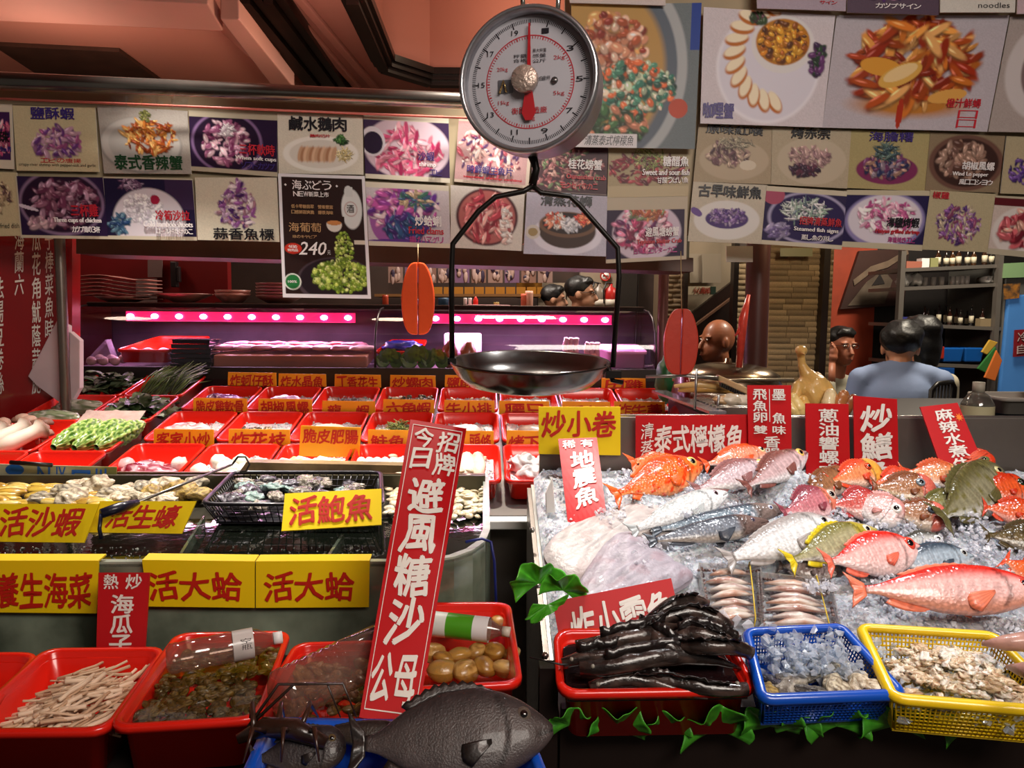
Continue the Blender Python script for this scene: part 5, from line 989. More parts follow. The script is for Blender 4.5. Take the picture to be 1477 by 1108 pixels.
for i in range(2):
    p = on_top(336) + V((0, 0, .016 * i)); solo('pink_bowl', MB().lathe([(.04, 0), (.045, .002), (.075, .03), (.08, .042), (.077, .042), (.07, .03), (.04, .005), (0, .004)], Matrix.Translation(p), 26), M('plate_pink', ''), ['pink bowl under another one on the case', 'pink bowl nested on top of another on the case'][i], 'bowl')
for i in range(5):
    p = on_top(403) + V((0, 0, .014 * i)); solo('stacked_bowl', MB().lathe([(.05, 0), (.055, .002), (.10, .026), (.105, .036), (.10, .036), (.05, .006), (0, .005)], Matrix.Translation(p), 26), M('plate_dusk', '8a5c58', .35), 'brownish pink bowl in the stack beside the sea grape poster, %s' % ['lowest', 'second up', 'third up', 'fourth up', 'topmost'][i], 'bowl')
# things on the red back wall and a cook bending behind the case
for i, (x0, y0, x1, y1) in enumerate(((213, 368, 234, 400), (196, 402, 226, 436))):
    card('wall_note', x0, y0, x1, y1, 4.05, M('note_grey', '6a5a5a', .6), ['grey paper note taped on the dark red wall', 'larger grey note hanging lower behind the plates'][i], 'note')
solo('wall_phone', MB().box(atY(252, 396, 4.05), (.03, .04, .13)).box(atY(258, 396, 4.03), (.015, .03, .08)), M('phone_dark', '1c1416', .4), 'dark wall handset on the red back wall', 'phone', bev=.004)
# ================================================================== FISH BUILDER
fish_m = M('fish_skin', vc=True, rough=.22, coat=.55, bump=.35, bs=150, kind='scale'); fin_m = M('fish_fin', vc=True, rough=.35, coat=.3, bump=.3, bs=90)
eye_w = M('fish_iris', vc=True, rough=.15, coat=.8); eye_k = M('fish_pupil', '08080c', .06, coat=1)
PR = {  # t from the tail root to the nose: upper and lower half heights, half width
    'snapper': ([0, .06, .17, .33, .5, .64, .77, .87, .95, 1], [.17, .16, .34, .72, 1, .98, .78, .5, .26, .05], [.17, .16, .36, .72, .95, .92, .75, .52, .32, .08], [.1, .12, .3, .7, .95, 1, .95, .7, .4, .1]),
    'slim': ([0, .06, .19, .38, .54, .67, .79, .89, .96, 1], [.16, .18, .5, .88, 1, .94, .74, .45, .24, .06], [.16, .18, .52, .9, 1, .94, .74, .48, .28, .08], [.15, .2, .5, .9, 1, .95, .8, .5, .28, .08]),
    'long': ([0, .06, .2, .38, .55, .69, .80, .89, .96, 1], [.2, .26, .55, .84, .98, 1, .84, .52, .32, .08], [.2, .24, .5, .84, 1, .98, .8, .55, .36, .1], [.2, .25, .55, .9, 1, .98, .85, .6, .36, .1]),
    'blunt': ([0, .06, .18, .35, .55, .72, .84, .92, .97, 1], [.17, .16, .4, .78, 1, 1, .92, .74, .5, .18], [.17, .16, .4, .75, .95, .95, .84, .66, .45, .16], [.1, .12, .3, .7, .95, 1, .95, .78, .55, .2]),
    'trigger': ([0, .06, .2, .4, .6, .74, .84, .92, .97, 1], [.14, .2, .6, .94, 1, .86, .66, .42, .24, .1], [.14, .2, .55, .85, .9, .8, .62, .42, .26, .1], [.1, .2, .5, .8, 1, .95, .85, .6, .4, .12])}
TAILS = []
def fish(name, label, head, tail, hpx, back, side, belly, prof='snapper', thick=.38, eye=.30, iris='d8c070', plane=None, lift=0, roll=.58, flip=1, fins=True, fcol=None, spots=None, cat='fish', stripe=None, mouth=.0, tailf=True, pectoral=True, headcol=None, pup=None, eyesz=1.0, eyet=.86, tf=.75, skin_mat=None):
    """head and tail are picture points on the display slope; hpx is the body height there."""
    p0, n = plane; A = atP(*head, p0, n); B = atP(*tail, p0, n); mid = A.lerp(B, .5); L = (A - B).length; dist = (mid - CAM).dot(_F); H = hpx / FPX * dist * 1.12; TAILS.append((tail, lift, plane)) ; lift = lift + H * .08; W = H * thick
    m = frame(mid + n * (W * .28 + lift), (A - B) * flip if flip == 1 else (A - B), n)
    if flip == -1: m = m @ Matrix.Rotation(math.pi, 4, 'X')
    if roll: m = m @ Matrix.Rotation(roll, 4, 'X')
    t = thing(name, label, cat, mat=m); ts, tp, bt, wd = PR[prof]; cb, cs_, cw = [np.array(lin(c)) for c in (back, side, belly)]; hc = np.array(lin(headcol)) if headcol else None
    x0 = -.42 * L if tailf else -.5 * L; x1 = .5 * L; N, K = 64, 30; sd = sum(map(ord, label)) % 97
    sm = lambda a, e0, e1: float(np.clip((a - e0) / (e1 - e0), 0, 1)) ** 2 * (3 - 2 * float(np.clip((a - e0) / (e1 - e0), 0, 1)))
    tt = np.linspace(0, 1, N); tt = 1 - (1 - tt) ** 1.0; kern = np.array([1, 2, 3, 2, 1]) / 9
    def cur(vals):
        y = np.interp(tt, ts, vals); yp = np.pad(y, 2, 'edge'); z = np.convolve(yp, kern, 'valid'); z[0] = y[0]; z[-1] = y[-1]; return z
    up, lo, wi = cur(tp) * H / 2, cur(bt) * H / 2, cur(wd) * W / 2; mb = MB(); vs = []; cs = []
    for i in range(N):
        tv = tt[i]
        for k in range(K):
            th = 2 * math.pi * k / K; s, c = math.sin(th), math.cos(th); y = (up[i] if s > 0 else lo[i]) * (abs(s) ** .9) * (1 if s > 0 else -1); z = wi[i] * (abs(c) ** .75) * (1 if c > 0 else -1)
            ge = .70 + .05 * math.cos(s * 1.9); g = sm(tv, ge - .004, ge + .012) * (1 - sm(tv, .86, .95)); z *= 1 + .11 * g * (1 - abs(s) ** 3)
            ck = sm(tv, .80, .81) * (1 - sm(tv, .9, .93)); z *= 1 + .03 * ck * (1 if s < .1 else 0)
            mo = tv > .9 and abs(s + .15) < .16 * (1 + 2 * mouth) * (tv - .86) / .14
            if mo: z *= .72
            vs.append((x0 + (x1 - x0) * tv, y, z))
            a = sm(s, .15, .75); b = sm(-s, .25, .8); col = cs_ * (1 - a) + cb * a; col = col * (1 - b) + cw * b
            if hc is not None: q = sm(tv, .68, .74); col = col * (1 - q) + hc * q
            nz = noise.noise(V((tv * 14, s * 5, sd))); col = col * (1 + .22 * nz)
            if tv < .72: col = col * (.76 + .34 * abs(math.sin(tv * 95) * math.sin(s * 13 + (int(tv * 30) % 2) * 1.5)))
            if spots is not None and noise.noise(V((tv * 16, s * 7, sd + 5))) > .18: col = np.array(lin(spots))
            if stripe and abs(s - stripe[0]) < stripe[1]: col = np.array(lin(stripe[2]))
            if abs(tv - ge) < .012 and abs(s) < .85: col = col * .45
            if mo: col = col * .25
            if tv > .97: col = col * .8
            cs.append(np.clip(col, 0, 1))
    fs = [(i * K + k, i * K + (k + 1) % K, (i + 1) * K + (k + 1) % K, (i + 1) * K + k) for i in range(N - 1) for k in range(K)] + [tuple(range(K - 1, -1, -1)), tuple(range((N - 1) * K, N * K))]
    mb.add(vs, fs, cs); part('body', mb, skin_mat or fish_m, t)
    fc = np.array(lin(fcol or back)); X = lambda tv: x0 + (x1 - x0) * tv; iu = lambda tv: float(np.interp(tv, tt, up)); il = lambda tv: float(np.interp(tv, tt, lo)); iw = lambda tv: float(np.interp(tv, tt, wi))
    er = H * .125 * eyesz * (1.25 if eye > .3 else 1)
    ex, ey = X(eyet - .02), iu(eyet - .02) * eye * .85
    for sgn in (1, -1):
        ez = iw(eyet) * (1 - (abs(ey) / max(iu(eyet), 1e-4)) ** 2) ** .4 * sgn * 1.03
        e = part('eye', MB().ball((ex, ey, ez), (er, er, er * .42), lin(iris), 18, 10), eye_w, t); part('pupil', MB().ball((ex + er * .05, ey, ez + sgn * er * .22), (er * .56, er * .56, er * .3), None, 14, 8), M('pupil_' + pup, pup, .1, coat=1) if pup else eye_k, e)
    rays = lambda u, k=9: (.75 + .35 * abs(math.sin(u * math.pi * k)))
    if tailf:
        def tfn(u, v): a = (u - .5) * 2; return V((x0 - (.08 + .04 * abs(a)) * L * v * tf, a * H * (.12 + .24 * v) * 1.0, W * .05 * math.sin(u * 18) * v))
        part('tail_fin', MB().grid(18, 6, tfn, lambda u, v: fc * rays(u)), fin_m, t, solid=.0015)
    if fins:
        def dfn(u, v): tv = .22 + .52 * u; hh = H * dict(snapper=.10, blunt=.10, long=.035, slim=.06, trigger=.11)[prof] * math.sin(math.pi * min(.12 + u * .85, 1)) ** .6 * (1 + .18 * (1 if int(u * 20) % 2 else -1)); return V((X(tv) - v * L * .03, iu(tv) * .96 + v * hh, .0))
        part('dorsal_fin', MB().grid(20, 3, dfn, lambda u, v: fc * rays(u, 10)), fin_m, t, solid=.0015)
        def afn(u, v): tv = .12 + .22 * u; return V((X(tv) - v * L * .03, -il(tv) * .95 - v * H * .13 * math.sin(math.pi * min(.2 + u * .8, 1)) ** .6, 0))
        part('anal_fin', MB().grid(10, 3, afn, lambda u, v: fc * rays(u, 6)), fin_m, t, solid=.0015)
    if pectoral:
        for sgn in (1, -1):
            def pfn(u, v): a = -.5 + (u - .5) * .75; r_ = L * .17 * v * (1 - .25 * abs(u - .4)); return V((X(.66) - r_ * math.cos(a), -H * .1 + r_ * math.sin(a) * .8 + (u - .5) * H * .05, sgn * (iw(.66) * 1.0 + .004 * math.sin(v * 3) - v * iw(.66) * .1)))
            part('pectoral_fin', MB().grid(10, 5, pfn, lambda u, v: fc * rays(u, 5)), fin_m, t, solid=.0012)
    return t
# ================================================================== TANK AND FRONT TRAYS, LEFT
ZT = atY(400, 813, 1.42).z
def tz(x, y, z=ZT): return atZ(x, y, z)
path = [tz(-120, 815), tz(300, 813), tz(560, 813), tz(620, 812), tz(655, 806), tz(682, 796), tz(700, 783), tz(707, 766), tz(706, 735), tz(705, 690)]
t = thing('seafood_tank', 'long murky green-grey glass seafood tank with a rounded corner', 'tank', (path[2] + V((0, 0, -.28))))
def wall_along(pts, th, z0, z1):
    mb = MB(); n = len(pts); P_ = []
    for i, p in enumerate(pts):
        d_ = (pts[min(i + 1, n - 1)] - pts[max(i - 1, 0)]); d_.z = 0; nn = V((-d_.y, d_.x, 0)).normalized() * th; P_ += [V((p.x, p.y, z1)), V((p.x, p.y, z0)), V((p.x + nn.x, p.y + nn.y, z0)), V((p.x + nn.x, p.y + nn.y, z1))]
    return mb.add(P_, [(i * 4 + k, (i + 1) * 4 + k, (i + 1) * 4 + (k + 1) % 4, i * 4 + (k + 1) % 4) for i in range(n - 1) for k in range(4)] + [(3, 2, 1, 0), tuple(range(4 * n - 4, 4 * n))], None, False)
ZB = ZT - .26
part('wall', wall_along(path, .012, ZB, ZT), M('tank_wall', '8a9682', .18, coat=.5, col2='3c4438', vs=5, var=.6, bump=.2, bs=20), t)
part('rim', wall_along(path, .016, ZT - .006, ZT + .004), M('tank_rim', 'a8b0a0', .25, coat=.4, var=.3, vs=20), t)
bx0, bx1 = tz(-120, 690).x, tz(700, 690).x; by = tz(400, 700).y
part('back_wall', MB().slab([V((bx0, by + .03, ZT + .02)), V((bx1, by + .03, ZT + .02)), V((bx1, by + .03, ZB)), V((bx0, by + .03, ZB))], (0, .015, 0)), M('tank_back', '4a4634', .4, var=.4, vs=8), t)
part('floor', MB().slab([V((bx0, 1.42, ZB + .01)), V((bx1, 1.42, ZB + .01)), V((bx1, by + .03, ZB + .01)), V((bx0, by + .03, ZB + .01))], (0, 0, -.02)), M('tank_floor', '1c1e16', .5), t)
# raised step at the back that carries the shellfish
sy = tz(300, 742).y
part('step', MB().slab([V((bx0, sy, ZT - .03)), V((tz(560, 742).x, sy, ZT - .03)), V((tz(560, 742).x, by + .02, ZT - .02)), V((bx0, by + .02, ZT - .02))], (0, 0, -.10)), M('step_dark', '2c2a20', .35, var=.5, vs=6), t)
for p, q_ in (((248, 812), (292, 742)), ((462, 812), (492, 768))):
    a, b = tz(*p), tz(*q_); part('divider', MB().slab([a + V((0, 0, -.004)), b + V((0, 0, -.004)), V((b.x, b.y, ZB)), V((a.x, a.y, ZB))], (.006, 0, 0)), thin_glass('divider_glass', 'c8d8c8', .05, .5, .3, '6a7868'), t)
wat = M('dark_water', '0a0d09', .04, bump=.12, bs=22, spec=.45)
wp = [V((p.x, p.y + .012, ZT - .028)) for p in path[:-1]] + [V((path[-1].x, by + .02, ZT - .028)), V((bx0, by + .02, ZT - .028))]
part('water', MB().add(wp, [tuple(range(len(wp)))], None, False), wat, t)
part('foam', (lambda mb: chips(mb, [(lambda p: (p.x + random.uniform(-.01, .01), p.y, ZT - .027))(tz(random.uniform(0, 240) if i % 3 else random.uniform(330, 560), random.uniform(790, 808), ZT - .028)) for i in range(160)], .0015, .004, random.Random(3)))(MB()), M('bubbles', 'c8d0c8', .08, trans=.7, spec=.8), t, kind='stuff')
# ledge boards behind the tank
solo('tank_board', MB().slab([tz(168, 681) + V((0, 0, .03)) * 0, atY(345, 679, by + .06), atY(345, 712, by + .06), atY(168, 708, by + .06)][0:0] + [atY(168, 681, by + .06), atY(700, 684, by + .06), atY(700, 712, by + .06), atY(168, 706, by + .06)], (0, .012, 0)), M('bronze_board', '6e5238', .35, .5, var=.4, vs=10), 'brown metal board along the back of the seafood tank', 'board', bev=.001)
solo('gold_ledge', MB().slab([atY(355, 667, by + .075), atY(600, 672, by + .075), atY(600, 684, by + .075), atY(345, 681, by + .075)], (0, .05, 0)), M('gold_ledge', 'a8906a', .4, .3, var=.5, vs=14), 'stained gold ledge behind the black basket', 'ledge')
bs_, q = sign('blue_lettered_board', [(-60, 668), (168, 674), (168, 704), (-60, 698)], by + .05, M('dirty_white', 'b8b49a', .5, col2='7a7a40', vs=8), [('●', (.3, .0, .42, .5)), ('N', (.5, .05, .58, .9), False, .02, 0), ('IX', (.62, .05, .68, .95), False, .02, 0), ('口', (.72, .2, .84, 1.3), False, .04, 0), ('川', (.86, .1, .94, .9), False, .04, 0)], M('ink_blue', '1c5cb0', .5), 'dirty white board with blue lettering at the tank back', brush=0)
solo('brown_stick', MB().tube([atY(15, 667, by - .0), atY(75, 671, by)], .006, 8), dwood, 'short brown stick lying over the blue lettered board', 'stick')
# shell heap
def onstep(x, y, h=0): p = atZ(x, y, ZT - .01 + h); return p
geo = [shell_me('yellow_clam', 'd8b850', 'a88430', 11, 6, (1, .5, .3)), shell_me('yellow_clam', 'e0cc80', 'c09c40', 12, 8, (1, .48, .3)), shell_me('yellow_clam', 'c8a040', '8a6420', 13, 6, (1, .55, .32))]
r = random.Random(11)
for i in range(46):
    x, y = r.uniform(-20, 145), r.uniform(700, 728); p = onstep(x, y, .005 + .012 * r.random())
    o = bpy.data.objects.new('yellow_clam', geo[i % 3]); COL.objects.link(o); o.matrix_world = Matrix.Translation(p) @ Matrix.Rotation(r.uniform(-.5, .5), 4, 'Z') @ Matrix.Rotation(r.uniform(-.3, .3), 4, 'X') @ Matrix.Scale(.034 * r.uniform(.8, 1.2), 4)
    tag(o, 'yellow clam in the shallow heap above the large yellow cards', 'clam', 'yellow clams on the tank step')
oys = []
for k, (c1, c2) in enumerate((('d8ccb0', '7a6850'), ('c0b49a', '4a4034'), ('e8dcc4', '9a8060'), ('b89a50', '6a5430'))):
    mb = MB(); mb.ball((0, 0, 0), (1, .72, .5), None, 30, 20, .42, seed=k + 5, ns=2.0); c = mb.c[-1]; v = mb.v[-1]
    for i in range(len(c)): a = .5 + .5 * math.sin(v[i][0] * 14 + v[i][2] * 18 + 3 * noise.noise(V(v[i]) * 4)); c[i] = np.array(lin(c1)) * a + np.array(lin(c2)) * (1 - a)
    oys.append(mesh_of(mb, 'oyster', M('oyster_shell', vc=True, rough=.45, coat=.2, bump=.6, bs=14)))
OL = [(95, 712, .04, 1, 'yellowish flat oyster right behind the metal hook handle'), (108, 720, .042, 0, 'rough oyster at the edge of the yellow clam heap'), (135, 705, .034, 3, 'tan oyster lying deepest on the tank step'), (118, 700, .03, 2, 'flat pale oyster touching the back board'), (142, 705, .052, 0, 'big round rough oyster standing tallest in the heap'), (158, 716, .034, 1, 'grey oyster below the big round one'), (175, 711, .036, 2, 'pale oyster in the middle of the heap'), (190, 718, .032, 0, 'oyster just above the second yellow card'), (205, 706, .034, 1, 'oyster behind the metal hook shaft'), (222, 712, .036, 3, 'yellow crusted oyster beside the black basket'), (236, 702, .038, 0, 'scaly oyster high in the heap near the basket'), (240, 722, .03, 2, 'oyster at the lower corner by the basket'), (262, 708, .04, 3, 'yellow frilled oyster against the black basket'), (280, 700, .036, 1, 'oyster leaning on the black basket corner'), (168, 722, .03, 2, 'small pale oyster peeking over the second card'), (60, 722, .032, 1, 'dark edged oyster among the yellow clams'), (213, 722, .03, 0, 'small rough oyster under the hook shaft'), (290, 714, .032, 3, 'last yellow oyster squeezed by the basket')]
for i, (x, y, s_, k, lb) in enumerate(OL):
    o = bpy.data.objects.new('oyster', oys[k]); COL.objects.link(o); o.matrix_world = Matrix.Translation(onstep(x, y, s_ * .3)) @ Matrix.Rotation(i * 1.3, 4, 'Z') @ Matrix.Rotation(.4 * math.sin(i * 2), 4, 'X') @ Matrix.Scale(s_ * 1.15, 4); tag(o, lb, 'oyster', 'oysters on the tank step')
# black basket of abalone
def basket(name, q, d_, mat, label, nx=16, ny=4, taper=.018, slots=1, rim=.009, parent=None):
    """q = rim corners back-left, back-right, front-right, front-left."""
    t = thing(name, label, 'basket', sum(q, V()) / 4 + V((0, 0, -d_))); n = (q[3] - q[0]).cross(q[1] - q[0]).normalized(); n = n if n.z > 0 else -n
    rm = MB(); cn = [bil(q, u, v) for u, v in rrect01()]; cn.append(cn[0]); cn.append(cn[1])
    rm.tube(cn, rim, 8, cap=False, flat=.8); part('rim', rm, mat, t)
    inn = [bil(q, *uv) - n * d_ for uv in ((.06, .08), (.94, .08), (.94, .92), (.06, .92))]
    part('floor', MB().slab(inn, -n * .004), mat, t)
    for a_, b_ in ((0, 1), (1, 2), (2, 3), (3, 0)):
        mb = MB(); A_, B_, C_, D_ = q[a_], q[b_], inn[b_], inn[a_]; f = lambda u, v: (A_ * (1 - u) + B_ * u) * (1 - v) + (D_ * (1 - u) + C_ * u) * v
        nn = nx if a_ in (0, 2) else int(nx * .8)
        for i in range(nn + 1):
            u = .02 + .96 * i / nn; mb.tube([f(u, .03), f(u, 1)], .0016 if nn > 14 else .003, 4)
        for j in range(ny + 1): mb.tube([f(.02, .08 + .9 * j / ny), f(.98, .08 + .9 * j / ny)], .0016 if nn > 14 else .0025, 4)
        part('lattice', mb, mat, t)
    return t, n
def rrect01(r=.08, n=4):
    pts = []
    for cx, cy, a0 in ((1 - r, r, -90), (1 - r, 1 - r, 0), (r, 1 - r, 90), (r, r, 180)):
        for i in range(n + 1): a = math.radians(a0 + 90 * i / n); pts.append((cx + r * math.cos(a), cy + r * math.sin(a)))
    return pts
zb_ = ZT + .03
qb = [atZ(337, 681, zb_), atZ(549, 681, zb_), atZ(552, 729, zb_), atZ(291, 727, zb_)]
basket('black_basket', qb, .05, M('basket_black', '17141c', .35, coat=.3), 'black slotted plastic basket of abalone on the tank', 22, 3, rim=.006)
aba = []
for k, (c1, c2) in enumerate((('3a3430', '8a8478'), ('5a5048', 'b0a898'), ('28242a', '6a6470'), ('4a6864', '9ab0a8'))):
    mb = MB(); mb.ball((0, 0, 0), (1, .7, .34), None, 26, 14, .45, seed=k + 15, ns=2.5); c = mb.c[-1]; v = mb.v[-1]
    for i in range(len(c)): a = .5 + .5 * math.sin(v[i][1] * 13 + 4 * noise.noise(V(v[i]) * 3)); c[i] = np.array(lin(c1)) * a + np.array(lin(c2)) * (1 - a)
    aba.append(mesh_of(mb, 'abalone', M('abalone_shell', vc=True, rough=.25, coat=.5, bump=.6, bs=12)))
r = random.Random(21)
for i in range(56):
    u, v = r.uniform(.08, .92), r.uniform(.1, .9); p = bil(qb, u, v) + V((0, 0, -.028 + .02 * r.random()))
    o = bpy.data.objects.new('abalone', aba[i % 3 if i % 9 else 3]); COL.objects.link(o); o.matrix_world = Matrix.Translation(p) @ Matrix.Rotation(r.uniform(0, 6), 4, 'Z') @ Matrix.Rotation(r.uniform(-.5, .5), 4, 'X') @ Matrix.Scale(r.uniform(.024, .034), 4)
    tag(o, 'dark ridged abalone in the black basket', 'abalone', 'abalones in the black basket')
# bright gravelly clams in the inner corner of the tank
r = random.Random(31)
for i in range(290):
    x, y = r.uniform(556, 700), r.uniform(690, 748); p = atZ(x, y, ZT - .02)
    if i < 80: p = atZ(x, r.uniform(655, 690), ZT + .01)
    o = bpy.data.objects.new('littleneck', clam_p[i % 2]); COL.objects.link(o); o.matrix_world = Matrix.Translation(p + V((0, 0, .006 * r.random()))) @ Matrix.Rotation(r.uniform(0, 6), 4, 'Z') @ Matrix.Rotation(r.uniform(-.6, .6), 4, 'X') @ Matrix.Scale(r.uniform(.011, .017), 4)
    tag(o, 'small pale clam heaped in the rounded corner of the tank', 'clam', 'pale clams in the tank corner')
solo('clam_shelf', MB().slab([atZ(552, 664, ZT - .01), atZ(698, 664, ZT - .01), atZ(702, 742, ZT - .03), atZ(556, 742, ZT - .03)], (0, 0, -.03)), M('clam_shelf', 'b8b090', .4, var=.4, vs=30), 'pale submerged shelf under the heaped clams', 'shelf')
# hook
hk = thing('metal_hook', 'long steel hook with a black taped handle lying over the oysters', 'hook', atY(240, 700, 1.75))
a, b, c = atY(146, 741, 1.60), atY(200, 724, 1.66), atY(335, 670, 2.02)
part('handle', MB().tube([a, a.lerp(b, .5), b], [.010, .012, .006], 10), M('black_tape', '14142a', .35, coat=.3, bump=.4, bs=60), hk)
part('shaft', MB().tube([b, c], .0035, 8), steel, hk)
part('hook_end', MB().tube([c + V(d_) for d_ in ((0, 0, 0), (.015, .0, .02), (.035, 0, .02), (.045, 0, 0), (.035, 0, -.018), (.02, 0, -.02))], .0028, 8), M('iron', '3a3634', .4, .7), hk)
part('strap', MB().tube([a, a + V((.0, -.01, -.03)), a + V((.004, -.012, -.05))], .004, 6), _M['black_tape'], hk)
# yellow cards
sign('yellow_card', [(-45, 727), (143, 727), (121, 783), (-45, 781)], 1.60, yc, [('活沙蝦', (.26, .12, .93, .85), False, .03)], text_r, 'large yellow card for live sand shrimp at the picture edge', Ys=[1.62, 1.62, 1.585, 1.585])
sign('yellow_card', [(144, 723), (283, 723), (262, 770), (126, 768)], 1.64, yc, [('活生蠔', (.16, .14, .9, .84), False, .03)], text_r, 'yellow card for live oysters under the hook handle', Ys=[1.66, 1.66, 1.63, 1.63])
sign('yellow_card', [(411, 712), (550, 705), (550, 757), (406, 766)], 1.60, yc, [('活鮑魚', (.07, .14, .93, .86), False, .03)], text_r, 'bright yellow card for live abalone leaning on the black basket', Ys=[1.66, 1.66, 1.60, 1.60])
for c_, tx, rr_, lb in (([(-60, 811), (142, 811), (139, 885), (-60, 883)], '羊養生海菜', (.1, .22, .97, .88), 'yellow card for healthy seaweed hung at the tank front end'), ([(205, 810), (367, 812), (367, 877), (214, 875)], '活大蛤', (.03, .22, .9, .84), 'yellow big clam card hung beside the small red upright board'), ([(369, 812), (533, 811), (532, 876), (369, 877)], '活大蛤', (.08, .22, .88, .84), 'yellow big clam card hung next to the long red board')):
    t_, q = sign('hanging_card', c_, 1.405, yc, [(tx, rr_, False, .03)], text_r, lb)
    part('fold', MB().slab([q[0], q[1], q[1] + V((0, .03, .003)), q[0] + V((0, .03, .003))], (0, 0, .003)), yc, t_)
# ---------------- front trays
ZF = .885
def px_tray(pts, z, d_, label, mat=redp, name='seafood_tray', zz=None):
    q = [atZ(x, y, z if zz is None else zz[i]) for i, (x, y) in enumerate(pts)]; w_ = ((q[1] - q[0]).length + (q[2] - q[3]).length) / 2; l_ = ((q[3] - q[0]).length + (q[2] - q[1]).length) / 2
    def mp(p): a = bil(q, p.x / w_ + .5, -p.y / l_); return V((a.x, a.y, a.z + p.z))
    return solo(name, tray_mb(w_, l_, d_, lip=.011, taper=.02, mp=mp), mat, label, 'tray', 'large red trays in front of the tank'), q
_, qA = px_tray([(-260, 940), (62, 940), (-40, 1052), (-330, 1052)], ZF - .004, .075, 'red tray cut off at the picture edge, mostly hidden')
_, qB = px_tray([(64, 934), (243, 932), (156, 1053), (-72, 1056)], ZF, .075, 'large red tray of pale thin sticks')
_, qC = px_tray([(253, 912), (421, 909), (376, 1036), (152, 1050)], ZF + .004, .075, 'large red tray of small brown clams in water')
_, qD = px_tray([(425, 926), (575, 922), (585, 1036), (352, 1044)], ZF - .002, .075, 'large red tray of brown clams under a tilted clear bottle')
_, qE = px_tray([(560, 868), (737, 868), (755, 985), (560, 996)], ZF + .02, .08, 'large red tray of big round yellow clams')
def in_q(q, dz): return lambda u, v: tuple(bil(q, .09 + .82 * u, .09 + .82 * v) + V((0, 0, dz)))
stk = [mesh_of(MB().tube([V((-.5, 0, 0)), V((-.15, .02, .01)), V((.2, -.015, .0)), V((.5, .01, .015))], .03 + .012 * k, 5, lin(['d8b898', 'c8a484', 'e8ccb0'][k])), 'pale_stick', M('pale_stick', vc=True, rough=.5)) for k in range(3)]
r = random.Random(41)
for i in range(240):
    u, v = r.uniform(.12, .95), min(.84, r.betavariate(2.2, 1.8)); p = V(in_q(qB, -.055)(u, v)); p.z += .012 + .045 * max(0, 1 - abs(2 * u - 1.15)) * min(1, 1.6 - v) * r.random() ** .5
    o = bpy.data.objects.new('pale_stick', stk[i % 3]); COL.objects.link(o); o.matrix_world = Matrix.Translation(p) @ Matrix.Rotation(.75 + r.gauss(0, .45), 4, 'Z') @ Matrix.Rotation(r.gauss(0, .16), 4, 'Y') @ Matrix.Scale(r.uniform(.045, .07), 4)
    tag(o, 'thin pale stick in the heap in the large red tray', 'shellfish', 'pale thin sticks in the red tray')
pile(None, clam_d, 'brown_clam', 'small brown clam in the water of the large red tray', 'clam', 'small brown clams in the large tray', 280, in_q(qC, -.022), .006, .0095, .0135, 51, .5)
pile(None, [shell_me('striped_clam', '9a7c50', '5a4428', 21), shell_me('striped_clam', 'b89a70', '6a5434', 22)], 'striped_clam', 'tan clam lying under the tilted clear bottle', 'clam', 'tan clams beside the long red board', 90, in_q(qD, -.03), .01, .013, .018, 52, .7)
wt = thin_glass('clear_water', 'e8e0cc', .02, .0, ior=1.33)
for q, dz, lb in ((qC, -.013, 'clear water over the small brown clams'), (qD, -.02, 'shallow water around the tan clams'), (qE, -.03, 'clear water around the big round clams')):
    w4 = [bil(q, u, v) + V((0, 0, dz)) for u, v in ((.075, .06), (.925, .06), (.925, .94), (.075, .94))]
    mb = MB(); mb.grid(20, 14, lambda u, v: bil(w4, u, v) + V((0, 0, .0012 * noise.noise(V((u * 14, v * 14, 0)))))); tag(solo('tray_water', mb, wt, lb, 'water', kind='stuff'))
for i, (x, y, s_, c1, c2) in enumerate(((638, 968, .026, 0, 1), (672, 968, .026, 1, 0), (700, 962, .025, 0, 0), (728, 965, .024, 1, 1), (662, 946, .024, 0, 1), (686, 940, .022, 1, 0), (712, 940, .023, 0, 0), (624, 942, .024, 1, 0), (700, 892, .022, 0, 1), (722, 898, .022, 1, 1), (640, 950, .02, 0, 0), (652, 905, .02, 1, 0), (738, 944, .02, 0, 0))):
    o = bpy.data.objects.new('round_clam', shell_me('round_clam', ['b88a40', 'c8a05c'][c1], ['8a6028', 'a07c44'][c2], 60 + i, 9, (1, .85, .6))); COL.objects.link(o)
    o.matrix_world = Matrix.Translation(atZ(x, y, ZF - .012)) @ Matrix.Rotation(i * .9, 4, 'Z') @ Matrix.Rotation(.5, 4, 'X') @ Matrix.Scale(s_ * 1.0, 4); tag(o, 'big round yellow clam in the tray behind the dark fish', 'clam', 'big round clams')
petm = thin_glass('pet_plastic', 'e0d0c8', .06, .5, .12, 'c8a898')
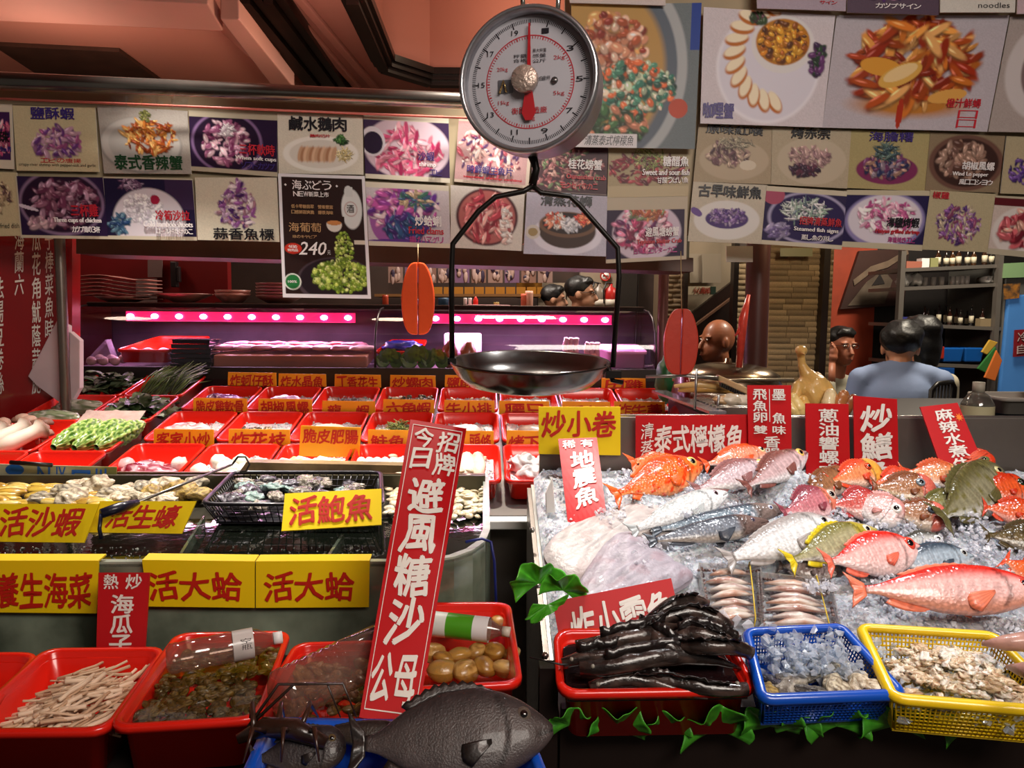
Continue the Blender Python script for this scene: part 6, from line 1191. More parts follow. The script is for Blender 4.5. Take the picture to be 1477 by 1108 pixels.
def pet(a, b, r_, label, lab=None, capc='f0f0f0', ridges=5, ltxt='', neck=True):
    t = thing('plastic_bottle', label, 'bottle', (a + b) * .5); ax = (b - a); L_ = ax.length; m = frame(a, ax.cross(V((0, 0, 1))), ax); pr = [(r_ * .7, 0), (r_ * .97, .03 * L_)]
    for i in range(ridges): z = .08 + .5 * i / ridges; pr += [(r_, z * L_), (r_ * .95, (z + .03) * L_), (r_, (z + .06) * L_)]
    pr += [(r_, .68 * L_)] + ([(r_ * .85, .78 * L_), (r_ * .42, .89 * L_), (r_ * .36, .92 * L_)] if neck else [(r_, .95 * L_), (r_ * .9, L_)])
    part('body', MB().lathe(pr, m, 24), petm, t)
    if neck: part('cap', MB().lathe([(r_ * .42, .92 * L_), (r_ * .42, L_), (0, L_)], m, 18), M('cap' + capc, capc, .35), t)
    for (z0, z1, c, nm) in lab or []: part('label', MB().lathe([(r_ * 1.02, z0 * L_), (r_ * 1.02, z1 * L_)], m, 24, cap=False), M('blabel' + c, c, .35, coat=.3), t, label=nm)
    return t, m
b1, m1 = pet(atZ(240, 952, ZF + .022), atZ(407, 919, ZF + .03), .024, 'clear plastic bottle with a white handwritten label on the clams', [(.56, .74, 'cfc8c4', 'white label')], ridges=2)
mb = MB(); lq = [atZ(343, 921, ZF + .058), atZ(368, 917, ZF + .058), atZ(371, 938, ZF + .05), atZ(346, 942, ZF + .05)]; put_text(mb, lq, V((0, -.004, .002)), '空瓶', (.2, .1, .8, .9), True, 0, .5); part('lettering', mb, text_k, b1)
pet(atZ(400, 1008, ZF + .03), atZ(560, 930, ZF + .045), .038, 'large clear ridged plastic bottle leaning in the clam tray', ridges=7, neck=False)
pet(atZ(600, 897, ZF + .025), atZ(736, 912, ZF + .02), .021, 'clear bottle with a green label among the big round clams', [(.1, .34, 'd8e0d8', 'white label'), (.34, .62, '4a9a20', 'green label'), (.62, .78, 'e0e0e0', 'white printed label')], ridges=2, capc='c8c0b0')
# red boards
sign('red_board', [(142, 826), (216, 826), (207, 969), (138, 969)], 1.3, rc, [('熱', (.12, .02, .42, .17), False, .02), ('炒', (.55, .02, .88, .17), False, .02), ('海瓜子', (.28, .23, .72, .84), True, .03)], text_w, 'small upright red board reading clams in the tray of pale sticks', Ys=[1.345, 1.345, 1.29, 1.29], brush=.2)
sign('long_red_board', [(592, 605), (673, 618), (601, 1046), (518, 1035)], 1.3, rc, [('今日', (.13, .03, .46, .215), True, .03), ('招牌', (.54, .035, .9, .23), True, .03), ('避風糖沙', (.2, .245, .8, .815), True, .035), ('公', (.1, .835, .46, .96), False, .03), ('母', (.5, .835, .88, .96), False, .03)], text_w, 'tall slanted red board with a white border and large brush characters', Ys=[1.46, 1.46, .995, .995], border=(.06, .02, .012), brush=.8)
# table under the front trays
a, b = atZ(-300, 1060, ZF - .085), atZ(800, 1060, ZF - .085)
solo('front_table', MB().box(((a.x + .02) / 2 - .3, 1.2, (ZF - .082) / 2), (1.6, .42, ZF - .082)), dark, 'dark table carrying the large red trays', 'table')
# blue tub with dark fish
zt_ = .915; qt = [atZ(384, 1033, zt_), atZ(762, 1040, zt_), atZ(806, 1150, zt_), atZ(330, 1150, zt_)]
def mpt(p): a = bil(qt, p.x / .4 + .5, -p.y / .2); return V((a.x, a.y, a.z + p.z))
solo('blue_tub', tray_mb(.4, .2, .06, lip=.016, taper=.02, mp=mpt), M('tub_blue', '1556c8', .25, coat=.4), 'bright blue tub of dark fish at the lower edge', 'tub')
TUBP = (V((0, .95, zt_ - .005)), V((0, -.25, 1)).normalized())
smooth_dark = M('smooth_fish_skin', vc=True, rough=.38, coat=.15, bump=.25, bs=400, var=.2, vs=60)
fish('dark_filefish', 'large smooth dark grey fish with its head over the blue tub rim', (796, 1088), (505, 1112), 118, '383030', '463c3a', '4a4040', 'trigger', .3, .55, '5a5048', TUBP, .02, eyesz=.55, fcol='241e1c', pup='0c0a0a', skin_mat=smooth_dark)
fish('dark_fish', 'second dark fish lying low in the blue tub', (500, 1085), (360, 1106), 60, '2c2628', '3a3232', '40362e', 'blunt', .35, .4, '5a4a30', TUBP, .0, eyesz=.6, fcol='241e1c', skin_mat=smooth_dark)
fish('dark_fish', 'slim dark fish under the bottom of the long red board', (600, 1062), (440, 1060), 34, '2c2422', '3c322c', '4c4234', 'long', .5, .4, '5a4a30', TUBP, -.005, eyesz=.6, fcol='241e1c', skin_mat=smooth_dark)
t = thing('lobster', 'brown lobster with thin feelers at the blue tub corner', 'lobster', atZ(400, 1062, zt_))
bp_ = atZ(402, 1066, zt_ + .01); part('body', MB().tube([bp_ + V((-.05, .0, 0)), bp_ + V((-.02, .01, .01)), bp_ + V((.02, .0, .012)), bp_ + V((.06, -.01, 0))], [.006, .012, .013, .007], 14, lin('2c1a12')), food_m, t)
for i in range(6): part('leg', MB().tube([bp_ + V((-.03 + .014 * i, 0, .01)), bp_ + V((-.04 + .018 * i, .03 - .06 * (i % 2), .03)), bp_ + V((-.05 + .022 * i, .05 - .1 * (i % 2), .0))], [.004, .003, .001], 6, lin('3a2218')), food_m, t)
for i in range(2): part('feeler', MB().tube([bp_ + V((-.04, .01, .01)), bp_ + V((-.01 + .02 * i, .04, .05)), bp_ + V((.05 + .02 * i, .05, .045)), bp_ + V((.07 + .02 * i, .03, .01))], [.0025, .002, .0018, .001], 5, lin('2a1a10')), food_m, t)
# ================================================================== FISH COUNTER ON THE RIGHT
FA, FB = atY(1100, 1000, 1.25), atY(1100, 690, 1.95); FD = V((0, FB.y - FA.y, FB.z - FA.z)).normalized(); FN = X1.cross(FD); FPL = (FA, FN)
def F(x, y, up=0): return atP(x, y, FA + FN * up, FN)
def FS(x, Y, up=0): return V((x, 0, 0)) + V((0, FA.y, FA.z)) + FD * ((Y - FA.y) / FD.y) + FN * up
xl = atY(800, 960, 1.3).x; xr = 2.1; YP2 = 2.0
zp = atY(1100, 602, YP2).z
t = thing('fish_counter', 'steel fish display counter heaped with ice', 'counter', V((1.2, 1.6, 0)))
part('body', MB().slab([V((xl, 1.19, 0)), V((xr, 1.19, 0)), V((xr, 1.19, .79)), V((xl, 1.19, .79))], (0, .8, 0)), M('counter_front', '231916', .45, .3, var=.3, vs=2), t)
part('deck', MB().slab([FS(xl, 1.19, -.05), FS(xr, 1.19, -.05), FS(xr, YP2, -.05), FS(xl, YP2, -.05)], (0, 0, -.02)), steel, t)
part('back_panel', MB().slab([V((atY(779, 600, YP2).x, YP2, zp)), V((xr, YP2, zp)), V((xr, YP2, .6)), V((atY(779, 600, YP2).x, YP2, .6))], (0, .02, 0)), steel2, t, bev=.002)
part('top_edge', MB().tube([V((atY(779, 600, YP2).x, YP2 + .008, zp)), V((xr, YP2 + .008, zp))], .006, 8), M('edge_steel', 'b0a8a0', .25, .9), t)
part('side_panel', MB().slab([FS(xl - .01, 1.2, -.06), FS(xl - .01, 2.0, -.06), V((xl - .01, 2.0, .3)), V((xl - .01, 1.2, .3))], (.01, 0, 0)), steel2, t)
part('corner_post', MB().box((xl - .02, 1.2, .44), (.03, .03, .88)), M('post_dark', '2c2220', .35, .5), t)
part('front_lip', MB().box(((xl + xr) / 2, 1.185, .80), (xr - xl, .02, .035)), dark, t)
mb = MB()
for y in (1.35, 1.55, 1.75): mb.ball((xl - .013, y, .78 + (y - 1.2) * .3), .007, None, 8, 6)
part('bolt', mb, M('edge_steel', ''), t)
pp = [(787, 712), (797, 689), (803, 760), (803, 800), (790, 812)]
solo('white_side_board', MB().slab([atY(x, y, 1.80) for x, y in pp], (.0, .012, 0)), white, 'narrow white board standing at the corner of the fish ice', 'board', bev=.002)
# ice bed
pk = [(925, 705, .05, .07), (975, 690, .05, .08), (1085, 668, .05, .05), (1135, 668, .085, .07), (1175, 692, .06, .05), (1320, 690, .065, .08), (1345, 694, .05, .05), (1440, 760, .02, .10), (1000, 760, .02, .12), (1200, 740, .03, .1), (1020, 905, .02, .05), (1300, 830, .015, .1), (1400, 780, .02, .1)]
pk = [(F(x, y + h * 480), h * .72, s * .75) for x, y, h, s in pk]
def ice_h(x, Y):
    h = .0 + .010 * noise.noise(V((x * 9, Y * 9, 1))) + .006 * noise.noise(V((x * 30, Y * 30, 2))) + .004 * noise.noise(V((x * 80, Y * 80, 3)))
    for p, a, s in pk:
        d2 = ((x - p.x) ** 2 + (Y - p.y) ** 2) / (s * s)
        if d2 < 8: h += a * math.exp(-d2)
    e = min((x - xl) / .03, 1); return h * e - .03 * (1 - e)
gx0, gx1, gy0, gy1 = xl + .005, 1.95, 1.30, 1.985
ib = MB(); ib.grid(230, 120, lambda u, v: FS(gx0 + (gx1 - gx0) * u, gy0 + (gy1 - gy0) * v, ice_h(gx0 + (gx1 - gx0) * u, gy0 + (gy1 - gy0) * v)))
tag(solo('ice_bed', ib, M('ice_bed', 'd4d6da', .14, trans=.15, sss=.2, bump=1, bs=120, ior=1.31, col2='9aa0a8', vs=60), 'wide bed of crushed ice under the whole fish', 'ice', kind='stuff'))
r = random.Random(61); pts = []
while len(pts) < 8500:
    x, Y = r.uniform(gx0 + .01, gx1), r.uniform(gy0, gy1); q = r.random()
    pts.append(tuple(FS(x, Y, ice_h(x, Y) + r.uniform(-.002, .006))))
tag(solo('ice_chips', chips(MB(), pts, .0035, .009, r), icec, 'loose clear ice chips scattered over the fish display', 'ice', kind='stuff'))
# chips that lie over tails and bellies
cov = [(1020, 708, 22, .02), (1150, 728, 22, .02), (1080, 745, 24, .015), (1170, 760, 40, .018), (1225, 765, 30, .022), (1250, 715, 22, .02), (1280, 735, 25, .022), (1345, 745, 20, .02), (1385, 760, 30, .02), (1410, 790, 35, .02), (1300, 775, 25, .02), (1275, 855, 50, .015), (1360, 845, 40, .02), (1430, 845, 40, .025), (1232, 885, 22, .02), (1000, 745, 30, .015), (955, 735, 25, .015), (925, 760, 20, .02), (980, 780, 30, .012), (1240, 830, 20, .01), (1340, 800, 25, .02), (1150, 745, 25, .018), (1450, 905, 30, .02), (1465, 800, 20, .03), (900, 740, 20, .02)]
pts = []
for x, y, rr, up in cov:
    for i in range(60):
        a, q = r.uniform(0, 6.28), rr * math.sqrt(r.random()); pts.append(tuple(F(x + q * math.cos(a), y + .5 * q * math.sin(a), up * r.uniform(.5, 1.6) * (1.1 - q / rr * .5))))
tag(solo('ice_chips', chips(MB(), pts, .0035, .009, r), icec, 'clear ice chips heaped over fish tails and bellies', 'ice', kind='stuff'))
# ---------------- fish (head tip, tail tip, body height in the picture)
def fz(*a, **k): return fish(*a, plane=FPL, **k)
O = dict(back='e04a14', side='f06a24', belly='f49a60')
fz('orange_rockfish', 'upper of the two bright orange rockfish beside the lemon fish board', (1018, 660), (905, 690), 44, **O, prof='snapper', lift=.028, iris='b8904a', spots='f4a878', fcol='e05a20')
fz('orange_rockfish', 'lower bright orange rockfish with a golden ringed eye', (1010, 694), (880, 742), 56, **O, prof='snapper', lift=.03, thick=.42, iris='d8b060', spots='e03c10', fcol='f0601c', eyesz=1.15)
fz('orange_fish', 'small orange headed fish half sunk in ice below the lemon fish board', (1106, 678), (1010, 700), 36, 'e0501c', 'e89070', 'e8c8c0', prof='slim', lift=.045, iris='e8d8a0', eyesz=1.2)
fz('silver_pink_fish', 'silver pink fish with a large yellow eye under the small orange one', (1106, 698), (996, 738), 42, '8a5a58', 'd0b8bc', 'e8e0dc', prof='snapper', lift=.045, iris='e0c070', eyesz=1.25, thick=.34)
fz('silver_pink_fish', 'silver pink fish pointing up with its mouth open against the ice peak', (1158, 684), (1068, 738), 42, '7a4840', 'c8a8a8', 'e4dcdc', prof='snapper', lift=.05, iris='e0b860', eyesz=1.3, mouth=.8)
fz('brown_fish', 'brown headed fish behind the pink sea bream', (1220, 705), (1150, 740), 40, '7a4a2c', '9a6a48', 'c8b0a0', prof='blunt', lift=.03, iris='c89858', eyesz=1.2)
fz('yellow_banded_fish', 'red fish with yellow cheek bands under the tall brush lettered board', (1264, 704), (1190, 722), 40, 'd84828', 'e88a58', 'f0c8b0', prof='blunt', lift=.04, iris='c03c1c', stripe=None, headcol='e8a040', eyet=.72)
fz('pink_bream', 'pink sea bream with red gill and silver eye in the middle of the ice', (1202, 742), (1122, 765), 50, '8a3c48', 'c87880', 'e8c0c0', prof='snapper', lift=.03, iris='c8b8a8', headcol='d87860', eyesz=1.25)
fz('red_snapper', 'dark red snapper body buried head first in the ice', (1272, 752), (1192, 752), 48, 'a83030', 'c85850', 'e8b8b0', prof='snapper', lift=.03, iris='804040')
fz('red_fish', 'red fish with dark eye behind the yellow nosed one', (1326, 712), (1250, 722), 40, 'd04428', 'e07850', 'f0c0a8', prof='snapper', lift=.03, iris='e0a040', eyet=.78)
fz('yellow_nosed_fish', 'orange fish with a yellow nose lying along the back row', (1388, 722), (1290, 712), 46, 'c8542c', 'e09868', 'f0dccc', prof='snapper', lift=.045, iris='e8b8a0', headcol='e8a458', spots=None)
fz('red_upright_fish', 'red fish with its head propped up against the slanted board', (1412, 716), (1370, 680), 40, 'c8381c', 'e06040', 'e89080', prof='blunt', lift=.06, iris='5a6a40', eyesz=1.4, tailf=False, fins=False)
fz('parrot_fish', 'brown fish with a coral red snout, upper of two alike', (1344, 734), (1252, 728), 46, '7a4424', 'a87450', 'c8b090', prof='blunt', lift=.035, iris='7a8890', headcol='c86050', eyet=.72)
fz('parrot_fish', 'brown fish with a coral red open snout, lower of two alike', (1361, 774), (1270, 756), 44, '7a4020', 'a87858', 'd0bca8', prof='blunt', lift=.03, iris='5a6068', headcol='d06858', eyet=.72, mouth=.6)
fz('olive_fish', 'big olive fish with gaping dark mouth rising at the display end', (1440, 716), (1345, 782), 74, '5a5430', '8a8468', 'd0d0c8', prof='blunt', lift=.04, iris='d0c890', spots='6a6438', mouth=1.0, eyesz=.75, thick=.32)
fz('olive_fish', 'smaller olive fish tucked in front of the big gaping one', (1392, 752), (1310, 760), 40, '5e5a2c', '90906a', 'b8b8a0', prof='blunt', lift=.04, iris='e0d890', spots='7a7440', eyesz=.8, eyet=.8)
fz('scarlet_fish', 'scarlet fish head looking out past the olive fish', (1470, 738), (1400, 742), 44, 'c83010', 'e05828', 'e89078', prof='blunt', lift=.05, iris='20301c', eyesz=1.1)
fz('scarlet_fish', 'scarlet fish with a big black eye at the picture edge', (1490, 778), (1408, 762), 42, 'c83810', 'e06030', 'e8a090', prof='blunt', lift=.045, iris='301810', eyesz=1.4, eyet=.82)
fz('mottled_brown_fish', 'mottled brown fish back under the scarlet fish', (1530, 800), (1412, 790), 46, '4a3c20', '6a5a38', '9a9080', prof='snapper', lift=.02, iris='c0a860', spots='3a3018')
fz('pale_pink_fish', 'pale pink white bream with a blue black eye beside the parrot fish', (1296, 776), (1212, 742), 48, 'c88880', 'e8c8c4', 'f0e8e4', prof='blunt', lift=.035, iris='e8e4dc', eyesz=1.15)
SV = dict(iris='d8dce0')
fz('silver_mackerel', 'bright silver fish with scraped white flank nearest the pale rays', (1046, 734), (905, 792), 38, 'b0b4b4', 'e8e8e8', 'f4f4f4', prof='long', lift=.03, iris='8a7078', thick=.5, spots='c8c8c8')
fz('blue_mackerel', 'blue backed mackerel with a violet blue eye, upper of the pair', (1134, 752), (935, 786), 30, '3a4450', '8494a0', 'c8ccd0', prof='long', lift=.025, iris='c8ccd8', thick=.5, pup='20285a', eyesz=1.1, headcol='7a6a64')
fz('blue_mackerel', 'darker mackerel lying lower with a brownish head', (1104, 778), (930, 808), 34, '3c424c', '7c828c', 'b8aca0', prof='long', lift=.035, iris='6a5860', thick=.5, pup='1a2038', headcol='6a5650')
fz('white_belly_fish', 'gleaming white bellied fish with dark blotch behind the gill', (1200, 780), (1040, 838), 56, 'a8a09c', 'f0f0f0', 'fcfcfc', prof='long', lift=.03, iris='9a9a98', thick=.5)
fz('yellow_fin_fish', 'olive yellow fish with yellow fins and a round black eye', (1259, 790), (1130, 838), 54, '7a7438', 'b0aa84', 'd0ccc0', prof='snapper', lift=.03, iris='e8e4c8', fcol='d8c020', headcol='b0a038')
fz('red_bigeye', 'bright red and white fish with red ringed eye above the long one', (1319, 822), (1182, 846), 60, 'dc281c', 'f4c0ba', 'f8dcd8', prof='slim', lift=.04, iris='e04838', thick=.4, eyesz=1.25, fcol='f07058')
fz('silver_head_fish', 'small silver fish head poking out above the red bigeye fish', (1356, 800), (1290, 796), 30, '4a4840', 'c8c8c4', 'e4e4e0', prof='blunt', lift=.02, iris='e0e0dc', eyesz=1.4)
fz('blue_silver_fish', 'blue silver fish with dark back right of the red bigeye fish', (1397, 826), (1280, 838), 46, '3c4a58', 'a8b8c4', 'd8dce0', prof='slim', lift=.028, iris='c8ccc8', thick=.4)
fz('grey_fish', 'grey fish almost covered by ice behind the long red fish head', (1480, 862), (1385, 838), 36, '4c5054', '989c9c', 'd0d0d0', prof='slim', lift=.005, iris='a8a8a8')
fz('long_red_fish', 'long bright red fish with white flank and orange fins, largest on the ice', (1500, 890), (1216, 890), 66, 'dc2c20', 'f6c4be', 'f4a890', prof='slim', lift=.045, iris='c84838', thick=.45, fcol='f08060', eyesz=.9, pup='241420')
fz('orange_head_fish', 'orange red fish head wedged at the edge over the long red fish', (1520, 868), (1440, 826), 50, 'e04818', 'ec6c34', 'f0a080', prof='blunt', lift=.02, iris='c0a060')
fz('bream_tail_fish', 'grey brown fish between the white bellied fish and the squid trays', (1205, 838), (1120, 826), 30, '5a4c48', '8a7a74', 'b0a49c', prof='slim', lift=.01, iris='a0a0a0')
pts = []
for (x, y), lf, _p in TAILS:
    if _p is not FPL or (x, y) == (1216, 890) or (y > 812 and x < 1150): continue
    for i in range(70):
        a, q = r.uniform(0, 6.28), 24 * math.sqrt(r.random()); pts.append(tuple(F(x + q * math.cos(a), y + .55 * q * math.sin(a), (lf + .022) * r.uniform(.3, 1.1) * (1 - .4 * q / 24))))
tag(solo('ice_chips', chips(MB(), pts, .004, .010, r), icec, 'clear ice chips piled over the tail ends of the fish', 'ice', kind='stuff'))
# pale skate wings
def wing(name, pts, h, lift, label, cc):
    P_ = [F(x, y, lift) for x, y in pts]; c = sum(P_, V()) / len(P_); n = len(P_); K = 64; mb = MB(); ring = []
    for k in range(K):
        a = k / K * n; i = int(a); f_ = a - i; p0_, p1, p2, p3 = (P_[(i + j - 1) % n] for j in range(4))
        ring.append(.5 * ((2 * p1) + (-p0_ + p2) * f_ + (2 * p0_ - 5 * p1 + 4 * p2 - p3) * f_ ** 2 + (-p0_ + 3 * p1 - 3 * p2 + p3) * f_ ** 3))
    vs = []; cs = []; R_ = 18
    for j in range(R_ + 1):
        q = j / R_
        for k in range(K):
            p = c.lerp(ring[k], q); st = noise.noise(V((p.x * 26 + p.y * 18, (p.y - p.x) * 90, 4))); vs.append(p + FN * (h * (1 - q ** 3) ** .6 + .0035 * st)); col = np.array(lin(cc[0])) * (1 + .5 * st)
            if noise.noise(p * 22) > .22: col = col * .6 + np.array(lin(cc[1])) * .4
            cs.append(np.clip(col, 0, 1))
    fs = [(j * K + k, j * K + (k + 1) % K, (j + 1) * K + (k + 1) % K, (j + 1) * K + k) for j in range(R_) for k in range(K)]
    mb.add(vs, fs, cs); vb = [p - FN * .012 for p in ring]; mb.add(ring + vb, [(k, (k + 1) % K, K + (k + 1) % K, K + k) for k in range(K)] + [tuple(range(2 * K - 1, K - 1, -1))], lin(cc[0]))
    return solo(name, mb, M('wet_skin', vc=True, rough=.42, coat=.12, bump=.5, bs=120), label, 'fish')
wing('skate_wing', [(950, 722), (988, 748), (975, 785), (920, 792), (872, 815), (835, 838), (802, 826), (784, 797), (806, 768), (850, 748), (905, 728)], .022, .01, 'large pale skate wing at the ice corner under the upright red board', ('a8a09e', 'a08480'))
wing('skate_wing', [(905, 768), (948, 790), (975, 812), (1000, 830), (962, 856), (905, 874), (850, 884), (828, 862), (850, 815), (876, 780)], .024, .022, 'second pale violet grey skate wing overlapping in front of the other', ('9a929c', '94747c'))
# squid trays
def squid_pack(pts, label, seed):
    q = [F(x, y, .03) for x, y in pts]; t = thing('squid_pack', label, 'seafood pack', sum(q, V()) / 4); r = random.Random(seed)
    part('tray', (lambda mb: [mb.slab([bil(q, *uv) - FN * .03 for uv in ((0, 0), (1, 0), (1, 1), (0, 1))], -FN * .003)] + [mb.slab([q[i], q[(i + 1) % 4], q[(i + 1) % 4] - FN * .032, q[i] - FN * .032], (q[(i + 2) % 4] - q[(i + 1) % 4]).normalized() * .003) for i in range(4)] and mb)(MB()), thin_glass('pack_plastic', 'f0f0f0', .08, .5, .15, 'd8d4d0'), t)
    for i in range(7):
        v = .12 + .76 * i / 6; a, b = bil(q, .08 + .1 * r.random(), v), bil(q, .92 - .1 * r.random(), v + r.uniform(-.05, .05)); m1 = a.lerp(b, .5)
        mb = MB(); mb.tube([a - FN * .014, a.lerp(b, .25) - FN * .008, m1 - FN * .006, a.lerp(b, .75) - FN * .01, b - FN * .016], [.003, .010, .012, .009, .003], 12, lin('d8c4b4'), flat=.6); c = mb.c[-1]; vv = mb.v[-1]
        for j in range(len(c)):
            s_ = noise.noise(V(vv[j]) * 90 + V((seed, 0, 0))); c[j] = np.array(lin('e8dcd0')) if s_ > 0 else np.array(lin(['c89880', 'a87868', 'b89890'][i % 3]))
        part('squid', mb, M('squid_skin', vc=True, rough=.2, coat=.6, bump=.5, bs=90), t)
    mb = MB()
    for i in range(60): u, v = (r.choice((.05, .95)), r.random()) if i % 2 else (r.random(), r.choice((.06, .94))); mb.ball(bil(q, u, v) - FN * .010, (.004, .004, .003), lin(['6a4c48', '8a706a', '3a2a2c'][i % 3]), 6, 4)
    part('tentacles', mb, _M['squid_skin'], t, kind='stuff')
    part('lid', (lambda mb: mb.grid(16, 14, lambda u, v: bil(q, u, v) + FN * (.001 + .002 * noise.noise(V((u * 6, v * 6, seed))))))(MB()), thin_glass('pack_film', 'ffffff', .06, .7), t)
    for k in range(1 + (seed % 2)):
        u = .80 - .2 * k; part('rubber_band', MB().tube([bil(q, u, -.02) - FN * .025, bil(q, u + .01, -.01) + FN * .004, bil(q, u + .03, .5) + FN * .003, bil(q, u + .04, 1.01) + FN * .004, bil(q, u + .04, 1.02) - FN * .025], .0013, 6), M('band_yellow', 'd8b830', .4), t)
squid_pack([(1008, 812), (1098, 814), (1102, 892), (1022, 902)], 'clear lidded pack of squid with yellow rubber band beside the ice lump', 2)
squid_pack([(1092, 824), (1198, 836), (1214, 902), (1098, 902)], 'wider clear pack of squid overlapping the first pack', 4)
# big ice lump and ice by the red tray
r = random.Random(71)
tag(solo('ice_lump', chips(MB(), [tuple(F(x, y, .03)) for x, y in ((1080, 905), (1060, 895), (1095, 912), (1045, 888))], .016, .028, r), icec, 'large clear flat lumps of ice leaning on the squid pack', 'ice', kind='stuff'))
# ---------------- containers on the front edge
ZZ = [.915, .915, .865, .865]
def pxq(pts, zz=ZZ): return [atZ(x, y, zz[i]) for i, (x, y) in enumerate(pts)]
qr_ = [(797, 905), (1046, 906), (1099, 996), (803, 1001)]
_, qR = px_tray(qr_, 0, .085, 'deep red tray of slimy black fish', zz=ZZ)
solo('dark_brine', MB().slab([bil(qR, u, v) + V((0, 0, -.018)) for u, v in ((.055, .07), (.945, .07), (.945, .93), (.055, .93))], (0, 0, -.004)), M('brine', '1c0e10', .04, coat=1, bump=.15, bs=40), 'dark brown brine around the slimy black fish', 'water', kind='stuff')
nR = (qR[3] - qR[0]).cross(qR[1] - qR[0]).normalized(); nR = nR if nR.z > 0 else -nR
BL_ = [((830, 950), (1045, 915), 34, .04), ((835, 968), (1070, 965), 36, .03), ((990, 905), (870, 945), 30, .04), ((1065, 950), (920, 905), 34, .04), ((1075, 985), (880, 985), 30, .01), ((815, 975), (960, 930), 28, .03), ((1050, 925), (900, 925), 34, .05), ((1020, 895), (900, 912), 28, .045), ((1080, 970), (950, 940), 32, .045), ((850, 985), (1020, 990), 26, .008), ((960, 955), (1080, 940), 32, .045), ((900, 930), (1010, 960), 30, .04)]
ordn = 'lowest and foremost;longest, with its pale snout at the tray corner;one with an olive sheen on its side;curved one over the middle;flat one along the front rim;slim one crossing the corner;one arching over the heap;topmost of the heap;one sliding toward the ice;one sunk deepest in the brine;plump one in the heap centre;short one under the topmost'.split(';')
for i, (h, tl, hp, up) in enumerate(BL_):
    a, b = atP(*h, qR[0].lerp(qR[2], .5), nR), atP(*tl, qR[0].lerp(qR[2], .5), nR); a += nR * (up * .9 - .012); b += nR * (up * .5 - .018); sd_ = (b - a).cross(nR).normalized(); r_ = hp / FPX * 1.25 / 2 * .8
    t = thing('black_fish', 'slimy black fish in the red tray, ' + ordn[i], 'fish', (a + b) * .5, 'slimy black fish'); mb = MB(); ps = []; rs = []
    for k in range(15):
        u = k / 14; ps.append(a.lerp(b, u) + nR * (.03 * math.sin(math.pi * u) * (up / .05)) + sd_ * .012 * math.sin(u * 5 + i)); rs.append(r_ * (.35 + .65 * math.sin(math.pi * min(1, u * .8 + .18)) ** .8) * (1 if u < .75 else 1 - (u - .75) * 2.6))
    mb.tube(ps, rs, 16, lin('231a18')); c = mb.c[-1]; v = mb.v[-1]
    for k in range(len(c)): s_ = noise.noise(V(v[k]) * 60 + V((i, 0, 0))); v[k] += np.array(nR * .003 * s_); c[k] = np.array(lin('4a3a34')) if s_ > .15 else np.array(lin('1e1614')) if s_ > -.2 else np.array(lin('302622'))
    part('body', mb, M('slimy_skin', vc=True, rough=.25, coat=.5, bump=.7, bs=70), t)
    part('eye', MB().ball(ps[1] + nR * rs[1] * .7 + sd_ * rs[1] * .4, .004, lin('8a8478'), 10, 8), eye_w, t)
    def ff(u, v_): k_ = 2 + u * 10; j = int(k_); p = ps[j].lerp(ps[j + 1], k_ - j); return p + nR * (rs[j] * .8 + v_ * .016 * (1 + .5 * noise.noise(V((u * 20, i, 0))))) + sd_ * (.0015 * math.sin(u * 22) - .01 * v_)
    part('back_fin', MB().grid(26, 2, ff, lambda u, v_: lin('1a1312')), M('slimy_skin', vc=True), t, solid=.001)
    if i == 1: part('barbel', MB().tube([a, a + V((-.03, -.01, .004)), a + V((-.08, -.0, .012))], [.003, .0016, .0008], 6), black, t)
sign('red_board', [(797, 868), (968, 834), (984, 905), (812, 950)], 1.36, rc, [('炸小雪魚', (.1, .22, .96, 1.0), False, .03)], text_w, 'tilted red board standing behind the slimy black fish', Ys=[1.37, 1.37, 1.31, 1.31], brush=.9)
# blue basket
qB_ = pxq([(1076, 912), (1214, 905), (1303, 1002), (1100, 1010)])
basket('blue_basket', qB_, .065, M('basket_blue', '0e4cb4', .25, coat=.4), 'blue mesh basket of ice cubes and oysters', 30, 8, rim=.0095)
r = random.Random(81); pts = []
for i in range(330):
    u, v = r.uniform(.1, .88), r.uniform(.1, .62); pts.append(tuple(bil(qB_, u, v) + V((0, 0, r.uniform(-.04, .022) * (1 - .2 * v)))))
tag(solo('ice_cubes', chips(MB(), pts, .007, .013, r), clear_ice, 'clear rounded ice cubes filling the far half of the blue basket', 'ice', kind='stuff'))
for i, (x, y, s_, k, lb) in enumerate(((1185, 945, .026, 3, 'yellowish oyster half under ice in the blue basket'), (1210, 950, .022, 1, 'small grey oyster at the basket edge'), (1190, 968, .032, 0, 'large rough tan oyster in the blue basket'), (1225, 975, .028, 2, 'pale oyster near the blue basket corner'), (1140, 990, .034, 1, 'dark frilled oyster at the front of the blue basket'), (1115, 985, .026, 1, 'dark oyster by the red tray side of the blue basket'), (1165, 975, .026, 1, 'grey oyster between dark and tan ones'), (1245, 990, .026, 2, 'flat pale oyster in the blue basket corner'), (1205, 992, .03, 0, 'rough oyster touching the blue front rim'), (1170, 998, .026, 1, 'dark oyster under the blue front rim'), (1150, 962, .022, 2, 'small pale oyster emerging from the ice cubes'), (1265, 995, .022, 1, 'tiny dark oyster in the far blue corner'), (1110, 1000, .024, 3, 'brown oyster in the near blue corner'))):
    o = bpy.data.objects.new('oyster', (oys + [aba[0]])[k] if k != 1 else aba[i % 3]); COL.objects.link(o); o.matrix_world = Matrix.Translation(atZ(x, y, .862)) @ Matrix.Rotation(i * 1.7, 4, 'Z') @ Matrix.Rotation(.4, 4, 'X') @ Matrix.Scale(s_, 4); tag(o, lb, 'oyster', 'oysters in the blue basket')
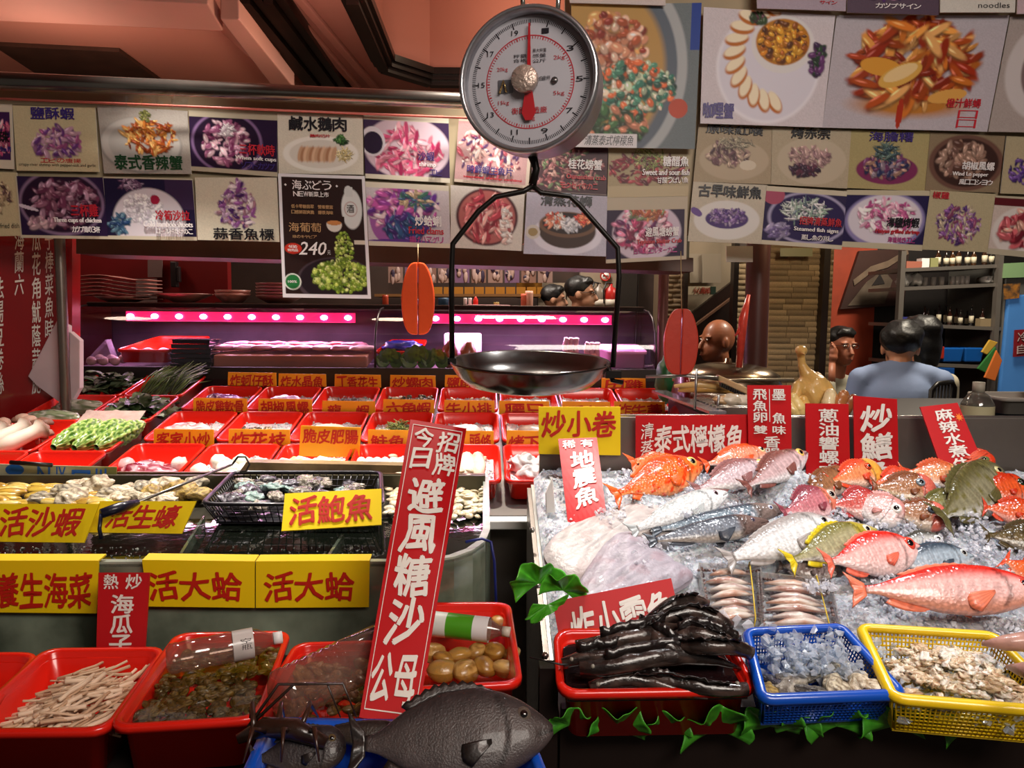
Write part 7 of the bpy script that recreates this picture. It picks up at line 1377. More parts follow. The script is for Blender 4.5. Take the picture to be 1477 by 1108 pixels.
# yellow basket
qY = pxq([(1240, 905), (1434, 917), (1545, 1030), (1288, 1008)])
basket('yellow_basket', qY, .075, M('basket_yellow', 'f0c818', .28, coat=.4), 'yellow mesh basket of shucked shellfish meat on ice', 32, 8, rim=.0095)
pts = [tuple(bil(qY, r.uniform(.06, .94), r.uniform(.06, .94)) + V((0, 0, r.uniform(-.05, -.012)))) for i in range(380)]
tag(solo('ice_cubes', chips(MB(), pts, .006, .012, r), clear_ice, 'ice around the shellfish meat in the yellow basket', 'ice', kind='stuff'))
meat = []
for k, c_ in enumerate(('e8d8c0', 'd8c0a0', 'f0e8dc')):
    mb = MB(); mb.ball((0, 0, 0), (1, .5, .38), lin(c_), 18, 12, .8, seed=k + 30, ns=2.2); c = mb.c[-1]; v = mb.v[-1]
    for i in range(len(c)):
        if noise.noise(V(v[i]) * 3 + V((k, 0, 0))) > .28: c[i] = lin('b08868')
    meat.append(mesh_of(mb, 'shellfish_meat', M('shell_meat', vc=True, rough=.2, coat=.6, sss=.1, bump=.4, bs=6)))
for i in range(120):
    u, v = r.gauss(.5, .19), r.gauss(.55, .2)
    if not (.1 < u < .92 and .08 < v < .92): continue
    p = bil(qY, u, v) + V((0, 0, -.022 + .035 * math.exp(-((u - .5) ** 2 + (v - .5) ** 2) / .05) + .008 * r.random())); o = bpy.data.objects.new('shellfish_meat', meat[i % 3]); COL.objects.link(o)
    o.matrix_world = Matrix.Translation(p) @ Matrix.Rotation(r.uniform(0, 6), 4, 'Z') @ Matrix.Rotation(r.uniform(-.6, .6), 4, 'X') @ Matrix.Scale(r.uniform(.012, .020), 4); tag(o, 'cream shucked shellfish piece in the yellow basket', 'shellfish', 'shucked meat in the yellow basket')
for i, (x, y, x2, y2) in enumerate(((1416, 929, 1500, 925), (1452, 962, 1520, 975))):
    a, b = atZ(x, y, .935), atZ(x2, y2, .95); solo('pink_tip', MB().tube([a, a.lerp(b, .4), b], [.003, .012, .018], 14, lin('c8988a')), food_m, ['pink pointed squid tip reaching over the yellow basket', 'lower pink pointed tip over the yellow basket rim'][i], 'squid')
# lettuce
lett = M('lettuce', vc=True, rough=.35, coat=.2, bump=.5, bs=50, var=.25, vs=25)
def lettuce(c, up, side, s_, label, seed, col=('3c9a20', '1c5a10')):
    c, up, side = V(c), V(up).normalized(), V(side).normalized(); n = side.cross(up).normalized(); mb = MB(); c1, c2 = np.array(lin(col[0])), np.array(lin(col[1])); R_, K = 12, 44; vs = []; cs = []
    for j in range(R_ + 1):
        q = j / R_
        for k in range(K + 1):
            a = -.35 + (math.pi + .7) * k / K; rr = q * s_ * (1 + .16 * noise.noise(V((a * 2.5, seed, 0))) + .04 * math.sin(a * 7 + seed)); ru = q * q * s_ * (.20 * math.sin(a * 5 + seed * 2) + .05 * math.sin(a * 11 + seed))
            vs.append(c + side * rr * math.cos(a) + up * rr * math.sin(a) + n * (ru + .15 * s_ * q * q)); vein = abs(math.sin(a * 4.5)) < .12; m_ = .5 + .5 * noise.noise(V((a * 3, q * 4, seed))); cl_ = c1 * m_ + c2 * (1 - m_); cs.append(np.clip(cl_ * (1.6 if vein or q > .93 else 1), 0, 1))
    fs = [(j * (K + 1) + k, j * (K + 1) + k + 1, (j + 1) * (K + 1) + k + 1, (j + 1) * (K + 1) + k) for j in range(R_) for k in range(K)]
    return solo('lettuce_leaf', mb.add(vs, fs, cs), lett, label, 'lettuce', 'lettuce garnish', solid=.001)
for i, (x, y, Y, s_, u_, sd_, lb) in enumerate(((776, 842, 1.42, .052, (-.3, -.3, 1), (1, 0, .25), 'bright green lettuce leaf hanging out at the counter corner'), (812, 852, 1.38, .045, (.3, -.4, .8), (1, 0, -.3), 'lettuce leaf between the skate wing and the counter corner'), (790, 872, 1.36, .036, (-.5, -.3, -.6), (1, 0, .3), 'small lettuce leaf drooping down beside the counter post'))):
    lettuce(atY(x, y, Y), u_, sd_, s_, lb, i + 1, ('5cc030', '2c8018'))
for i, (x, y, s_, lb) in enumerate(((822, 1044, .03, 'dark lettuce tuft under the red tray corner'), (890, 1052, .04, 'flat lettuce leaf under the middle of the red tray'), (960, 1050, .03, 'low lettuce leaf at the right half of the red tray'), (1030, 1052, .045, 'lettuce leaf curling where the red tray ends'), (1110, 1046, .042, 'lettuce leaf under the blue basket corner'), (1150, 1048, .03, 'lettuce leaf curled up to the blue mesh'), (1205, 1046, .042, 'lettuce leaf along the blue basket front'), (1285, 1046, .05, 'broad lettuce leaf between the blue and yellow baskets'), (1330, 1040, .042, 'tall lettuce leaf overlapping the yellow basket'), (1400, 1050, .04, 'lettuce leaf under the yellow mesh'), (1440, 1050, .026, 'last dark lettuce leaf under the yellow mesh'))):
    lettuce(atY(x, y, 1.165) + V((0, -.004, 0)), (.1 * math.sin(i), -.35, 1), (1, 0, .1 * math.cos(i * 2)), s_ * 1.25, lb, i + 5, ('4ca028', '1c6014'))
# boards stuck in the ice or hung on the panel
sign('yellow_card', [(777, 587), (895, 587), (895, 657), (777, 655)], 1.985, yc, [('炒小卷', (.04, .1, .96, .62), False, .035)], text_r, 'large yellow card at the steel panel corner')
sign('red_board', [(805, 633), (861, 631), (874, 738), (820, 763)], 1.93, rc, [('稀', (.1, .03, .44, .13), False, .03), ('有', (.56, .03, .9, .13), False, .03), ('地震魚', (.26, .18, .84, .86), True, .04)], text_w, 'upright red board in front of the large yellow card', Ys=[1.94, 1.94, 1.74, 1.74], brush=.1)
sign('red_board', [(917, 600), (1079, 598), (1079, 664), (917, 664)], 1.97, rc, [('清蒸', (.045, .17, .155, .92), True, .01), ('泰式檸檬魚', (.17, .22, .96, .82), False, .03)], text_w, 'wide red board reading lemon fish behind the orange rockfish', brush=.8)
t_, q = sign('red_board', [(1078, 556), (1141, 556), (1142, 666), (1080, 664)], 1.96, rc, [('飛魚卵', (.12, .05, .43, .5), True, .03), ('墨', (.56, .05, .88, .19), False, .03), ('魚', (.56, .36, .88, .5), False, .03), ('雙', (.12, .53, .45, .64), False, .03), ('味', (.56, .53, .88, .64), False, .03), ('香腸', (.36, .67, .72, .99), True, .03)], text_w, 'red board with a white dividing line standing before the brown pole', brush=0)
part('dividing_line', MB().slab([bil(q, u, v) + V((0, -.0015, 0)) for u, v in ((.49, .05), (.505, .05), (.505, .48), (.49, .48))], (0, .001, 0)), text_w, t_)
sign('red_board', [(1162, 582), (1224, 583), (1227, 708), (1163, 706)], 1.95, rc, [('蔥油響螺肉', (.3, .06, .74, .86), True, .03)], text_w, 'upright red board with five block characters left of the brush lettered one', brush=0)
sign('red_board', [(1231, 571), (1294, 576), (1297, 710), (1233, 706)], 1.95, rc, [('炒鱔魚', (.16, .08, .86, .98), True, .035)], text_w, 'tall red board with three large brush characters', brush=.9)
t_, q = sign('red_board', [(1327, 587), (1381, 581), (1431, 697), (1368, 704)], 1.92, rc, [('麻辣水煮牛', (.3, .06, .76, .82), True, .03)], text_w, 'slanted red board leaning on the steel panel above the olive fish', Ys=[1.96, 1.96, 1.86, 1.86], brush=0)
part('starburst', MB().slab([bil(q, .88 + (.11 if k % 2 else .05) * math.cos(k * math.pi / 8), .18 + (.055 if k % 2 else .025) * math.sin(k * math.pi / 8)) + V((0, -.0015, 0)) for k in range(16)], (0, .0008, 0)), M('burst_orange', 'e87820', .5), t_)
solo('blue_cord', MB().tube([atY(672, 782, 1.50), atY(695, 777, 1.52), atY(708, 782, 1.5), atY(713, 810, 1.5), atY(716, 880, 1.5), atY(716, 960, 1.5)], .003, 8), M('cord_blue', '14206a', .4), 'blue hose hooked over the rounded tank corner', 'hose')  # blue cord draped over the tank corner
# ================================================================== HANGING SCALE
SY_ = 1.42; c = atY(762, 116, SY_); fn_ = V((-.30, -1, -.02)).normalized(); m = frame(c, V((1, -.30, 0)), fn_)
alu = M('brushed_alu', 'a8a8ac', .28, .85, var=.12, vs=30, bump=.08, bs=80); R_ = .128
t = thing('hanging_scale', 'round hanging dial scale with black wire arms and a steel pan', 'scale', c)
part('housing', MB().lathe([(R_ * .55, -.115), (R_ * .86, -.115), (R_ * .93, -.11), (R_ * .93, -.07), (R_ * .98, -.065), (R_ * .98, -.02), (R_ * 1.0, -.012), (R_, .008), (R_ * .965, .014), (R_ * .93, .010), (R_ * .91, -.004), (R_ * .91, -.03)], m, 64), alu, t)
dial = part('dial', MB().lathe([(0, -.012), (R_ * .92, -.012)], m, 48, cap=False), M('dial_face', 'c8c6c8', .35, coat=.3), t)
part('glass', MB().lathe([(0, .006), (R_ * .93, .004)], m, 48, cap=False), thin_glass('dial_glass', 'f4f4f8', .04, .3), t)
tick = MB(); tickr = MB()
for k in range(200):
    a = 2 * math.pi * k / 200; r0 = R_ * (.80 if k % 10 else .76); r1 = R_ * .85; cs_, sn = math.cos(a), math.sin(a); w_ = .0006 if k % 10 else .0012
    tick.add([m @ V((r0 * cs_ - w_ * sn, r0 * sn + w_ * cs_, -.0115)), m @ V((r1 * cs_ - w_ * sn, r1 * sn + w_ * cs_, -.0115)), m @ V((r1 * cs_ + w_ * sn, r1 * sn - w_ * cs_, -.0115)), m @ V((r0 * cs_ + w_ * sn, r0 * sn - w_ * cs_, -.0115))], [(0, 1, 2, 3)], None, False)
    if k % 2 == 0:
        r0, r1 = R_ * .585, R_ * .62; tickr.add([m @ V((r0 * cs_ - w_ * sn, r0 * sn + w_ * cs_, -.0115)), m @ V((r1 * cs_ - w_ * sn, r1 * sn + w_ * cs_, -.0115)), m @ V((r1 * cs_ + w_ * sn, r1 * sn - w_ * cs_, -.0115)), m @ V((r0 * cs_ + w_ * sn, r0 * sn - w_ * cs_, -.0115))], [(0, 1, 2, 3)], None, False)
part('scale_marks', tick, text_k, dial, kind='stuff')
tickr.lathe([(R_ * .625, -.0114), (R_ * .64, -.0114)], m, 64, cap=False); part('red_ring', tickr, M('scale_red', 'c0303c', .5), dial, kind='stuff')
def mq(x0, y0, x1, y1, z=-.0108): return [m @ V((x0 * R_, y1 * R_, z)), m @ V((x1 * R_, y1 * R_, z)), m @ V((x1 * R_, y0 * R_, z)), m @ V((x0 * R_, y0 * R_, z))]
mb = MB(); mr = MB()
for s_, x, y in (('20kg', -.40, .19), ('15kg', -.38, -.27), ('10kg', .0, -.50), ('5kg', .42, -.18), ('2kg', .42, .30)): put_text(mr, mq(x - .08, y - .035, x + .08, y + .035), fn_ * .0002, s_, (0, 0, 1, 1), False, 0)
for s_, x, y in (('最大秤量', .14, .42), ('感量', .14, .35), ('公斤', .14, .28), ('秤量', -.14, .36), ('合格', -.14, .3)): put_text(mb, mq(x - .1, y - .025, x + .1, y + .025), fn_ * .0002, s_, (0, 0, 1, 1), False, 0)
put_text(mb, mq(.14, .01, .30, .07), fn_ * .0002, '自動秤', (0, 0, 1, 1), False, 0)
put_text(mr, mq(-.26, -.43, .26, -.34), fn_ * .0002, '衡器製造廠', (0, 0, 1, 1), False, .01)
for k in range(10):
    a = math.radians(90 - 36 * k - 18); put_text(mb, mq(.71 * math.cos(a) - .05, .71 * math.sin(a) - .035, .71 * math.cos(a) + .05, .71 * math.sin(a) + .035), fn_ * .0002, str(2 * k + 1), (0, 0, 1, 1), False, .01)
part('lettering', mb, text_k, dial); part('red_lettering', mr, M('scale_red', ''), dial)
part('pointer', MB().slab([m @ V(p) for p in ((-.0016, .1, -.004), (.0016, .1, -.004), (.004, 0, -.004), (.013, -.055, -.004), (.006, -.068, -.004), (-.006, -.068, -.004), (-.013, -.055, -.004), (-.004, 0, -.004))], -fn_ * .0012), M('pointer_red', 'c01c24', .4), t)
part('hub', MB().lathe([(.024, -.004), (.024, .008), (.021, .011), (0, .012)], m @ Matrix.Translation((-.006, .002, 0)), 28), M('hub_silver', 'c0aca0', .35, .6, bump=.8, bs=140), t)
part('window', MB().slab(mq(-.46, -.13, -.24, .05, -.010), -fn_ * .001), M('window_grey', '77777c', .3, .4), dial)
part('latch', MB().tube([m @ V((-.055, -.018, -.006)), m @ V((-.047, .004, -.004)), m @ V((-.042, -.016, -.006))], .0022, 6), M('brass', 'c8a860', .2, .9), dial)
part('screw', MB().lathe([(.006, -.011), (.006, -.008), (0, -.007)], m @ Matrix.Translation((.046, .0, 0)), 14), steel, dial)
top = c + V((.005, .05, .118)); part('bracket', MB().slab([m @ V((-.02, .118, -.03)), m @ V((.045, .118, -.03)), m @ V((.07, .085, -.03)), m @ V((-.045, .085, -.03))][::-1], -fn_ * .05), alu, t, bev=.003)
hk_ = m @ V((.01, .12, -.05)); part('top_loop', MB().tube([hk_ + V((-.03, 0, -.01)), hk_ + V((-.033, 0, .04)), hk_ + V((-.02, 0, .07)), hk_ + V((.0, 0, .08)), hk_ + V((.02, 0, .07)), hk_ + V((.033, 0, .04)), hk_ + V((.03, 0, -.01))], .0045, 10), M('loop_steel', 'c8c4bc', .15, 1), t)
part('suspension_rod', MB().tube([hk_ + V((0, 0, .075)), V((hk_.x, hk_.y, 2.99))], .005, 8), steel, t)
bk = M('black_iron', '16120f', .4, .4); PY = 1.47
j0 = atY(767, 222, SY_ + .05); j1 = atY(768, 266, PY)
part('swivel', MB().tube([j0 + V((0, 0, .02)), j0, j0.lerp(j1, .5) + V((.008, 0, 0)), j1], [.008, .009, .007, .008], 10), bk, t)
for nm_, pts in (('left', [(768, 268), (755, 276), (715, 284), (690, 305), (653, 352), (651, 400), (652, 518)]), ('right', [(768, 268), (780, 278), (822, 283), (836, 296), (891, 358), (893, 400), (884, 530)])):
    part('arm', MB().tube([atY(x, y, PY) for x, y in pts], .0052, 8), bk, t)
ctr = atY(764, 524, PY); RP = .1515; tl_ = Matrix.Translation(ctr) @ Matrix.Rotation(math.radians(4.5), 4, 'X')
part('pan', MB().lathe([(0, -.050), (RP * .55, -.049), (RP * .78, -.040), (RP * .93, -.02), (RP, .0), (RP * 1.015, .003), (RP * 1.01, .006), (RP * .985, .004), (RP * .91, -.017), (RP * .76, -.036), (RP * .54, -.045), (0, -.046)], tl_, 64), M('pan_steel', '6a6662', .2, 1, bump=.05, bs=40), t)
pr_ = atY(884, 540, PY); part('clip', MB().box(pr_, (.03, .02, .014)).tube([pr_ + V((-.012, 0, .02)), pr_ + V((.0, 0, -.012)), pr_ + V((.02, 0, -.016))], .005, 8), bk, t)
pl_ = atY(652, 521, PY); part('clip', MB().box(pl_, (.016, .02, .012)), bk, t)
# ================================================================== HANGING ORANGE CUTOUTS (split lobes)
def roe(cx, cy, w_, h_, Y, col, label, strg):
    c = atY(cx, cy, Y); k = Y / FPX; W_, H_ = w_ * k / 2, h_ * k / 2; t = thing('roe_sign', label, 'hanging sign', c + V((0, 0, -H_)))
    for sg_ in (-1, 1):
        out = []; N_ = 26
        for i in range(N_ + 1):
            a = -math.pi / 2 + math.pi * i / N_; zz = math.sin(a); ww = max(0, math.cos(a)) ** .55 * (1 - .22 * max(0, zz) ** 1.5); out.append(V((sg_ * (W_ * ww * .97 + .001), 0, zz * H_)))
        pts = [c + p for p in out] + [c + V((sg_ * .0012, 0, H_ * .96)), c + V((sg_ * .0012, 0, -H_ * .96))]
        if sg_ < 0: pts = pts[::-1]
        part('lobe', MB().slab([p + V((0, -.009, 0)) for p in pts], (0, .018, 0)), M('roe_' + col, col, .4, coat=.3, bump=.15, bs=60), t, bev=.004)
    part('cord', MB().tube([c + V((0, 0, H_ * .9)), atY(cx, strg, Y + .02)], .0015, 6), M('cord_tan', 'a08860', .6), t)
roe(603, 431, 48, 103, 2.42, 'f0541c', 'bright orange two-lobed roe shaped board hanging under the clam poster', 352)
roe(982, 493, 51, 96, 2.42, 'b83420', 'duller red two-lobed roe shaped board hanging beside the violet pole', 362)
# ================================================================== PEOPLE
skin = M('skin', 'b07a5c', .5, sss=.1); skin_d = M('skin_dim', '9a6248', .5, sss=.1); hair = M('hair', '0c0a0a', .45, bump=.4, bs=120)
def blobmesh(name, mb, mat, parent, vox=.012, sm=6):
    o = part(name, mb, mat, parent); md = o.modifiers.new('remesh', 'REMESH'); md.mode = 'VOXEL'; md.voxel_size = vox; md.use_smooth_shade = True
    s_ = o.modifiers.new('smooth', 'SMOOTH'); s_.iterations = sm; s_.factor = .5; return o
def limb(mb, pts, rs, n=12):
    mb.tube(pts, rs, n)
    for p, r in zip(pts, rs): mb.ball(p, r, None, 12, 8)
def head(mb, c, s, yaw):  # skull, jaw, nose, ears, brow, lips
    R3 = rotz(yaw); f = lambda x, y, z: V(c) + R3 @ V((x * s, y * s, z * s))
    mb.ball(f(0, .01, .02), (.075 * s, .095 * s, .10 * s), None, 24, 16, rot=R3); mb.ball(f(0, -.025, -.05), (.058 * s, .068 * s, .07 * s), None, 20, 14, rot=R3); mb.ball(f(0, -.055, -.095), (.03 * s, .03 * s, .022 * s), None, 12, 8, rot=R3)
    mb.tube([f(0, -.082, .01), f(0, -.102, -.022), f(0, -.112, -.038), f(0, -.09, -.046)], [.010 * s, .013 * s, .017 * s, .012 * s], 10); mb.ball(f(0, -.088, -.072), (.024 * s, .010 * s, .006 * s), None, 12, 6, rot=R3); mb.ball(f(0, -.086, -.083), (.02 * s, .010 * s, .006 * s), None, 12, 6, rot=R3)
    for sg_ in (-1, 1): mb.ball(f(sg_ * .078, .012, -.012), (.010 * s, .02 * s, .032 * s), None, 10, 8, rot=R3); mb.ball(f(sg_ * .032, -.078, .024), (.024 * s, .014 * s, .008 * s), None, 10, 6, rot=R3)
    return f
def hand(mb, p, d_, up, s=1):
    p, d_, up = V(p), V(d_).normalized(), V(up).normalized(); sd_ = d_.cross(up).normalized(); mb.ball(p + d_ * .04, (.036 * s, .036 * s, .03 * s), None, 12, 8); limb(mb, [p, p + d_ * .075 * s], [.025 * s, .033 * s], 10)
    for i, l in enumerate((.068, .078, .072, .055)):
        q = p + d_ * .07 * s + sd_ * (.027 - .018 * i) * s; limb(mb, [q, q + d_ * l * .5 * s + up * .006, q + d_ * l * .85 * s + up * -.012], [.0095 * s, .009 * s, .0075 * s], 8)
    q = p + d_ * .02 * s + sd_ * .03 * s; limb(mb, [q, q + sd_ * .028 * s + d_ * .03 * s, q + sd_ * .03 * s + d_ * .06 * s], [.012 * s, .011 * s, .009 * s], 8)
def person(label, hc, yaw, s=1, seated=True, hairy=True, shirt='3a3a3c', sk=None, lean=0, arms=None, long_hair=False, glasses=False, pants='1c1c22', hair_s=1.0, hun=0):
    hc = V(hc); sk = sk or skin; R3 = rotz(yaw); g = lambda x, y, z: V((hc.x, hc.y, hc.z)) + R3 @ V((x, y - lean * z * -1.0 if False else y, z + hun)) * s
    sh = -.24; lb = lambda z: -lean * (z - sh)   # forward lean of the trunk
    t = thing('person', label, 'person', (hc.x, hc.y, 0)); mb = MB(); f = head(mb, hc, s, yaw)
    limb(mb, [g(0, .02, -.08), g(0, .035 , -.17), g(0, .05, -.22)], [.052 * s, .05 * s, .06 * s])
    hip = g(0, .10 + lean * .5, -.80); 
    for hd in arms or []: hand(mb, hc + V(hd[0]), hd[1], hd[2], s)
    for sg_, hd in zip((-1, 1), (arms or [])):
        pass
    blobmesh('body', mb, sk, t, .006, 3)
    cl = MB(); limb(cl, [g(-.13, .06, -.25), g(0, .05, -.23), g(.13, .06, -.25)], [.055 * s, .07 * s, .055 * s]); cl.ball(g(0, .07, -.38), (.17 * s, .12 * s, .17 * s), None, 20, 14, rot=R3); cl.ball(g(0, .09 + lean * .25, -.56), (.155 * s, .12 * s, .18 * s), None, 20, 14, rot=R3); cl.ball(g(0, .10 + lean * .45, -.74), (.16 * s, .13 * s, .13 * s), None, 20, 14, rot=R3)
    for i, sg_ in enumerate((-1, 1)):
        shd = g(sg_ * .175, .06, -.27)
        if arms and i < len(arms):
            hp_ = hc + V(arms[i][0]); eb = hc + V(arms[i][3]); limb(cl, [shd, shd.lerp(eb, .5), eb], [.06 * s, .052 * s, .046 * s]); fe = eb.lerp(hp_, .55); limb(cl, [eb, fe], [.046 * s, .04 * s])
            m2 = MB(); limb(m2, [fe, hp_], [.034 * s, .027 * s]); part('forearm', m2, sk, t)
        else:
            eb = g(sg_ * .22, .06 - .02, -.52); hp_ = g(sg_ * .18, -.16, -.62); limb(cl, [shd, shd.lerp(eb, .5), eb, hp_], [.06 * s, .052 * s, .046 * s, .036 * s])
            m2 = MB(); hand(m2, hp_, R3 @ V((0, -1, -.2)), (0, 0, 1), s); part('hand', m2, sk, t)
    blobmesh('shirt', cl, M('shirt' + shirt, shirt, .8, bump=.3, bs=18), t, .014, 5)
    pn = MB(); fz_ = hc.z - .78 * s
    for sg_ in (-1, 1):
        h0 = g(sg_ * .09, .12 + lean * .5, -.80)
        if seated: kn = h0 + R3 @ V((sg_ * .03, -.42 * s, .02)); ft = V((kn.x, kn.y, .08)) + R3 @ V((0, .03, 0))
        else: kn = h0 + R3 @ V((sg_ * .01, -.02, -(h0.z - .08) * .48)); ft = V((kn.x, kn.y, .08))
        limb(pn, [h0, h0.lerp(kn, .5), kn, kn.lerp(ft, .5), ft], [.085 * s, .075 * s, .058 * s, .052 * s, .036 * s]); sb = MB(); sb.ball(ft + R3 @ V((0, -.05, -.04)), (.042, .12, .038), None, 14, 8, rot=R3); part('shoe', sb, black, t)
    limb(pn, [g(-.08, .11 + lean * .5, -.8), g(.08, .11 + lean * .5, -.8)], [.11 * s, .11 * s]); blobmesh('trousers', pn, M('pants' + pants, pants, .8), t, .018, 4)
    if hairy:
        hb = MB(); hb.ball(f(0, .03, .045), (.086 * s * hair_s, .10 * s * hair_s, .088 * s), None, 22, 14, .12, R3, seed=len(label)); hb.ball(f(0, -.035, .09), (.066 * s, .05 * s, .035 * s), None, 16, 10, .3, R3, seed=3)
        if long_hair: hb.ball(f(0, .075, -.06), (.088 * s, .06 * s, .15 * s), None, 20, 14, .15, R3, seed=5)
        blobmesh('hair', hb, hair, t, .007, 2)
    for sg_ in (-1, 1): e = part('eye', MB().ball(f(sg_ * .031, -.082, .008), (.012 * s, .006 * s, .006 * s), lin('d8d0c8'), 10, 6, rot=R3), eye_w, t); part('pupil', MB().ball(f(sg_ * .031, -.0875, .008), .0045 * s, None, 8, 6), eye_k, e)
    part('mouth', MB().ball(f(0, -.096, -.077), (.02 * s, .004 * s, .0025 * s), None, 10, 6, rot=R3), M('lip', '7a3c34', .5), t)
    if glasses:
        gb = MB()
        for sg_ in (-1, 1):
            pts = [f(sg_ * .032 + .022 * math.cos(a), -.098, .008 + .016 * math.sin(a)) for a in [2 * math.pi * k / 14 for k in range(15)]]; gb.tube(pts, .0016, 6, cap=False); gb.tube([f(sg_ * .054, -.098, .01), f(sg_ * .078, .0, .008)], .0014, 6)
        gb.tube([f(-.01, -.098, .012), f(.01, -.098, .012)], .0016, 6); part('glasses', gb, black, t)
    return t, f
person('bald man in a black shirt seen in profile beyond the red roe board', atY(1034, 492, 4.25) , -math.pi / 2 + .25, 1.0, hairy=False, shirt='14141a', sk=M('skin_tan', '8a5236', .45, coat=.2))
hc_ = atY(1214, 500, 4.55)
person('seated man in glasses and a pale shirt resting his cheek on his hand', hc_, .15, .95, shirt='8c8878', sk=M('skin_face', '8e563e', .5), glasses=True, arms=[((-.095, -.075, -.10), (.15, .1, 1), (1, -.3, 0), (-.13, -.14, -.36)), ((.18, -.28, -.36), (-1, -.3, 0), (0, 0, 1), (.24, -.08, -.38))])
person('diner in a light blue shirt bent forward with the back to us', atY(1298, 500, 4.05), math.pi - .35, 1.1, shirt='7484a4', lean=-.1, hair_s=1.12, hun=.11)
person('long-haired diner in a cream top beyond the blue shirt', atY(1325, 486, 4.25), math.pi + .2, .95, shirt='b0a890', long_hair=True, hair_s=1.15)
person('young cook with black hair and glasses in profile behind the case', atY(839, 424, 4.55), math.pi / 2 - .3, .82, seated=False, shirt='101014', sk=M('skin_cook', 'a87a60', .5), glasses=True)
person('second young cook with black hair, smaller, at the kitchen wall', atY(800, 432, 4.72), math.pi / 2 - .1, .7, seated=False, shirt='0c0c10', sk=M('skin_cook', ''))
# dining table, chair, dishes
tp_ = atY(1225, 550, 4.1); t = thing('dining_table', 'dark dining table with dishes in front of the man in glasses', 'table', (tp_.x, 4.1, 0))
part('table_top', MB().box((tp_.x - .02, 4.12, .74), (.9, .5, .03)), M('table_dark', '2a1e18', .3, coat=.4), t, bev=.005)
for sx in (-1, 1):
    for sy2 in (-1, 1): part('leg', MB().box((tp_.x - .02 + sx * .4, 4.12 + sy2 * .2, .36), (.04, .04, .72)), dark, t)
for i, (x, r0) in enumerate(((1196, .07), (1216, .09), (1252, .07))):
    p = V((atY(x, 550, 4.0).x, 4.02 + .06 * (i % 2), .757)); solo('dish', MB().lathe([(r0 * .5, 0), (r0, .018), (r0 * .96, .02), (r0 * .5, .005), (0, .004)], Matrix.Translation(p), 24), M('dish_grey', '8a8680', .3), ['small plate at the end of the dining table', 'wide plate before the man in glasses', 'plate near the blue shirted diner'][i], 'plate')
p = V((atY(1194, 530, 4.2).x, 4.2, .757)); solo('plastic_cup', MB().lathe([(.025, 0), (.035, .1), (.032, .1), (.023, .005), (0, .005)], Matrix.Translation(p), 18), M('cup_clear', 'a8b0b8', .15, coat=.5), 'clear cup on the dining table beside the dark frame', 'cup')
t = thing('dining_chair', 'black metal chair with a slatted back behind the blue shirt', 'chair', (atY(1350, 570, 3.75).x, 3.75, 0)); cx_ = atY(1352, 575, 3.75).x; zt2 = atY(1352, 552, 3.75).z
part('back_frame', MB().tube([V((cx_ - .09, 3.68, .45)), V((cx_ - .075, 3.68, zt2 - .03)), V((cx_ - .04, 3.69, zt2)), V((cx_ + .10, 3.8, zt2)), V((cx_ + .13, 3.82, zt2 - .03)), V((cx_ + .13, 3.84, .45))], .012, 10), bk, t)
for k in range(6): part('slat', MB().tube([V((cx_ - .065 + .032 * k, 3.69 + .025 * k, .5)), V((cx_ - .05 + .03 * k, 3.69 + .022 * k, zt2 - .01))], .006, 6), bk, t)
part('seat', MB().box((cx_ + .02, 3.9, .45), (.36, .36, .03)), bk, t, bev=.008)
for sx in (-1, 1):
    for sy2 in (-1, 1): part('leg', MB().tube([V((cx_ + .02 + sx * .16, 3.9 + sy2 * .16, .45)), V((cx_ + .02 + sx * .18, 3.9 + sy2 * .18, 0))], .011, 8), bk, t)
# rear shelf behind the fish counter, its bottle and crate
rz = zp - .035
solo('rear_worktop', MB().box((2.0, 2.45, rz - .02), (1.7, .80, .03)), M('worktop_dark', '1e1614', .4), 'dark worktop behind the steel panel', 'worktop', bev=.004)
solo('worktop_cabinet', MB().box((2.0, 2.47, (rz - .04) / 2), (1.6, .7, rz - .045)), dark, 'dark cabinet under the worktop behind the panel', 'cabinet')
p = V((atY(1409, 600, 2.25).x, 2.25, rz - .005)); t = thing('pump_bottle', 'clear glass bottle with a white pump cap on the worktop', 'bottle', p)
part('body', MB().lathe([(.04, 0), (.045, .01), (.045, .05), (.03, .075), (.016, .085), (.016, .09)], Matrix.Translation(p), 24), thin_glass('bottle_glass', 'c8ccc8', .04, .6, .25, '9a948a'), t)
part('label', MB().lathe([(.0458, .01), (.0458, .045)], Matrix.Translation(p), 24, cap=False), M('label_cream', 'b8b08c', .5), t)
part('cap', MB().lathe([(.017, .085), (.017, .115), (0, .115)], Matrix.Translation(p), 16), M('cap_white', 'a8a090', .5), t)
p = V((atY(1455, 600, 2.4).x + .06, 2.4, rz - .005)); solo('white_crate', tray_mb(.30, .20, .05, mp=lambda q: V((p.x + q.x, p.y + .1 + q.y, p.z + .062 + q.z))), M('crate_white', '9a948c', .5), 'dull white plastic crate on the worktop at the picture edge', 'crate')
solo('cloth', MB().ball(p + V((.06, -.02, .085)), (.06, .05, .03), None, 18, 12, .5, seed=2), M('cloth_white', 'a8a49c', .8), 'crumpled white cloth lying in the white crate', 'cloth')
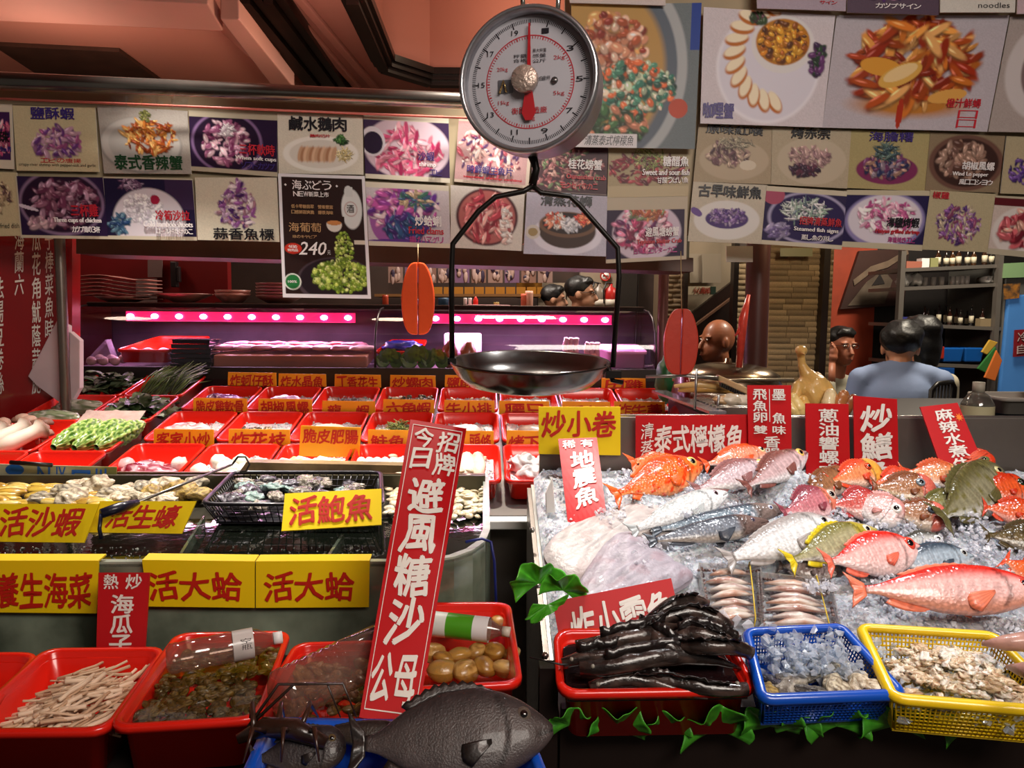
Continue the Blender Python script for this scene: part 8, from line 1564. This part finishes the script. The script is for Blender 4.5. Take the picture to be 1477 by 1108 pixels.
# grill with roasted food, brush, poultry on the rack behind the panel
gz = zp - .01; gx0_, gx1_ = atY(985, 580, 2.5).x, atY(1082, 580, 2.5).x
t = thing('grill_stand', 'charcoal grill box with bright wire rack beside the brown pole', 'grill', ((gx0_ + gx1_) / 2, 2.45, .0))
part('box', MB().slab([V((gx0_, 2.2, gz - .02)), V((gx1_ + .05, 2.2, gz - .02)), V((gx1_ + .05, 2.2, 0)), V((gx0_, 2.2, 0))], (0, .5, 0)), M('grill_violet', '3a2030', .4, .3), t)
for k in range(12): part('grate_bar', MB().tube([V((gx0_ + .03, 2.24 + .035 * k, gz + .006)), V((gx1_ + .03, 2.24 + .035 * k, gz + .006))], .003, 6), M('grate', 'd8d0c0', .25, .8), t)
part('edge_plate', MB().slab([V((gx0_, 2.2, gz)), V((gx0_ + .05, 2.2, gz)), V((gx0_ - .01, 2.7, gz + .01)), V((gx0_ - .06, 2.7, gz + .01))], (0, 0, -.008)), M('plate_silver', 'b8b0b8', .25, .8), t)
roast = M('roast', vc=True, rough=.35, coat=.4, bump=.4, bs=60, var=.2, vs=20)
for i, (x, y, dx, cc) in enumerate(((1010, 560, .17, 'd8b070'), (1022, 566, .2, 'c89850'), (1034, 556, .12, 'e8d0a0'))):
    p = atY(x, y, 2.45); solo('grilled_strip', MB().tube([p + V((-dx / 2, 0, .006)), p + V((0, 0, .012)), p + V((dx / 2, -.02, 0))], [.006, .014, .007], 10, lin(cc)), roast, ['golden flat grilled strip at the grill end', 'browner grilled strip lying under the golden one', 'pale grilled strip touching the brush'][i], 'grilled food')
for i, (x, y, s_) in enumerate(((1054, 580, .035), (1040, 592, .025), (1070, 586, .03))):
    p = atY(x, y, 2.3); solo('grilled_lump', MB().ball((p.x, p.y, gz + .02), (s_, s_ * .8, s_ * .6), lin(['c8b8a0', 'b89060', 'd8c8b0'][i]), 14, 10, .4, seed=i), roast, ['round pale grilled lump on the wire rack', 'small browned lump at the rack front', 'pale lump against the brown pole'][i], 'grilled food')
a, b = atY(1036, 546, 2.4), atY(1080, 566, 2.3); t = thing('grill_brush', 'wooden grill brush with dark bristles over the rack', 'brush', a)
part('back', MB().slab([a + V((0, 0, .012)), b + V((0, 0, .012)), b + V((0, 0, -.010)), a + V((0, 0, -.010))], (0, .03, 0)), M('brush_wood', 'd8c090', .5), t, bev=.004)
for k in range(12): part('bristle', MB().box(a.lerp(b, .1 + .07 * k) + V((0, .004, -.016)), (.0035, .02, .012)), dark, t)
part('handle', MB().tube([a, a + V((-.10, .03, .006)), a + V((-.22, .05, .0))], [.007, .005, .005], 8), steel, t)
for i, (x, y0, y1) in enumerate(((1005, 532, 590), (1037, 570, 600))): solo('skewer', MB().tube([atY(x, y0, 2.25), atY(x - 3, y1, 2.25)], .004, 6), steel, ['steel skewer standing at the grill end', 'short steel skewer standing in the grill rack'][i], 'skewer')
t = thing('chicken', 'whole boiled yellow chicken with its neck up behind the signs', 'chicken', V((atY(1165, 590, 2.35).x, 2.35, rz)))
p = atY(1163, 565, 2.35); sk_c = lin('e8c078'); mb = MB()
mb.ball(p + V((.015, 0, -.01)), (.055, .06, .075), sk_c, 24, 16, .15); limb(mb, [p + V((-.0, 0, .05)), p + V((-.018, 0, .085)), p + V((-.022, 0, .115))], [.022, .013, .012]); mb.ball(p + V((-.024, -.005, .128)), (.019, .022, .017), sk_c, 14, 10); limb(mb, [p + V((-.026, -.02, .125)), p + V((-.03, -.045, .118))], [.008, .003], 8)
limb(mb, [p + V((.05, -.02, .02)), p + V((.075, -.04, -.03)), p + V((.06, -.05, -.06))], [.02, .018, .012]); limb(mb, [p + V((-.04, -.03, .02)), p + V((-.06, -.05, -.03)), p + V((-.045, -.06, -.06))], [.018, .016, .012])
blobmesh('body', mb, M('chicken_skin', 'e0b468', .3, coat=.5, bump=.6, bs=90, var=.15, vs=20), t, .005, 2)
for i, (x, y, dx) in enumerate(((1150, 588, -.3), (1160, 592, -.1), (1192, 582, .2), (1206, 584, .45), (1142, 592, -.5), (1216, 590, .6))):
    p = atY(x, y, 2.28); mb = MB(); limb(mb, [p + V((dx * .05, 0, .03)), p + V((0, -.01, 0)), p + V((-dx * .05, -.02, -.04))], [.016, .021, .010]); c = ['e8c880', 'd8a858', 'e8d0a0', 'a86838', 'e0c078', '8a4c28'][i]
    solo('poultry_piece', mb, M('poultry_' + c, c, .3, coat=.5, bump=.4, bs=60), ['yellow poultry wing under the whole chicken', 'golden drumstick below the whole chicken', 'curled pale neck piece beside the whole chicken', 'browned curled neck piece behind the brush lettered board', 'pale drumstick beside the tall board with the dividing line', 'dark roasted leg tip outermost of the poultry'][i], 'poultry')
# steel pot, meat strips, rail behind
p = atY(1034, 562, 2.9); solo('steel_pot', MB().lathe([(.19, -.25), (.20, -.24), (.20, .02), (.19, .06), (.15, .085), (.08, .1), (.015, .104), (.012, .12), (0, .122)], Matrix.Translation((p.x + .04, 2.9, p.z)), 40), M('pot_steel', '8a7864', .22, .95), 'large domed steel pot behind the grill', 'pot')
for i, (pts, ) in enumerate((([(1080, 425), (1072, 460), (1066, 530)],), ([(1076, 445), (1066, 478), (1060, 485)],))):
    solo('meat_strip', MB().tube([atY(x, y, 2.75) for x, y in pts], [.006, .016, .012] if i == 0 else [.004, .008, .002], 10, lin('d84838')), food_m, ['long red meat strip hanging on the brown pole', 'short red meat strip with a forked tip on the brown pole'][i], 'meat')
solo('towel_rail', MB().tube([atY(970, 548, 2.7), atY(1145, 548, 2.7)], .006, 8), M('rail_bright', 'c8b8a0', .25, .8), 'thin bright rail running behind the grill', 'rail')
solo('green_bag', MB().ball(atY(962, 545, 2.85), (.04, .05, .09), None, 16, 10, .3), M('bag_green', '1c5c34', .4), 'green bag behind the violet pole', 'bag')
solo('red_disc', MB().lathe([(.09, 0), (.10, .01), (.09, .02), (0, .024)], frame(atY(985, 575, 2.6), (0, 1, 0), (-.8, -.5, .1)), 28), M('lid_red', '7a0c14', .3, coat=.4), 'dark red round disc standing beside the grill box', 'disc')
